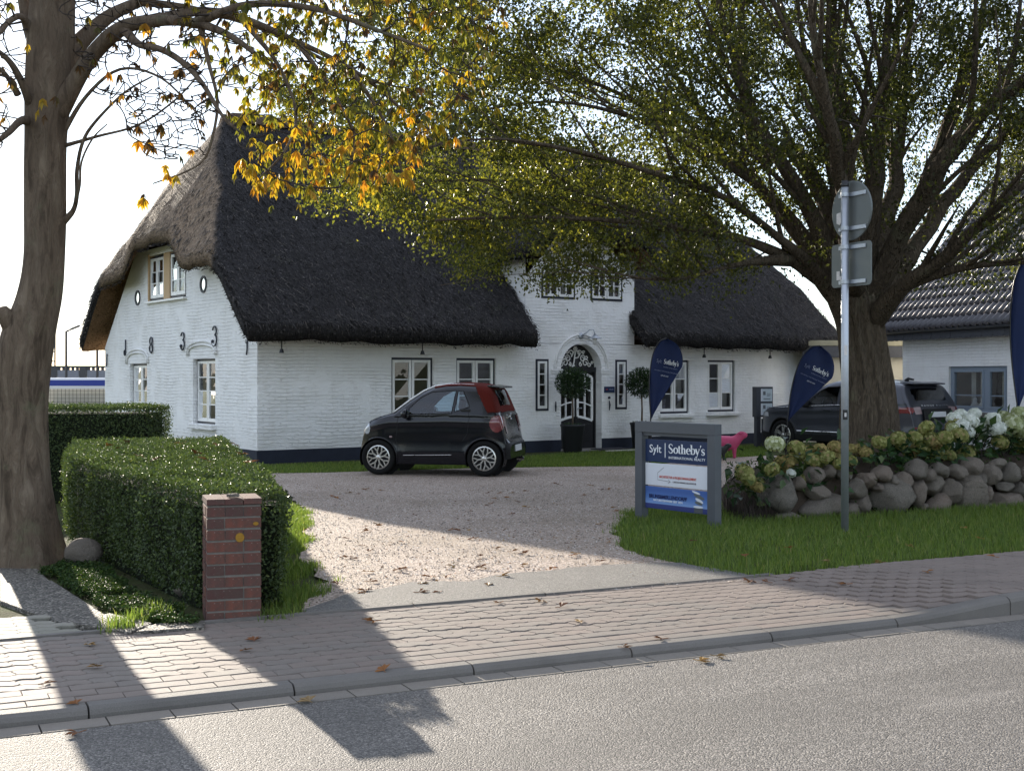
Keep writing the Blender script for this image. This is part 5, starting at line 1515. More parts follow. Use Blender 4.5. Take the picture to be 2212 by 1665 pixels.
# ------------------------------------------------------------------ boulders
def boulder_mesh(seed, sub=3, rough=.22, facets=12):
    bm = bmesh.new(); bmesh.ops.create_icosphere(bm, subdivisions=sub, radius=1)
    rs = random.Random(seed); pl = [(Vector((rs.gauss(0, 1), rs.gauss(0, 1), rs.gauss(0, 1))).normalized(), rs.uniform(.62, .93)) for _ in range(facets)]
    for v in bm.verts:
        p = v.co.copy()
        for nn, dd in pl:
            e = p.dot(nn) - dd
            if e > 0: p -= nn * e * .95
        p *= 1 + rough * .6 * mnoise.noise(p * 1.3 + Vector((seed, 0, 0))) + rough * .3 * mnoise.noise(p * 4 + Vector((0, seed, 0)))
        v.co = p
    me = bpy.data.meshes.new('boulder'); bm.to_mesh(me); bm.free(); me.shade_smooth(); me.materials.append(M['stone'])
    return me
BMS = [boulder_mesh(k_) for k_ in range(9)]
WV = 5.15
wb = vpl(1700, 1125, WV); 
fwall = thing('boulder_wall', 'low dry wall of rounded granite boulders topped with hydrangeas', 'wall', (wb.x, wb.y, 0), ROAD_ANG)
iw = Matrix.Rotation(-ROAD_ANG, 3, 'Z')
def crop2(x, y): return 1572.6 + x * .2891, 933.2 + y * .2891
ST = [(440, 470, 290, 262), (480, 652, 215, 95), (690, 335, 135, 135), (700, 455, 175, 105), (690, 580, 260, 190), (835, 540, 175, 145), (980, 430, 155, 140), (1175, 312, 160, 105), (1060, 365, 120, 125), (1045, 530, 145, 145), (960, 595, 150, 105),
      (1265, 495, 325, 265), (1335, 362, 115, 115), (1440, 290, 155, 150), (1445, 450, 115, 195), (1575, 400, 125, 150), (1620, 530, 215, 115), (1690, 445, 115, 185), (1615, 292, 175, 110), (1860, 468, 245, 272), (1860, 262, 155, 125), (1995, 317, 130, 145), (1915, 356, 105, 85), (1962, 463, 95, 135), (2112, 412, 135, 85), (2150, 312, 155, 135), (2112, 525, 225, 155), (2205, 440, 120, 110),
      (2300, 330, 160, 140), (2290, 500, 220, 190), (2420, 400, 170, 180), (2440, 540, 200, 130), (2560, 360, 160, 150), (2580, 500, 200, 180), (790, 300, 110, 90), (900, 320, 90, 80), (1250, 360, 90, 70), (1520, 330, 90, 90), (1740, 300, 130, 100), (2050, 240, 120, 70), (780, 640, 120, 80), (1490, 560, 80, 60), (1960, 570, 90, 70), (560, 390, 80, 90), (1130, 410, 70, 70)]
for n_, (x, y, w, h) in enumerate(ST):
    cx, cy = crop2(x, y); p = vpl(cx, cy, WV)
    sc = p.y / FPX * .2891
    dpt = min(w, h) * sc * .5 + .06
    l_ = iw @ (p - Vector((wb.x, wb.y, 0)))
    obj('boulder', BMS[n_ % 9], None, fwall, (l_.x, l_.y + dpt * .55 + random.uniform(-.03, .03), l_.z), (random.uniform(-.35, .35), random.uniform(-.25, .25), random.uniform(-.3, .3))).scale = (w * sc * .62, dpt, h * sc * .61)
# earth core and planted bank behind the boulders
bank = MB(); prof = [(.18, -.05), (.22, .46), (.40, .58), (.9, .64), (1.6, .60), (2.4, .3), (3.0, -.12)]
rows = []
uw0 = uv(*vpl(1660, 1125, WV).xy)[0]
for k_ in range(22):
    f = k_ / 21; u = uw0 + .12 + f * 9; end = float(sstep(-.02, .14, f))
    rows.append([K(u, WV + a * (.35 + .65 * end), z * (.45 + .55 * end) + .03 * mnoise.noise(Vector((u * 2, a * 2, 0)))) for a, z in prof])
m_ = len(prof)
bank.add([p for r_ in rows for p in r_], [(a * m_ + b, (a + 1) * m_ + b, (a + 1) * m_ + b + 1, a * m_ + b + 1) for a in range(21) for b in range(m_ - 1)] + [tuple(range(m_))])
bo = bank.build('garden_bank', M['soil'], smooth=True); bo['kind'] = 'structure'
Bp = gnd(182, 1222)
bb = obj('boulder', BMS[2], None, None, (Bp.x, Bp.y, Bp.z + .10), (.2, .1, .6)); bb.scale = (.17, .15, .14); tag(bb, 'single rounded boulder at the foot of the leaning tree', 'boulder')
for px_, py_, s__, lb in ((395, 1290, .075, 'small grey stone lying under the front hedge'),):
    Bp = gnd(px_, py_); b2_ = obj('stone', BMS[4], None, None, (Bp.x, Bp.y, Bp.z + s__ * .5), (.1, .3, 1)); b2_.scale = (s__, s__ * .8, s__ * .6); tag(b2_, lb, 'stone')

# ------------------------------------------------------------------ hydrangeas
def head_mesh(mat, seed, n=110):
    rg = np.random.default_rng(seed)
    k_ = np.arange(n); ph = np.arccos(1 - 1.75 * (k_ + .5) / n); th = np.pi * (1 + 5 ** .5) * k_
    C_ = np.column_stack([np.cos(th) * np.sin(ph), np.sin(th) * np.sin(ph), np.cos(ph) * .82]) * (1 + rg.normal(size=(n, 1)) * .05)
    nn = C_ / np.linalg.norm(C_, axis=1, keepdims=True)
    a_ = np.cross(nn, rg.normal(size=(n, 3))); a_ /= np.linalg.norm(a_, axis=1, keepdims=True); b_ = np.cross(nn, a_)
    V, Fq = [], []
    for q in range(4):
        an = q * np.pi / 2
        d_ = a_ * np.cos(an) + b_ * np.sin(an); s_ = -a_ * np.sin(an) + b_ * np.cos(an)
        r_ = .21
        V.append(np.stack([C_, C_ + d_ * r_ * .6 + s_ * r_ * .55 + nn * .05, C_ + d_ * r_ + nn * .02, C_ + d_ * r_ * .6 - s_ * r_ * .55 + nn * .05], 1))
    V = np.concatenate(V).reshape(-1, 3); i_ = np.arange(len(V) // 4)[:, None] * 4
    Fq = np.concatenate([i_ + [[0, 1, 2]], i_ + [[0, 2, 3]]], 1).reshape(-1, 3)
    rn_ = np.tile(np.repeat(rg.random(n), 4), 4)
    me = np_mesh('flower_head', V, Fq, rn_); me.materials.append(mat); return me
HM = {k_: [head_mesh(M['floret_' + k_], 10 + j) for j in range(2)] for k_ in ('green', 'brown', 'white', 'cream')}
def hydr(label, heads, v0, nleaf, seed):
    """heads: (px, py, diameter px, kind) on the 2212 px view"""
    P0 = [vpl(a, b, v0 + random.uniform(-.25, .35)) for a, b, c, d_ in heads]
    cx = sum(p.x for p in P0) / len(P0); cy = sum(p.y for p in P0) / len(P0)
    u_, v_ = uv(cx, cy); base = K(u_, v_ + .15, .55)
    root = thing('hydrangea_bush', label, 'hydrangea', base, group='hydrangeas on the boulder wall')
    for p, (a, b, c, kd) in zip(P0, heads):
        r_ = c / 2 * p.y / FPX * 1.02
        o = obj('flower_head', random.choice(HM[kd]), None, root, p - base, (random.uniform(-.9, .3), random.uniform(-.5, .5), random.uniform(0, 6.28)))
        o.scale = (r_, r_, r_ * .95)
    mb = MB()
    for p in P0:
        q0 = Vector((random.uniform(-.15, .15), random.uniform(-.1, .2), -.1)); q1 = p - base
        mb.tube([q0, (q0 + q1) / 2 + Vector((0, .05, .1)), q1], [.008, .006, .004], 5)
    st = mb.build('stems', M['twig'], root); st['kind'] = 'stuff'
    n = nleaf; idx = rng.integers(0, len(P0), n)
    C_ = np.array([tuple(p - base) for p in P0])[idx]
    P = C_ * rng.uniform(.35, 1.0, n)[:, None] + rng.normal(size=(n, 3)) * [.16, .12, .10] + [0, .08, -.08]
    D = (P - np.array([0, .1, -.2])) * [1, 1, .5] + rng.normal(size=(n, 3)) * .25 + [0, 0, -.1]; Nn = rng.normal(size=(n, 3)) * .4 + [0, -.3, 1]
    o = obj('foliage', leaves_mesh('foliage', P, D, Nn, rng.uniform(.09, .16, n), rng.uniform(.06, .10, n), rng.random(n), .18), M['leaf_hydr'], root); o['kind'] = 'stuff'
cp = lambda x, y, d_, k_: (*crop2(x, y), d_ * .2891, k_)
hydr('leftmost hydrangea bush drooping over the end of the boulder wall', [cp(125, 310, 135, 'green'), cp(175, 380, 120, 'green'), cp(215, 410, 100, 'brown'), cp(100, 270, 100, 'green'), cp(150, 345, 120, 'green'), cp(240, 380, 90, 'green')], WV + .05, 60, 1)
hydr('hydrangea bush with one small white head above the largest end boulder', [cp(350, 90, 145, 'cream'), cp(330, 278, 115, 'green'), cp(440, 240, 140, 'brown'), cp(590, 335, 115, 'green'), cp(472, 305, 72, 'white'), cp(510, 120, 130, 'green'), cp(520, 180, 120, 'green'), cp(390, 215, 100, 'brown'), cp(560, 350, 90, 'green')], WV + .12, 130, 2)
hydr('tan and green hydrangea bush beside the signpost', [cp(600, 150, 110, 'brown'), cp(640, 210, 120, 'green'), cp(690, 140, 120, 'brown'), cp(740, 190, 120, 'green'), cp(710, 240, 110, 'green'), cp(800, 110, 110, 'brown'), cp(790, 190, 130, 'brown'), cp(830, 240, 100, 'green'), cp(920, 130, 100, 'brown'), cp(915, 215, 100, 'green'), cp(985, 135, 120, 'brown'), cp(1030, 155, 100, 'brown'), cp(650, 270, 80, 'green')], WV + .22, 130, 3)
hydr('leafy hydrangea bush with few heads at the foot of the tree trunk', [cp(1130, 75, 110, 'green'), cp(1270, 45, 120, 'green'), cp(1360, 140, 120, 'brown'), cp(1290, 95, 80, 'green'), cp(1200, 60, 70, 'green')], WV + .25, 240, 4)
hydr('dense hydrangea bush with green heads right of the trunk', [cp(1450, 110, 130, 'green'), cp(1500, 50, 120, 'green'), cp(1510, 150, 130, 'green'), cp(1570, 190, 110, 'green'), cp(1600, 110, 120, 'green'), cp(1655, 175, 100, 'green'), cp(1620, 40, 120, 'green'), cp(1550, 80, 110, 'brown'), cp(1400, 40, 110, 'green'), cp(1780, 150, 130, 'green'), cp(1730, 25, 130, 'green'), cp(1480, -30, 120, 'green'), cp(1680, -30, 110, 'brown'), cp(1700, -70, 110, 'green')], WV + .3, 160, 5)
hydr('pure white hydrangea bush below the neighbouring window', [(2062, 905, 34, 'white'), (2078, 920, 34, 'white'), (2096, 908, 36, 'white'), (2112, 928, 34, 'white'), (2130, 918, 36, 'white'), (2144, 905, 34, 'white'), (2075, 895, 28, 'white'), (2105, 893, 28, 'white'), (2156, 925, 34, 'white'), (2092, 932, 28, 'white'), (2058, 925, 26, 'cream')], WV + .5, 230, 6)
hydr('cream and green hydrangea bush at the right edge of the photo', [(2165, 905, 40, 'cream'), (2190, 915, 44, 'cream'), (2205, 895, 40, 'cream'), (2175, 935, 44, 'cream'), (2200, 945, 44, 'cream'), (2212, 965, 40, 'green'), (2230, 910, 44, 'cream'), (2225, 935, 44, 'cream'), (2160, 955, 36, 'green'), (2250, 950, 44, 'cream'), (2205, 970, 30, 'green')], WV + .35, 200, 7)
# ivy and weeds between the boulders
n = 5000; fx = rng.uniform(1570, 2500, n); fy = rng.uniform(985, 1120, n); P = np.array([tuple(vpl(a, b, WV + random.uniform(.08, .3))) for a, b in zip(fx, fy)])
msk = np.array([mnoise.noise(Vector((p[0] * 2.3, p[2] * 3, 4))) for p in P]) > .02; P = P[msk]; n = len(P)
tag(obj('wall_weeds', leaves_mesh('wall_weeds', P, unit(n) + [0, -.3, -.2], unit(n) + [0, -1, .3], rng.uniform(.02, .05, n), rng.uniform(.014, .03, n), rng.random(n)), M['cover']), 'small weeds growing in the gaps of the boulder wall', 'weeds', kind='stuff')
dry = [gnd(1575, 1120), gnd(1580, 1060), gnd(1640, 1050), gnd(1700, 1075), gnd(1690, 1120), gnd(1640, 1130)]
blades('dry_stems', dry, 2500, .10, .42, .008, M['twig'], 'dry brown stems at the left end of the boulder wall', 'dead stems', .7)
# ------------------------------------------------------------------ cars
def lerp_tab(tab):
    xs = np.array([p[0] for p in tab]); ys = np.array([p[1] for p in tab])
    return lambda x: float(np.interp(x, xs, ys))
def smooth_tab(tab, lo, hi, n=500, k=9):
    xs = np.linspace(lo, hi, n); ys = np.interp(xs, [p[0] for p in tab], [p[1] for p in tab])
    pad = np.concatenate([np.full(k, ys[0]), ys, np.full(k, ys[-1])]); ker = np.hanning(2 * k + 1); ker /= ker.sum()
    ys2 = np.convolve(pad, ker, 'valid')
    return lambda x: float(np.interp(x, xs, ys2))
class Car:
    def __init__(s, L_, W, top, bot, belt, zroof, tumble, plan_f, plan_r, rc, axles, wr, arch):
        s.L, s.W = L_, W
        s.top = smooth_tab(top, 0, L_, 600, 10); s.bot = lerp_tab(bot); s.belt = lerp_tab(belt)
        s.zroof, s.tumble, s.pf, s.pr, s.rc = zroof, tumble, plan_f, plan_r, rc
        s.axles, s.wr, s.arch = axles, wr, arch
    def plan(s, x):
        w = s.W / 2; a, k, e = s.pf
        if x < a: w *= 1 - k * ((a - x) / a) ** e
        a, k, e = s.pr
        if x > s.L - a: w *= 1 - k * ((x - s.L + a) / a) ** e
        return w
    def side0(s, x, z):
        w = s.plan(x); zb = s.bot(x); bl = s.belt(x)
        if z <= bl:
            q = (bl - z) / max(.05, bl - zb); y = w * (1 - .035 * (1 - min(1, abs(q - .45) / .55)) * -1 * 0 - .05 * max(0, q - .75) / .25 * 1.2 - .012 * (1 - min(1, q / .35)))
            y += .014 * math.exp(-((q - .12) / .07) ** 2) - .012 * math.exp(-((q - .55) / .2) ** 2)     # shoulder line and scooped door
            for xa in s.axles:                                                                      # flared wheel arches
                d_ = math.hypot(x - xa, (z - s.wr)) - s.arch
                if d_ < .10: y += .004 * (1 - max(0, d_) / .10) ** 2 * min(1, max(0, (bl - z) / .1))
        else:
            y = w * (1 - s.tumble * ((z - bl) / (s.zroof - bl)) ** 1.15)
        return y
    def half(s, x, z):
        zt = s.top(x); rc = s.rc
        y = s.side0(x, z); lo = zt - rc
        if z > lo:
            q = min(1, (z - lo) / rc); y -= min(.75 * y, rc * 1.25) * (1 - math.sqrt(max(0, 1 - q * q)))
        return max(.02, y)
    def build(s, root, classify, mats, nx=170):
        # denser stations at both ends
        t = np.linspace(0, 1, nx); xs = s.L * (t - .13 * np.sin(2 * np.pi * t) / (2 * np.pi) * 1.0 * -1) if False else s.L * (.5 - .5 * np.cos(np.pi * t)) * .55 + s.L * t * .45
        nb, ns, nt = 4, 62, 14
        rings = []
        for x in xs:
            zb, zt = s.bot(x), s.top(x)
            if zt < zb + .05: zb = zt - .05
            ring = []
            for k in range(nb): ring.append((s.half(x, zb) * k / nb, zb))
            for k in range(ns + 1):
                f = k / ns; f = 1 - (1 - f) ** 1.25; z = zb + (zt - zb) * f; ring.append((s.half(x, z), z))
            ye = ring[-1][0]
            for k in range(1, nt + 1):
                y = ye * (1 - k / nt); ring.append((y, zt + .022 * (1 - (y / ye) ** 2) * min(1, zt / 1.2)))
            rings.append(ring)
        m = nb + ns + 1 + nt
        regs = {}
        ar = s.arch
        for sg in (-1, 1):
            for a in range(nx - 1):
                for b in range(m - 1):
                    pts = [(xs[a], rings[a][b]), (xs[a + 1], rings[a + 1][b]), (xs[a + 1], rings[a + 1][b + 1]), (xs[a], rings[a][b + 1])]
                    cx = sum(p[0] for p in pts) / 4; cy = sum(p[1][0] for p in pts) / 4; cz = sum(p[1][1] for p in pts) / 4
                    part = 'side' if nb <= b < nb + ns else ('top' if b >= nb + ns else 'under')
                    hole = False
                    if part != 'top':
                        for xa in s.axles:
                            if math.hypot(cx - xa, cz - s.wr) < ar: hole = True
                    if hole: continue
                    r_ = classify(cx, cy * sg, cz, part)
                    if r_ is None: continue
                    vs_ = []
                    for (x, (y, z)) in pts:
                        if part == 'side':
                            for xa in s.axles:
                                d_ = math.hypot(x - xa, z - s.wr)
                                if d_ < ar and d_ > ar * .8:
                                    kx = ar / d_; x = xa + (x - xa) * kx; z = s.wr + (z - s.wr) * kx
                        vs_.append((x, y * sg, z))
                    if sg < 0: vs_ = vs_[::-1]
                    regs.setdefault(r_, []).append(vs_)
        # end caps
        for a, rev in ((0, False), (nx - 1, True)):
            ring = [(xs[a], y, z) for y, z in rings[a]] + [(xs[a], -y, z) for y, z in rings[a][::-1]]
            regs.setdefault('body', []).append(ring[::-1] if rev else ring)
        objs = {}
        for r_, faces in regs.items():
            bm = bmesh.new(); vd = {}
            for f in faces:
                vv = []
                for p in f:
                    k = (round(p[0], 4), round(p[1], 4), round(p[2], 4))
                    if k not in vd: vd[k] = bm.verts.new(p)
                    if vd[k] not in vv: vv.append(vd[k])
                if len(vv) > 2:
                    try: bm.faces.new(vv)
                    except ValueError: pass
            bmesh.ops.recalc_face_normals(bm, faces=bm.faces)
            nm, mt, off = mats[r_]
            if off:
                bm.normal_update()
                for v in bm.verts: v.co += v.normal * off if v.normal.dot(Vector((v.co.x - s.L / 2, v.co.y, v.co.z - .8))) > 0 else -v.normal * off
            me = bpy.data.meshes.new(nm); bm.to_mesh(me); bm.free(); me.shade_smooth()
            objs[r_] = obj(nm, me, mt, root)
        return objs
    def seam(s, mb, pts, side=-1, r=.0045, out=.0):
        path = []
        for (x0, z0), (x1, z1) in zip(pts[:-1], pts[1:]):
            for k in range(6):
                f = k / 6; x, z = x0 + (x1 - x0) * f, z0 + (z1 - z0) * f; path.append((x, side * (s.half(x, z) + out), z))
        x, z = pts[-1]; path.append((x, side * (s.half(x, z) + out), z)); mb.tube(path, r, 4)
    def lip(s, mb, xa, side, r=.016, a0=-18, a1=198):
        path = []
        for k in range(29):
            a = R(a0 + (a1 - a0) * k / 28); x = xa + s.arch * math.cos(a); z = s.wr + s.arch * math.sin(a)
            path.append((x, side * (s.half(x, max(z, s.bot(x) + .01)) - .004), z))
        mb.tube(path, r, 6)
    def liner(s, mb, xa, side):
        n = 20; w = .30
        for k in range(n):
            a, b = R(-25 + 230 * k / n), R(-25 + 230 * (k + 1) / n); r_ = s.arch + .004
            y0 = side * (s.plan(xa) - .03); y1 = side * (s.plan(xa) - w)
            P4 = [(xa + r_ * math.cos(q), y, s.wr + r_ * math.sin(q)) for q in (a, b) for y in (y0, y1)]
            mb.add(P4, [(0, 1, 3, 2)])
        ring = [(xa + s.arch * 1.02 * math.cos(R(q)), side * (s.plan(xa) - w), s.wr + s.arch * 1.02 * math.sin(R(q))) for q in range(0, 360, 20)]
        mb.add(ring, [tuple(range(18))])
def wheel(root, c, r_, w, side, style, rim_r):
    """tyre > rim and hub; axle along y, outer face towards side"""
    x, y, z = c; o = side
    prof = [(rim_r, -w / 2), (r_ * .93, -w / 2), (r_ * .985, -w * .40), (r_, -w * .25), (r_, w * .25), (r_ * .985, w * .40), (r_ * .93, w / 2), (rim_r, w / 2)]
    ty = MB().lathe(prof, 40, 'Y', (0, 0, 0), closed=True).build('wheel', M['tyre'], root, smooth=True, loc=(x, y, z))
    f = o * (w / 2 - .012)
    mb = MB(); mb.lathe([(rim_r + .004, f), (rim_r - .022, f + o * .006), (rim_r - .03, f - o * .02), (rim_r - .005, f - o * .10), (rim_r + .002, f - o * .05)], 40, 'Y', (0, 0, 0), closed=True)
    def bar(p0, p1, w0, w1, th=.02):
        a = Vector((p0[0], 0, p0[1])); b = Vector((p1[0], 0, p1[1])); t = (b - a).normalized(); s_ = Vector((-t.z, 0, t.x))
        vs_ = []
        for yy in (f - o * .004, f - o * .03):
            for q, ww in ((a, w0), (b, w1)):
                for sg in (-1, 1): v = q + s_ * sg * ww / 2; vs_.append((v.x, yy, v.z))
        mb.add(vs_, [(0, 1, 3, 2), (4, 6, 7, 5), (0, 2, 6, 4), (1, 5, 7, 3), (0, 4, 5, 1), (2, 3, 7, 6)])
    ns = 8 if style == 'mesh' else 5
    for k in range(ns):
        a = 2 * math.pi * k / ns + .2
        pol = lambda rr, aa: (rr * math.cos(aa), rr * math.sin(aa))
        if style == 'mesh':
            bar(pol(.03, a), pol(rim_r * .52, a), .026, .024); bar(pol(rim_r * .50, a), pol(rim_r - .012, a + .27), .02, .02); bar(pol(rim_r * .50, a), pol(rim_r - .012, a - .27), .02, .02)
        else:
            bar(pol(.03, a), pol(rim_r - .01, a + .16), .045, .03); bar(pol(.03, a), pol(rim_r - .01, a - .16), .045, .03)
    mb.build('rim', M['alloy'], ty)
    MB().lathe([(.001, f + o * .004), (.035, f + o * .002), (.05, f - o * .012), (.05, f - o * .04), (.001, f - o * .04)], 16, 'Y').build('hub', M['alloy'], ty, smooth=True)
    MB().lathe([(.001, f - o * .06), (rim_r - .004, f - o * .06), (rim_r - .004, f - o * .07), (.001, f - o * .07)], 28, 'Y').build('brake_disc', M['rimdark'], ty)
    return ty
def seat_mesh(x, y, zb=.42):
    mb = MB(); mb.box((x, y, zb), (.48, .46, .16)); mb.box((x + .26, y, zb + .33), (.14, .46, .62), ry=R(14)); mb.box((x + .36, y, zb + .74), (.09, .26, .17), ry=R(10))
    return mb

# --- the small black two-seater with the red soft top ---------------------
th = R(-12.0)
SX = Vector((math.cos(th), math.sin(th), 0)); SY = Vector((-math.sin(th), math.cos(th), 0))
fc = gnd(820, 1025.5)
S_L = 2.695; S_W = 1.66; ax1, ax2 = .40, 2.273
org = fc - SX * ax1 + SY * (S_W / 2 - .10)
smart = thing('compact_car', 'small black two-seat car with a dark red folding soft top', 'car', (org.x, org.y, fc.z + .006), th)
sc_ = Car(S_L, S_W,
    [(0, .56), (.03, .68), (.09, .82), (.19, .93), (.40, 1.005), (.66, 1.075), (.90, 1.26), (1.13, 1.42), (1.34, 1.515), (1.55, 1.552), (1.80, 1.565), (2.10, 1.548), (2.28, 1.515), (2.345, 1.47), (2.40, 1.34), (2.475, 1.14), (2.525, 1.05), (2.57, .90), (2.61, .72), (2.635, .60), (2.66, .585), (2.69, .55), (2.695, .50)],
    [(0, .24), (.15, .20), (.7, .19), (2.0, .19), (2.4, .24), (2.695, .30)], [(0, .86), (.6, 1.0), (1.6, 1.03), (2.695, 1.0)], 1.56, .22, (.55, .36, 2.4), (.5, .20, 2.6), .12, (ax1, ax2), .305, .338)
DOORG = [(.93, 1.045), (.95, 1.15), (1.14, 1.325), (1.33, 1.425), (1.755, 1.455), (1.705, 1.065)]
QUART = [(1.795, 1.445), (1.885, 1.44), (1.99, 1.24), (2.01, 1.175), (1.755, 1.095)]
def inp(p, poly): return bool(in_poly(np.array([p]), poly)[0])
def smart_cls(x, y, z, part):
    ay = abs(y)
    if part == 'side':
        if .9 < x < 2.05 and z > 1.03:
            if inp((x, z), DOORG): return 'doorglass' if y < 0 else 'doorglass2'
            if inp((x, z), QUART): return 'quarter' if y < 0 else 'quarter2'
    if part == 'top':
        if .70 < x < 1.32 and ay < .60: return 'windscreen'
        if 2.36 < x < 2.462 and ay < .42: return 'rearwin'
        if 1.30 < x and z > 1.085: return 'soft'
        if x > 2.5 and .74 < z < 1.0 and ay > .50: return 'tail' if y < 0 else 'tail2'
    if part == 'side' and z > 1.085:
        if x > 2.075 + (1.53 - z) * .56: return 'soft'
        if x > 1.36 and z > sc_.top(x) - .03: return 'soft'
    if part == 'side' and 2.33 < x and z > .74 and ((x - 2.48) / .11) ** 2 + ((z - .89) / .14) ** 2 < 1: return 'tail' if y < 0 else 'tail2'
    if part == 'side' and x < .34 and .62 < z and ((x - .165) / .075) ** 2 + ((z - .80) / .10) ** 2 < 1: return 'head' if y < 0 else 'head2'
    if z < .32 and part == 'side' and x > 2.3: return 'bumper'
    if x > 2.625 and z < .56: return 'bumper'
    return 'body'
gl = M['carglass']
so = sc_.build(smart, smart_cls, {'body': ('body', M['smartblack'], 0), 'doorglass': ('door_window', gl, 0), 'doorglass2': ('door_window', gl, 0), 'quarter': ('quarter_window', gl, 0), 'quarter2': ('quarter_window', gl, 0), 'windscreen': ('windscreen', gl, 0),
   'rearwin': ('rear_window', gl, .004), 'soft': ('soft_top', M['softtop'], .007), 'tail': ('tail_light', M['smartlamp'], .01), 'tail2': ('tail_light', M['smartlamp'], .01), 'head': ('headlight', M['headlens'], .006), 'head2': ('headlight', M['headlens'], .006), 'bumper': ('rear_bumper', M['trim'], .006)})
so['body']['label'] = 'glossy black bodywork'; so['soft']['label'] = 'dark red cloth folding roof'
for sd in (-1, 1):
    for xa in (ax1, ax2):
        wheel(smart, (xa, sd * (S_W / 2 - .105 + (.0 if xa < 1 else .005)), .305), .302, .19, sd, 'mesh', .212)
        mb = MB(); sc_.lip(mb, xa, sd); mb.build('wheel_arch', M['smartblack'], smart, smooth=True)
        mb = MB(); sc_.liner(mb, xa, sd); mb.build('wheel_liner', M['trim'], smart)
    mb = MB()
    sc_.seam(mb, [(.78, .30), (.72, .60), (.76, .98), (.90, 1.06)], sd); sc_.seam(mb, [(1.985, 1.18), (2.02, 1.0), (1.98, .72), (1.90, .60)], sd); sc_.seam(mb, [(.80, .30), (1.88, .30)], sd)
    mb.build('door_seam', M['trim'], smart)
    mb = MB(); sc_.seam(mb, [(.85, .345), (1.7, .36)], sd, .006, .003); mb.build('sill_strip', M['alloy'], smart)
    mb = MB(); sc_.seam(mb, DOORG + DOORG[:1], sd, .009, .001); sc_.seam(mb, QUART + QUART[:1], sd, .009, .001); mb.build('window_seal', M['trim'], smart)
    mb = MB(); sc_.seam(mb, [(.62, 1.07), (.90, 1.285), (1.13, 1.44), (1.34, 1.53), (1.6, 1.56), (2.03, 1.545)], sd, .018, -.03); mb.build('roof_rail', M['alloy'] if sd < 0 else M['smartblack'], smart, smooth=True)
    yv = sd * (sc_.half(1.95, 1.12) + .004)
    MB().box((1.95, yv, 1.115), (.17, .03, .045)).build('door_handle', M['smartblack'], smart, bevel=.012)
    mb = MB(); mb.tube([(.93, sd * .76, 1.03), (.93, sd * .86, 1.05)], .022, 6)
    mir = mb.build('mirror_arm', M['smartblack'], smart)
    bm = bmesh.new(); bmesh.ops.create_icosphere(bm, subdivisions=3, radius=1)
    for v in bm.verts: v.co = Vector((v.co.x * .075 if v.co.x < 0 else v.co.x * .05, v.co.y * .11, v.co.z * .085))
    me = bpy.data.meshes.new('mirror'); bm.to_mesh(me); bm.free(); me.shade_smooth(); obj('mirror', me, M['smartblack'], smart, (.92, sd * .93, 1.06))
    MB().add([(.972, sd * .93 + .085 * math.cos(R(a)), 1.06 + .062 * math.sin(R(a))) for a in range(0, 360, 24)], [tuple(range(15))]).build('mirror_glass', M['chrome'], smart)
    MB().box((.63, sd * (sc_.half(.63, .66) + .003), .66), (.05, .012, .03)).build('side_indicator', M['clearlamp'], smart, bevel=.008)
for y in (-.36, .36): seat_mesh(1.42, y, .46).build('seat', M['seat'], smart, bevel=.05, seg=3)
MB().tube([(1.05 + .05 * math.sin(R(a)), -.36 + .18 * math.cos(R(a)), .98 + .17 * math.sin(R(a))) for a in range(0, 361, 20)], .014, 6).build('steering_wheel', M['trim'], smart, smooth=True)
MB().b2(.72, 1.0, -.66, .66, .80, .98).build('dashboard', M['trim'], smart, bevel=.04)
MB().b2(.3, 2.4, -.68, .68, .22, .30).build('floor_pan', M['trim'], smart)
mb = MB(); mb.box((2.37, 0, 1.518), (.22, 1.06, .03), ry=R(7)); mb.build('rear_spoiler', M['smartblack'], smart, bevel=.008)
MB().tube([(2.555 + .006, .0 + .055 * math.cos(R(a)), 1.0 + .05 * math.sin(R(a))) for a in range(50, 311, 20)], .012, 6).build('badge', M['chrome'], smart)
MB().add([(2.566, -.02, 1.03), (2.566, -.07, 1.0), (2.566, -.02, .97)], [(0, 1, 2)]).build('badge', M['chrome'], smart)
MB().box((2.700, 0, .46), (.012, .5, .11), ry=R(-4)).build('number_plate', M['plate'], smart, bevel=.004)
mb = MB(); mb.tube([(2.58, .45, .24), (2.71, .45, .235)], .03, 10); mb.build('exhaust_pipe', M['chrome'], smart)
for y in (-.55, .55): MB().box((2.655, y, .44), (.02, .10, .05)).build('reflector', M['redlamp'], smart, bevel=.006)

# --- the dark grey SUV behind the tree ------------------------------------
A0 = at(1643, 813, 30.6); 
thv = R(-53)
V_L, V_W = 4.37, 1.92
vz = -.09
suv = thing('parked_suv', 'dark grey metallic SUV half hidden by the big tree trunk', 'car', (6.5, 30.75, vz), thv)
vc = Car(V_L, V_W,
    [(0, .62), (.04, .78), (.12, .90), (.3, .98), (.8, 1.05), (1.2, 1.10), (1.36, 1.17), (1.65, 1.37), (1.95, 1.54), (2.2, 1.605), (2.6, 1.635), (3.2, 1.62), (3.7, 1.575), (3.98, 1.53), (4.03, 1.46), (4.12, 1.30), (4.22, 1.14), (4.29, 1.02), (4.32, .80), (4.35, .60), (4.37, .50)],
    [(0, .30), (.3, .24), (3.9, .26), (4.37, .36)], [(0, .95), (1.2, 1.02), (3.2, 1.09), (4.37, 1.12)], 1.63, .24, (.7, .30, 2.2), (.7, .17, 2.4), .12, (.86, 3.52), .36, .40)
FG = [(1.50, 1.06), (1.92, 1.40), (2.08, 1.47), (2.42, 1.485), (2.42, 1.09)]
RG = [(2.50, 1.09), (2.50, 1.485), (3.15, 1.475), (3.22, 1.12)]
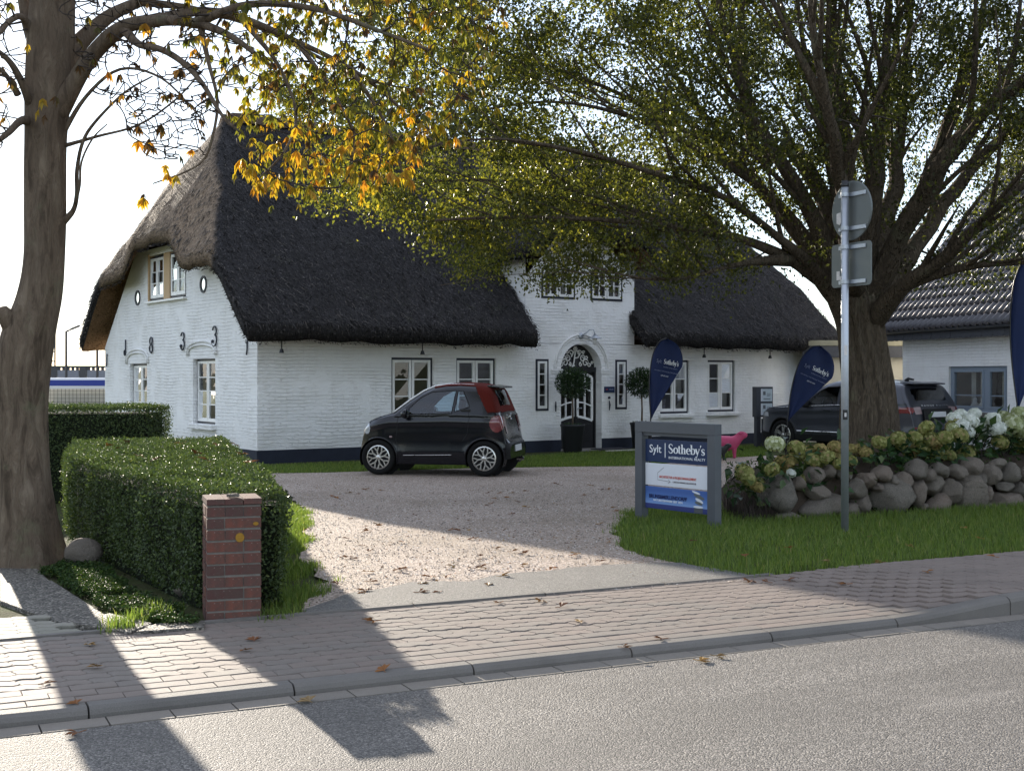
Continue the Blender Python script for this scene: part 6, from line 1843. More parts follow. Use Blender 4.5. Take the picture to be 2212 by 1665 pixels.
QG = [(3.30, 1.13), (3.25, 1.465), (3.75, 1.41), (3.90, 1.22)]
def suv_cls(x, y, z, part):
    if part == 'side' and z > 1.05:
        for nm, pl in (('fg', FG), ('rg', RG), ('qg', QG)):
            if inp((x, z), pl): return nm + ('' if y < 0 else '2')
    if part == 'top':
        if 1.42 < x < 1.93 and abs(y) < .62: return 'windscreen'
        if 4.05 < x < 4.19 and abs(y) < .56: return 'rearwin'
    if x > 4.05 and .93 < z < 1.05 and abs(y) > .50 and part in ('side', 'top'):
        return ('tailr' if abs(y) > .74 else 'tailw') + ('' if y < 0 else '2')
    if part == 'side' and x < .42 and .78 < z < .88 and x > .1: return 'head' if y < 0 else 'head2'
    if part in ('side', 'under') and z < .40: return 'clad'
    return 'body'
vm = {'body': ('body', M['suvgrey'], 0), 'windscreen': ('windscreen', gl, 0), 'rearwin': ('rear_window', M['tintglass'], .003), 'clad': ('sill_cladding', M['trim'], .004)}
for k_ in ('', '2'):
    vm['fg' + k_] = ('door_window', gl, 0); vm['rg' + k_] = ('door_window', M['tintglass'], 0); vm['qg' + k_] = ('quarter_window', M['tintglass'], 0); vm['tailr' + k_] = ('tail_light', M['redlamp'], .008); vm['tailw' + k_] = ('tail_light', M['clearlamp'], .008); vm['head' + k_] = ('headlight', M['headlens'], .004)
vo = vc.build(suv, suv_cls, vm, 190); vo['body']['label'] = 'dark grey metallic bodywork'
for sd in (-1, 1):
    for xa in (.86, 3.52):
        wheel(suv, (xa, sd * (V_W / 2 - .125), .36), .358, .23, sd, 'star', .245)
        mb = MB(); vc.lip(mb, xa, sd, .022); mb.build('wheel_arch', M['trim'], suv, smooth=True)
        mb = MB(); vc.liner(mb, xa, sd); mb.build('wheel_liner', M['trim'], suv)
    mb = MB(); vc.seam(mb, [(1.30, .42), (1.30, 1.0), (1.48, 1.07)], sd); vc.seam(mb, [(2.46, .42), (2.46, 1.08)], sd); vc.seam(mb, [(3.30, 1.10), (3.12, .75), (3.05, .50)], sd); mb.build('door_seam', M['trim'], suv)
    mb = MB()
    for pl in (FG, RG, QG): vc.seam(mb, pl + pl[:1], sd, .012, .001)
    mb.build('window_seal', M['trim'], suv)
    mb = MB(); vc.seam(mb, [(1.3, .47), (3.1, .47)], sd, .014, .006); mb.build('sill_strip', M['alloy'], suv)
    mb = MB(); vc.seam(mb, [(.6, .985), (1.4, 1.035), (2.4, 1.075), (3.3, 1.11), (4.0, 1.13)], sd, .008, .004); mb.build('waist_strip', M['alloy'], suv)
    for x in (2.18, 3.02): MB().box((x, sd * (vc.half(x, .96) + .008), .965), (.22, .03, .035)).build('door_handle', M['suvgrey'], suv, bevel=.012)
    bm = bmesh.new(); bmesh.ops.create_icosphere(bm, subdivisions=3, radius=1)
    for v in bm.verts: v.co = Vector((v.co.x * .09 if v.co.x < 0 else v.co.x * .06, v.co.y * .12, v.co.z * .10))
    me = bpy.data.meshes.new('mirror'); bm.to_mesh(me); bm.free(); me.shade_smooth(); obj('mirror', me, M['trim'], suv, (1.60, sd * 1.02, 1.10))
    MB().tube([(1.60, sd * .86, 1.06), (1.60, sd * .98, 1.08)], .025, 6).build('mirror_arm', M['trim'], suv)
for y in (-.42, .42): seat_mesh(2.12, y, .55).build('seat', M['seat'], suv, bevel=.05, seg=3)
MB().tube([(1.72 + .06 * math.sin(R(a)), -.42 + .19 * math.cos(R(a)), 1.06 + .17 * math.sin(R(a))) for a in range(0, 361, 20)], .015, 6).build('steering_wheel', M['trim'], suv, smooth=True)
MB().b2(1.30, 1.62, -.74, .74, .85, 1.03).build('dashboard', M['trim'], suv, bevel=.04)
MB().box((4.02, 0, 1.565), (.26, 1.16, .03), ry=R(6)).build('rear_spoiler', M['suvgrey'], suv, bevel=.012)
mb = MB(); mb.tube([(3.55, 0, 1.60), (3.62, 0, 1.66), (3.75, 0, 1.64)], [.05, .035, .02], 6); mb.build('roof_aerial', M['trim'], suv)
MB().box((4.345, .02, .90), (.03, .98, .26), ry=R(-6)).build('plate_recess', M['trim'], suv, bevel=.02)
MB().box((4.368, .02, .90), (.012, .52, .115), ry=R(-6)).build('number_plate', M['plate'], suv, bevel=.004)
MB().box((4.375, .0, .52), (.03, 1.3, .10)).build('rear_bumper', M['trim'], suv, bevel=.02)
tx = put_text('suv', 'lettering', M['chrome'], suv, (4.305, -.50, 1.075), .05, .95, rz=R(90))
tx.rotation_euler = (R(90 - 28), 0, R(90))
for y in (-.72, .72): MB().box((4.345, y, .62), (.03, .14, .04)).build('reflector', M['redlamp'], suv, bevel=.006)
# ------------------------------------------------------------------ the sign board by the drive
s0, s1 = gnd(1386, 1120), gnd(1543, 1136)
sd_ = (s1 - s0); sd_.z = 0; SLEN = sd_.length; sang = math.atan2(sd_.y, sd_.x)
board = thing('sign_board', 'grey framed sign board with three printed panels on the verge', 'sign', (s0.x, s0.y, s0.z), sang)
PWS = .115; SH = 1.10; DPS = .10
for x in (0, SLEN): MB().b2(x - PWS / 2, x + PWS / 2, -DPS / 2, DPS / 2, -.1, SH - .118).build('post', M['signgrey'], board, bevel=.004)
MB().b2(-PWS / 2, SLEN + PWS / 2, -DPS / 2 - .002, DPS / 2 + .002, SH - .118, SH).build('top_rail', M['signgrey'], board, bevel=.004)
MB().b2(PWS / 2, SLEN - PWS / 2, -DPS / 2 + .02, DPS / 2 - .02, SH - .155, SH - .1185).build('top_rail', M['signgrey'], board, bevel=.003)
px0, px1 = PWS / 2 + .012, SLEN - PWS / 2 - .006; PWW = px1 - px0
def panel(z0, z1, mat, name='panel'):
    o = MB().b2(0, PWW, -.006, .006, 0, z1 - z0).build(name, M[mat], board, bevel=.002); o.location = (px0, 0, z0); return o
p1 = panel(.655, .905, 'signnavy'); p2 = panel(.395, .640, 'signwhite'); p3 = panel(.135, .380, 'signblue')
p1['label'] = 'navy panel with white lettering'; p2['label'] = 'white panel with red lettering and an arrow'; p3['label'] = 'blue panel with a picture of stacked pebbles'
fy = -.0075
put_text('sylt', 'lettering', M['letter'], p1, (PWW * .065, fy, .105), .125, PWW * .19)
MB().b2(PWW * .315, PWW * .325, fy, -.006, .055, .215).build('rule', M['letter'], p1)
put_text('word', 'lettering', M['letter'], p1, (PWW * .375, fy - .001, .108), .098, PWW * .56)
put_text('intl', 'lettering', M['letter'], p1, (PWW * .375, fy, .045), .040, PWW * .56)
mb = MB(); ribbon(mb, [(PWW * .30, .205, .005), (PWW * .20, .140, .005), (PWW * .20, .065, .005), (PWW * .40, .052, .005)], y=fy); ribbon(mb, [(PWW * .37, .075, .005), (PWW * .405, .052, .005), (PWW * .365, .032, .005)], y=fy - .0005); mb.build('arrow', M['letter_grey'], p2)
put_text('arch', 'lettering', M['letter_red'], p2, (PWW * .225, fy, .088), .038, PWW * .58)
put_text('arch2', 'lettering', M['letter_grey'], p2, (PWW * .44, fy, .045), .026, PWW * .36)
put_text('bruns', 'lettering', M['letter_navy'], p3, (PWW * .06, fy, .118), .058, PWW * .60)
put_text('natur', 'lettering', M['letter'], p3, (PWW * .13, fy, .085), .032, PWW * .46)
for k_, (x, z, a, b, t_) in enumerate(((.80, .222, .065, .011, -12), (.845, .180, .085, .020, -16), (.85, .138, .062, .018, -20), (.84, .110, .058, .017, -10), (.835, .070, .075, .013, 0))):
    MB().add([(PWW * x + a * math.cos(R(q)) * math.cos(R(t_)) - b * math.sin(R(q)) * math.sin(R(t_)), fy - .0006 * k_, z + a * math.cos(R(q)) * math.sin(R(t_)) + b * math.sin(R(q)) * math.cos(R(t_))) for q in range(0, 360, 20)], [tuple(range(18))]).build('pebble_print', M['signwhite'] if k_ % 2 == 0 else M['alu'], p3)
MB().b2(PWW * .77, PWW * .90, fy, -.006, .005, .058).build('pebble_print', M['signgrey'], p3)

# ------------------------------------------------------------------ traffic sign seen from behind
tp = gnd(1825, 1148)
pole = thing('traffic_sign', 'round and square traffic signs on a galvanised pole, seen from behind', 'traffic sign', tp, R(-65))
MB().tube([(0, 0, -.1), (0, 0, 3.49)], .038, 20).build('pole', M['galv'], pole, smooth=True)
MB().lathe([(.001, 3.545), (.036, 3.54), (.040, 3.49), (.040, 3.475), (.001, 3.475)], 20).build('pole_cap', M['black'], pole, smooth=True)
zc = 3.24
MB().lathe([(.001, .062), (.292, .062), (.300, .066), (.300, .080), (.292, .078), (.001, .070)], 48, 'Y', (.02, 0, zc)).build('round_plate', M['alu'], pole)
mb = MB(); rr = [(-.255, -.225), (.345, -.225), (.345, .215), (-.255, .215)]
pts = []
for (cx, cz, a0) in ((-.215, -.185, 180), (.305, -.185, 270), (.305, .175, 0), (-.215, .175, 90)):
    for q in range(0, 91, 30): pts.append((cx + .04 * math.cos(R(a0 + q)), cz + .04 * math.sin(R(a0 + q))))
n_ = len(pts); mb.add([(x - .025, .062, z + 2.70) for x, z in pts] + [(x - .025, .072, z + 2.70) for x, z in pts], [tuple(range(n_)), tuple(range(2 * n_ - 1, n_ - 1, -1))] + [(k_, (k_ + 1) % n_, n_ + (k_ + 1) % n_, n_ + k_) for k_ in range(n_)])
mb.build('square_plate', M['alu'], pole)
for z in (3.40, 3.06, 2.87, 2.52):
    MB().b2(-.155, .25, .045, .060, z - .02, z + .02).build('bracket', M['galv'], pole, bevel=.003)
    MB().lathe([(.0385, z - .02), (.0445, z - .02), (.0445, z + .02), (.0385, z + .02)], 20, 'Z', (0, 0, 0), closed=True).build('pole_clamp', M['galv'], pole)
MB().add([(-.20, .058, 3.13), (-.15, .058, 3.11), (-.11, .058, 3.16), (-.13, .058, 3.17), (-.135, .058, 3.24), (-.20, .058, 3.23)], [(0, 1, 2, 3, 4, 5)]).build('sticker', M['sticker'], pole)
MB().add([(-.20, .058, 2.55), (-.11, .058, 2.55), (-.11, .058, 2.58), (-.15, .058, 2.59), (-.15, .058, 2.64), (-.20, .058, 2.64)], [(0, 1, 2, 3, 4, 5)]).build('sticker', M['sticker'], pole)
def wrap(z0, z1, a0, a1, mat, name='sticker'):
    mb = MB(); n = 8; vs_ = []
    for k_ in range(n + 1):
        a = R(a0 + (a1 - a0) * k_ / n); vs_ += [(.0392 * math.cos(a), .0392 * math.sin(a), z0), (.0392 * math.cos(a), .0392 * math.sin(a), z1)]
    mb.add(vs_, [(2 * k_, 2 * k_ + 2, 2 * k_ + 3, 2 * k_ + 1) for k_ in range(n)]); return mb.build(name, mat, pole)
wrap(1.78, 1.88, -50, 0, M['sticker']); wrap(1.13, 1.23, -70, 5, M['black']); wrap(1.16, 1.20, -45, -15, M['sticker'])

# ------------------------------------------------------------------ teardrop flags
def flag(label, tip, top, wid, Y, lean, lettered=True, wide=None):
    """tip = lower point of the cloth, top = highest point (2212 px view); pole down the left edge"""
    b = at(tip[0], tip[1], Y); t_ = at(top[0], top[1], Y)
    gp = Vector((b.x - (t_.x - b.x) * .12, Y, float(gz(b.x, Y)) - .02))
    root = thing('teardrop_flag', label, 'flag', gp, 0, 'navy teardrop flags in front of the houses')
    bl, tl = b - gp, t_ - gp
    ax_ = (tl - bl); Lc = ax_.length; az_ = ax_.normalized(); sx = Vector((az_.z, 0, -az_.x))     # sx points to the cloth's right
    N_ = 26; M_ = 10; V = []; edge = []
    for k_ in range(N_ + 1):
        f = k_ / N_
        lft = -.36 * wid * math.sin(min(1, f / .96) * math.pi * .86) ** 1.0 * f ** .6 * .9 if f < 1 else 0
        rgt = wid * .66 * (f / .70) ** 1.15 if f < .70 else wid * .66 * math.sqrt(max(0, 1 - ((f - .70) / .30) ** 2))
        lft2 = -wid * .34 * math.sin(min(f / .72, 1) * math.pi / 2) if f < .72 else -wid * .34 * math.sqrt(max(0, 1 - ((f - .72) / .28) ** 2))
        for j in range(M_ + 1):
            q = j / M_; w = lft2 + (rgt - lft2) * q
            p = bl + ax_ * f + sx * (w)
            p.y += .03 * math.sin(f * 7 + q * 2.3) * (f ** .5) + .015 * math.sin(q * 9 + f * 3)
            V.append(p)
        edge.append(bl + ax_ * f + sx * (lft2 - .006))
    Fq = [(k_ * (M_ + 1) + j, k_ * (M_ + 1) + j + 1, (k_ + 1) * (M_ + 1) + j + 1, (k_ + 1) * (M_ + 1) + j) for k_ in range(N_) for j in range(M_)]
    cl = MB().add(V, Fq).build('cloth', M['flag'], root, smooth=True)
    so_ = cl.modifiers.new('solid', 'SOLIDIFY'); so_.thickness = .004
    MB().tube([(0, 0, 0)] + [(p.x, p.y + .005, p.z) for p in edge[1:]], [.014] + [.010] * (len(edge) - 1), 8).build('pole', M['black'], root, smooth=True)
    MB().lathe([(.001, .0), (.16, .0), (.16, .03), (.03, .05), (.001, .05)], 16).build('base', M['trim'], root)
    if lettered:
        o = bl + ax_ * .69 + sx * (-wid * .20); ang = math.atan2(sx.z, sx.x)
        grp = []
        for key, mt, dx, dz, sz, w_ in (('sylt', 'letter_dim', 0, 0, .085, wid * .16), ('word', 'letter', wid * .24, .0, .075, wid * .48), ('intl', 'letter_dim', wid * .25, -.06, .026, wid * .46), ('line', 'letter_dim', -wid * .02, -.13, .03, wid * .74), ('web', 'letter', wid * .22, -.20, .036, wid * .24)):
            me = TXT[key].copy(); me.materials.clear(); me.materials.append(M[mt])
            xs = [v.co.x for v in me.vertices]; k_ = w_ / (max(xs) - min(xs)); up = (lambda v: v.co.z) if key == 'word' else (lambda v: v.co.y)
            for v in me.vertices:
                a, c = v.co.x * k_ + dx, up(v) * sz + dz
                p = o + sx * a + az_ * c; f = (p - bl).dot(az_) / Lc; p.y = -.012 + .03 * math.sin(f * 7 + 1.2) * (max(f, 0) ** .5) - .016
                v.co = p
            obj('lettering', me, None, cl)
flag('navy teardrop flag standing upright behind the sign board', (1407, 905), (1441, 731), .50, 20.5, 0)
flag('navy teardrop flag leaning right in front of the SUV', (1702, 910), (1772, 747), .58, 20.5, 0)
flag('navy teardrop flag cut off by the right edge of the photo', (2200, 885), (2240, 545), .78, 17.5, 0, False)

# ------------------------------------------------------------------ notice case, planters, figures by the door
h2w = Matrix.Translation((HX, HY, 0)) @ Matrix.Rotation(HROT, 4, 'Z')
def hw(t, s, z): return h2w @ Vector((t, s, z))
nc = hw(12.40, -1.55, -.10)
case = thing('notice_case', 'anthracite display case with two glazed notices on a post', 'notice case', nc, HROT - R(12))
MB().b2(-.21, -.09, -.06, .06, 0, .74).build('post', M['caseframe'], case, bevel=.004); MB().b2(-.02, .20, -.03, .03, 0, .70).build('backing_panel', M['shingle'], case, bevel=.004)
MB().b2(-.235, .235, -.09, .09, .74, 1.47).build('case_body', M['caseframe'], case, bevel=.006)
for z0, z1 in ((.79, 1.07), (1.12, 1.42)):
    MB().b2(-.11, .212, -.0945, -.0905, z0, z1).build('notice', M['paper'], case)
    for k_, (a, b, w_, h_) in enumerate(((-.05, z0 + .15, .07, .09), (.06, z0 + .18, .10, .012), (.06, z0 + .15, .10, .012), (.06, z0 + .12, .08, .012), (-.04, z0 + .05, .20, .02))):
        MB().b2(a, a + w_, -.0965, -.0948, b, b + h_).build('print', M['letter_grey'], case)
    MB().add([(-.075, -.098, z0 - .005), (.205, -.098, z0 - .005), (.205, -.098, z1 + .005), (-.075, -.098, z1 + .005)], [(0, 1, 2, 3)]).build('glazing', M['glass'], case)
def planter(label, t, s, sc_x):
    b = hw(t, s, -.09); root = thing('potted_tree', label, 'potted tree', b, HROT, 'clipped potted trees beside the door')
    MB().lathe([(.001, 0), (.19, 0), (.205, .02), (.265, .58), (.28, .60), (.28, .64), (.25, .64), (.245, .58), (.001, .57)], 28).build('pot', M['pot'], root, smooth=True)
    MB().tube([(0, 0, .5), (.012, 0, .95), (0, .01, 1.45)], [.025, .02, .018], 8).build('trunk', M['bark_chestnut'], root, smooth=True)
    n = 2600; c = unit(n) * (rng.random(n) ** .45 * .37)[:, None] * [1, 1, .92]
    P = c + [0, 0, 1.56]; D = c / (np.linalg.norm(c, axis=1, keepdims=True) + 1e-6) + unit(n) * .7 + [0, 0, .35]
    o = obj('foliage', leaves_mesh('foliage', P, D, unit(n) + [0, 0, .4], rng.uniform(.05, .09, n), rng.uniform(.018, .03, n), rng.random(n)), M['leaf_dark'], root); o['kind'] = 'stuff'
    n = 260; q = unit(n) * .2; P = np.column_stack([q[:, :2], np.full(n, .60) + rng.random(n) * .05])
    o = obj('underplanting', leaves_mesh('underplanting', P, unit(n) + [0, 0, .5], unit(n) + [0, 0, 1], rng.uniform(.03, .05, n), rng.uniform(.015, .03, n), rng.random(n)), M['leaf_dark'], root); o['kind'] = 'stuff'
planter('clipped ball tree in a black pot, left of the front door', 7.22, -.75, 1)
planter('clipped ball tree in a black pot, right of the front door', 9.25, -.75, 1)
dm = hw(8.35, -.72, -.045); o = MB().b2(-.42, .42, -.22, .22, 0, .02).build('door_mat', M['mat'], None, loc=dm, rot=(0, 0, HROT), bevel=.005); tag(o, 'dark doormat lying on the step at the front door', 'doormat')
o = MB().b2(-.45, .45, -.05, .05, 0, .03).build('door_batten', M['cream'], None, loc=hw(8.40, -1.06, -.075), rot=(0, 0, HROT), bevel=.004); tag(o, 'pale strip lying on the ground before the doormat', 'batten')
def figure(name, label, loc, rz, s, mat):
    """a standing sheep figure grown from one skeleton"""
    sk = [((-.42, 0, .62), .17), ((-.15, 0, .60), .22), ((.15, 0, .61), .22), ((.40, 0, .68), .17), ((.55, 0, .86), .125), ((.63, 0, 1.0), .125), ((.76, 0, .96), .085), ((.87, 0, .90), .055),
          ((.36, .12, .42), .085), ((.36, .13, .20), .052), ((.37, .13, .02), .05), ((.36, -.12, .42), .085), ((.36, -.13, .20), .052), ((.37, -.13, .02), .05),
          ((-.38, .12, .42), .095), ((-.42, .13, .20), .055), ((-.40, .13, .02), .05), ((-.38, -.12, .42), .095), ((-.42, -.13, .20), .055), ((-.40, -.13, .02), .05),
          ((.60, .13, 1.05), .04), ((.58, .22, 1.01), .022), ((.60, -.13, 1.05), .04), ((.58, -.22, 1.01), .022), ((-.55, 0, .58), .05), ((-.58, 0, .46), .03)]
    ed_ = [(0, 1), (1, 2), (2, 3), (3, 4), (4, 5), (5, 6), (6, 7), (2, 8), (8, 9), (9, 10), (2, 11), (11, 12), (12, 13), (0, 14), (14, 15), (15, 16), (0, 17), (17, 18), (18, 19), (5, 20), (20, 21), (5, 22), (22, 23), (0, 24), (24, 25)]
    me = bpy.data.meshes.new(name); me.from_pydata([Vector(p) * s for p, r_ in sk], ed_, [])
    o = obj(name, me, mat, None, loc, (0, 0, rz))
    sm = o.modifiers.new('skin', 'SKIN'); sm.use_smooth_shade = True
    for i_, (p, r_) in enumerate(sk): me.skin_vertices[0].data[i_].radius = (r_ * s * (1.5 if i_ < 8 else 1.3), r_ * s * (1.5 if i_ < 8 else 1.3))
    me.skin_vertices[0].data[1].use_root = True
    sb = o.modifiers.new('sub', 'SUBSURF'); sb.levels = 2; sb.render_levels = 2
    return tag(o, label, 'figurine')
fz = -.09
fp = at(1572, 955, 26.5); figure('sheep_figure', 'pink sheep figure standing on the lawn beside the sign board', (fp.x - .05, 26.5, fz), R(-12), .52, M['pink'])
fp = at(1556, 958, 25.9); figure('sheep_figure', 'small black animal figure standing in front of the pink one', (fp.x - .05, 25.9, fz), R(-15), .32, M['blackfig'])

# ------------------------------------------------------------------ the neighbour on the right
NA, NB_ = at(1958, 813, 32.0), at(2194, 813, 27.3)
NA = Vector((9.63, 32.0, 0)); nd = Vector((1.17, -4.7, 0)).normalized(); nang = math.atan2(nd.y, nd.x)
nb = thing('neighbour_house', 'white brick neighbouring house under a steep dark glazed tile roof', 'house', (NA.x, NA.y, -.1), nang)
# local x runs along the wall towards the camera, local y into the house
NL, ND = 11.0, 7.0; NE = 2.62
wx0, wx1, wz0, wz1 = 2.35, 4.55, .92, 1.95
nm_ = wall_grid('wall', [(wx0, wx1, wz0, wz1)], .35, NL, 0, NE, depth=.14)
obj('front_wall', nm_, M['wall'], nb)
MB().add([(.35, 0, 0), (.35, ND, 0), (.35, ND, NE), (.35, ND / 2, NE + 5.0), (.35, 0, NE)], [(0, 1, 2, 3, 4)]).build('gable_wall', M['wall'], nb)
MB().b2(.6, NL - .3, 1.2, 1.3, 0, NE).build('inner_wall', M['room'], nb)
w = wx0; fr = MB()
for q in ((wx0, wx1, wz0, wz0 + .08), (wx0, wx1, wz1 - .08, wz1), (wx0, wx0 + .10, wz0 + .08, wz1 - .08), (wx1 - .10, wx1, wz0 + .08, wz1 - .08), (wx0 + 1.30, wx0 + 1.46, wz0 + .08, wz1 - .08)): fr.b2(q[0], q[1], .05, .12, q[2], q[3])
nw = fr.build('window', M['greyframe'], nb)
for a, b in ((wx0 + .10, wx0 + 1.30), (wx0 + 1.46, wx1 - .10)):
    s2 = MB(); z0, z1 = wz0 + .08, wz1 - .08
    for q in ((a, b, z0, z0 + .05), (a, b, z1 - .05, z1), (a, a + .06, z0 + .05, z1 - .05), (b - .06, b, z0 + .05, z1 - .05)): s2.b2(q[0], q[1], .035, .1, q[2], q[3])
    s2.b2(a + .06, b - .06, .06, .08, z0 + .28, z0 + .305)
    s2.build('casement', M['greyframe'], nw)
    MB().add([(a + .06, .07, z0 + .05), (b - .06, .07, z0 + .05), (b - .06, .07, z1 - .05), (a + .06, .07, z1 - .05)], [(0, 1, 2, 3)]).build('pane', M['glass'], nw)
for a, b in ((wx0 + .45, wx0 + .62), (wx0 + .80, wx0 + .95), (wx0 + 1.6, wx0 + 1.75)):
    MB().add([(a + (b - a) * k_ / 8 + 0, .30 + .02 * (k_ % 2), z) for k_ in range(9) for z in (wz0, wz1)], [(2 * k_, 2 * k_ + 2, 2 * k_ + 3, 2 * k_ + 1) for k_ in range(8)]).build('curtain', M['curtain'], nw)
MB().b2(wx0 - .1, wx1 + .1, -.06, .1, wz0 - .07, wz0 - .004).build('window_sill', M['kerb'], nb, bevel=.008)
# two porcelain birds on the sill inside
def bird(x, flip, label):
    mb = MB(); mb.lathe([(.001, 0), (.09, .01), (.115, .08), (.09, .16), (.045, .22), (.05, .26), (.035, .31), (.001, .325)], 14)
    mb.tube([(.0, 0, .09), (-.13 * flip, 0, .05), (-.2 * flip, 0, .02)], [.07, .045, .015], 8); mb.tube([(.03 * flip, 0, .27), (.085 * flip, 0, .26)], [.018, .004], 6)
    p = Matrix.Translation((NA.x, NA.y, -.1)) @ Matrix.Rotation(nang, 4, 'Z') @ Vector((x, .21, wz0 + .0))
    o = mb.build('porcelain_bird', M['porcelain'], None, smooth=True, loc=p, rot=(0, 0, nang)); tag(o, label, 'figurine')
bird(wx0 + .72, 1, 'white porcelain bird on the sill of the grey window, left of the pair'); bird(wx0 + 1.02, -1, 'white porcelain bird on the sill of the grey window, right of the pair')
bird(wx1 - .32, 1, 'single white porcelain bird in the narrow right pane of the grey window')
# fascia hung with slate shingles, gutter, tiled roof
fa = MB().b2(.05, NL, -.28, -.24, NE - .02, NE + .18).build('fascia', M['shingle'], nb)
sm_ = MB().prism([(-.11, 0), (.11, 0), (.11, .17), (.07, .25), (-.07, .25), (-.11, .17)], 0, .012).mesh('shingle'); sm_.materials.append(M['shingle'])
for k_ in range(46):
    o = obj('shingle', sm_, None, nb, (.16 + k_ * .2, -.283 - .004 * (k_ % 2), NE + .15), (R(-90), 0, 0)); o.rotation_euler = (R(-90 - 3), 0, random.uniform(-.03, .03)); o.scale = (1, .72, 1)
MB().tube([(-.1, -.34, NE + .20), (NL, -.34, NE + .20)], .055, 10).build('gutter', M['caseframe'], nb, smooth=True)
pit = R(50); TL, TW = .33, .23
nr, ncol = 32, 46
Vt, Ft = [], []
prof = [(0, .0), (.03, .022), (.06, .05), (.09, .06), (.12, .048), (.15, .018), (.18, .004), (.23, .0)]
tl = MB()
for r_ in range(nr):
    for c_ in range(ncol):
        x0 = c_ * TW - .15; d0 = r_ * TL; jz = random.uniform(-.004, .004)
        ro = []
        for dd, hh in ((-.03, .045), (TL, .012)):
            dist = d0 + dd
            for a, b in prof:
                hgt = b + hh + jz
                ro.append((x0 + a, -.36 + dist * math.cos(pit) - hgt * math.sin(pit), NE + .22 + dist * math.sin(pit) + hgt * math.cos(pit)))
        m8 = len(prof)
        # front lip of the tile
        lip = [(p[0], p[1] + .03 * math.sin(pit), p[2] - .03 * math.cos(pit)) for p in ro[:m8]]
        tl.add(ro + lip, [(k_, k_ + 1, m8 + k_ + 1, m8 + k_) for k_ in range(m8 - 1)] + [(2 * m8 + k_, 2 * m8 + k_ + 1, k_ + 1, k_) for k_ in range(m8 - 1)])
tme = tl.mesh('roof_tiles', fix=False); to = obj('roof_tiles', tme, M['tile'], nb); to['kind'] = 'stuff'
for p in tme.polygons: p.use_smooth = True
y1 = -.36 + nr * TL * math.cos(pit); z1 = NE + .20 + nr * TL * math.sin(pit)
MB().add([(-.15, -.34, NE + .19), (NL, -.34, NE + .19), (NL, y1, z1), (-.15, y1, z1), (NL, 2 * y1 + .3, NE + .2), (-.15, 2 * y1 + .3, NE + .2)], [(0, 1, 2, 3), (3, 2, 4, 5)]).build('roof', M['tile'], nb)
mb = MB(); mb.tube([(-.16, -.40, NE + .22), (-.16, y1, z1 + .06)], .06, 8); mb.build('verge_tiles', M['tile'], nb)
# flat-roofed annex between the houses
an = thing('flat_roof_annex', 'low cream annex with a flat roof between the two houses', 'building', (9.2, 33.6, -.1), R(8))
aw = wall_grid('wall', [(1.45, 1.85, 1.15, 1.95)], -1.6, 3.2, 0, 2.45, depth=.12); obj('front_wall', aw, M['annexwall'], an)
MB().b2(-1.7, 3.2, -.25, 3.2, 2.52, 2.66).build('flat_roof', M['bitumen'], an, bevel=.01)
MB().b2(-1.68, 3.2, -.23, -.19, 2.22, 2.52).build('fascia', M['shingle'], an)
fr = MB()
for q in ((1.45, 1.85, 1.15, 1.21), (1.45, 1.85, 1.89, 1.95), (1.45, 1.52, 1.21, 1.89), (1.78, 1.85, 1.21, 1.89)): fr.b2(q[0], q[1], .03, .09, q[2], q[3])
fr = fr.build('window', M['greyframe'], an); MB().add([(1.52, .06, 1.21), (1.78, .06, 1.21), (1.78, .06, 1.89), (1.52, .06, 1.89)], [(0, 1, 2, 3)]).build('pane', M['tintglass'], fr)
MB().b2(-1.6, 3.1, .8, .9, 0, 2.4).build('inner_wall', M['room'], an)
MB().tube([(2.05, -.22, 2.40), (2.05, -.22, 2.25), (2.20, -.10, 2.05), (2.20, -.06, .0)], .045, 10).build('downpipe', M['caseframe'], an, smooth=True)
pst = at(1926, 735, 60); o = thing('lamp_mast', 'thin grey mast rising behind the flat annex roof', 'mast', (pst.x, 60, 0)); MB().tube([(0, 0, -.2), (0, 0, 6.6)], [.16, .11], 10).build('mast', M['barrier'], o, smooth=True)

# ------------------------------------------------------------------ the railway far behind, left
def strip(name, label, cat, Y, x0, x1, z0, z1, depth, mat):
    o = MB().b2(x0, x1, 0, depth, z0, z1).build(name, mat, None, loc=(0, Y, 0)); return tag(o, label, cat)
zt = at(0, 816, 62).z; zb = at(0, 842, 62).z; zw = at(0, 834, 62).z
tr = thing('train', 'white and blue train passing behind the hedge', 'train', (-24, 62, -2.7))
MB().b2(-8, 14, 0, 3, 1.0, zt + 2.7).build('coach_body', M['trainwhite'], tr, bevel=.15)
MB().b2(-8, 14, -.01, .01, at(0, 841, 62).z + 2.7, at(0, 821, 62).z + 2.7).build('blue_band', M['trainblue'], tr)
for k_ in range(9): MB().b2(-7 + k_ * 2.4, -5.4 + k_ * 2.4, -.012, .02, 1.6, 2.4).build('window', M['tintglass'], tr)
gY = 47; g0 = at(97, 836, gY); g1 = at(260, 836, gY)
fn = thing('mesh_fence', 'pale panel wall behind a wire mesh fence beside the railway', 'fence', (g0.x, gY, float(gz(g0.x, gY))))
zt2 = g0.z - float(gz(g0.x, gY)); WF = g1.x - g0.x + 3
MB().b2(0, WF, .3, .4, 0, zt2 - .02).build('panel', M['cream'], fn)
MB().b2(-.12, WF, -.04, .06, zt2 - .06, zt2 + .04).build('top_rail', M['trainwhite'], fn); MB().b2(-.12, .0, -.04, .06, 0, zt2 - .06).build('post', M['trainwhite'], fn)
mb = MB()
for k_ in range(40): mb.b2(.05 + k_ * .14, .062 + k_ * .14, -.01, .002, .3, zt2 - .06)
for k_ in range(16): mb.b2(0, WF, .003, .015, zt2 - .14 - k_ * .14, zt2 - .128 - k_ * .14)
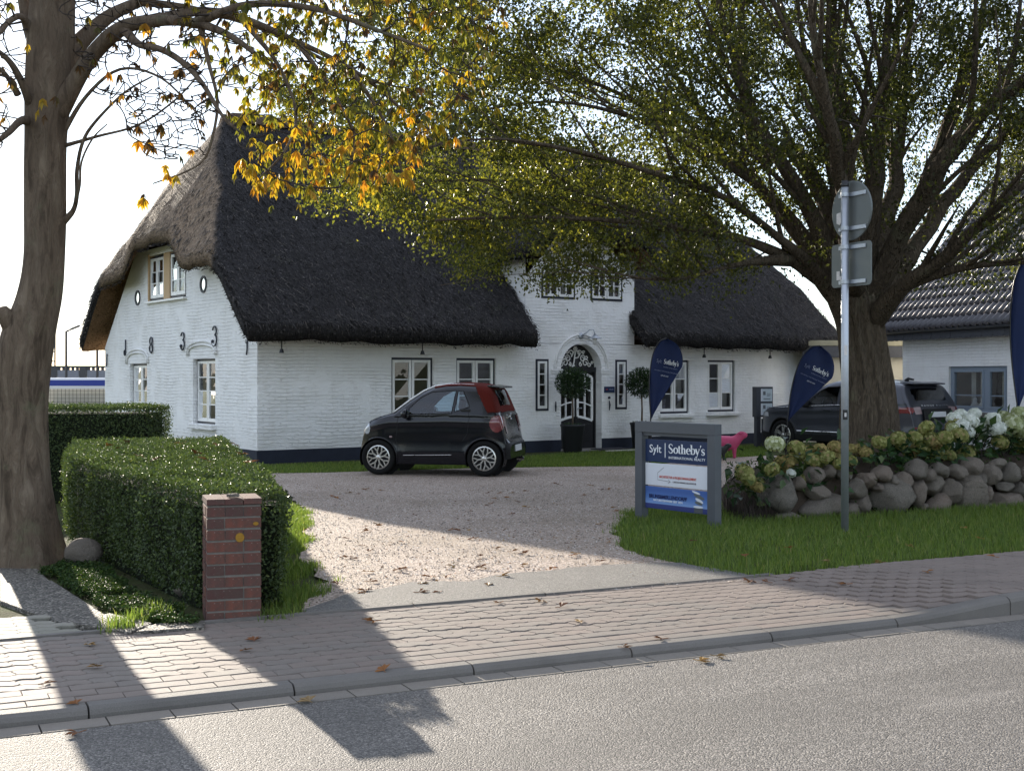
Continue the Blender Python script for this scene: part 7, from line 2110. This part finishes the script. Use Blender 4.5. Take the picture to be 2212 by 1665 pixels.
o = mb.build('wire_mesh', M['post'], fn); o['kind'] = 'stuff'
bY = 75; b0 = at(60, 790, bY); b1 = at(260, 797, bY)
ba = thing('noise_barrier', 'grey slatted barrier rising behind the train', 'barrier', (b0.x, bY, -2.7))
hb = b0.z + 2.7
x = 0
while x < b1.x - b0.x + 4:
    MB().b2(x, x + 1.25, 0, .1, 0, hb - .26).build('panel', M['barrier'], ba); MB().b2(x + 1.30, x + 1.70, -.05, .15, 0, hb - .1).build('post', M['post'], ba)
    for k_ in range(5): MB().b2(x + k_ * .27, x + .16 + k_ * .27, .0, .1, hb - .26, hb - .12).build('slat', M['post'], ba)
    x += 1.75
MB().b2(-.5, b1.x - b0.x + 5, -.04, .12, hb - .12, hb).build('cap_rail', M['post'], ba)
pY = 82
ma = thing('lattice_mast', 'steel lattice railway mast behind the barrier', 'mast', (at(112, 813, pY).x, pY, -2.7))
hh = at(0, 640, pY).z + 2.7
for x in (-.20, .20):
    MB().b2(x - .04, x + .04, -.04, .04, 0, hh).build('upright', M['post'], ma)
mb = MB(); z = .3
while z < hh: mb.b2(-.2, .2, -.03, .03, z, z + .07); z += .62
o = mb.build('rungs', M['post'], ma); o['kind'] = 'stuff'
for px_, ptop, lb in ((143, 716, 'tall thin street lamp left of the thatched gable, behind the barrier'), (210, 712, 'tall thin street lamp partly hidden by the thatch edge')):
    q = at(px_, ptop, 70); o = thing('street_lamp', lb, 'street lamp', (q.x, 70, -2.7), 0, 'lamps along the railway')
    MB().tube([(0, 0, 0), (0, 0, q.z + 2.7), (.05, 0, q.z + 2.72), (.35, 0, q.z + 2.86)], [.09, .06, .05, .04], 8).build('post', M['post'], o, smooth=True)
    MB().box((.5, 0, q.z + 2.92), (.5, .2, .08), ry=R(-22)).build('lamp_head', M['post'], o)

# ------------------------------------------------------------------ fallen leaves
def leaf_me(seed):
    rs = random.Random(seed); mb = MB()
    n = rs.choice((3, 4, 5))
    for j in range(n):
        a = (j - (n - 1) / 2) * .55 + rs.uniform(-.1, .1); L_ = rs.uniform(.05, .085); w = L_ * .34
        d_ = Vector((math.cos(a), math.sin(a), 0)); s_ = Vector((-d_.y, d_.x, 0)); up = rs.uniform(.0, .03)
        mb.add([(0, 0, .004), tuple(d_ * L_ * .55 + s_ * w * .5 + Vector((0, 0, .006 + up * .7))), tuple(d_ * L_ + Vector((0, 0, up))), tuple(d_ * L_ * .55 - s_ * w * .5 + Vector((0, 0, .012 + up * .4)))], [(0, 1, 2), (0, 2, 3)])
    mb.tube([(0, 0, .004), (-.035, .008, .006)], .0022, 4)
    me = mb.mesh('fallen_leaf', fix=False); me.materials.append(M['fallen']); return me
LM = [leaf_me(k_) for k_ in range(7)]
def walkz(x, y):
    u, v = uv(x, y)
    if v < -.1: return .006
    if v < WALK1: return walk_z(u, max(v, WALK0)) + .003
    return float(gz(x, y)) + .014
def lay(px, py, label, group, s=1.0):
    z = .05
    for _ in range(5):
        Y = (EYE - z) * FPX / (py - HZP); X = (px - CXP) / FPX * Y; z = walkz(X, Y)
    o = obj('fallen_leaf', random.choice(LM), None, None, (X, Y, z), (random.uniform(-.2, .2), random.uniform(-.2, .2), random.uniform(0, 6.28)))
    o.scale = (s, s, s); return tag(o, label, 'leaf', group)
for px, py in ((165, 1520), (210, 1440), (95, 1478), (830, 1470), (668, 1493), (1345, 1398), (1432, 1380), (530, 1404), (190, 1392), (1255, 1345), (1210, 1312), (550, 1384)): lay(px, py, 'brown fallen leaf on the pavement or road near the kerb', 'fallen leaves on the pavement', random.uniform(.8, 1.15))
for px, py in ((170, 1583), (1510, 1408), (1545, 1398)): lay(px, py, 'curled brown leaf lying in the gutter', 'fallen leaves in the gutter', 1.0)
for px, py in ((810, 1342), (790, 1338), (1080, 1302), (1170, 1298), (1055, 1265), (905, 1280), (950, 1278), (1905, 1215), (1830, 1262), (1660, 1258), (1700, 1254), (1620, 1255), (2150, 1203), (2000, 1235)): lay(px, py, 'brown fallen leaf at the back edge of the pavement', 'fallen leaves along the back of the pavement', random.uniform(.8, 1.2))
for _ in range(42):
    q = sample_poly([(640, 1110), (700, 1110), (1000, 1130), (1250, 1190), (1330, 1215), (1100, 1250), (900, 1275), (760, 1290), (690, 1240), (660, 1190)], 1)[0]
    lay(q[0], q[1], 'rust-brown fallen leaf on the sunlit part of the gravel', 'fallen leaves on the sunlit gravel', random.uniform(.8, 1.25))
for _ in range(26):
    q = sample_poly([(760, 1050), (1330, 1040), (1350, 1100), (1330, 1180), (1000, 1110), (700, 1080)], 1)[0]
    lay(q[0], q[1], 'dark fallen leaf on the shaded part of the gravel', 'fallen leaves on the shaded gravel', random.uniform(.8, 1.3))
for px, py, v in ((250, 975, 0), (230, 968, 0), (300, 990, 0), (395, 960, 0), (420, 985, 0), (470, 968, 0), (500, 960, 0), (520, 985, 0), (330, 1000, 0), (540, 1005, 0), (280, 962, 0), (450, 1000, 0)):
    Y = (EYE - .84) * FPX / (py - HZP); X = (px - CXP) / FPX * Y
    o = obj('fallen_leaf', random.choice(LM), None, None, (X, Y, .855), (random.uniform(-.4, .4), random.uniform(-.4, .4), random.uniform(0, 6.28))); o.scale = (1.4,) * 3; tag(o, 'orange fallen leaf caught on top of the front hedge', 'leaf', 'fallen leaves on the hedge')
for px, py in ((1700, 1195), (1960, 1190), (2080, 1150), (1880, 1170), (1610, 1215), (1780, 1225), (2120, 1175), (1500, 1180)):
    lay(px, py, 'yellowish fallen leaf lying in the verge grass', 'fallen leaves on the verge', random.uniform(.7, 1.0)).location.z += .05
# fine litter: crumbs of leaf too small to count
n = 1100; q = sample_poly([(p.x, p.y) for p in DRIVE], n * 6); dd = np.array([mnoise.noise(Vector((a * .9, b * .9, 2))) for a, b in q]); near = np.exp(-((q[:, 1] - 10.5) / 3.2) ** 2)
q = q[(dd + near * .7 + rng.uniform(-.6, .6, len(q))) > .55][:n]; n = len(q)
P = np.column_stack([q, gz(q[:, 0], q[:, 1]) + .012]); D = unit(n) * [1, 1, .15]
tag(obj('leaf_litter', leaves_mesh('leaf_litter', P, D, unit(n) * .3 + [0, 0, 1], rng.uniform(.015, .045, n), rng.uniform(.01, .022, n), rng.random(n)), M['litter']), 'fine brown leaf litter scattered over the gravel', 'leaf litter', kind='stuff')
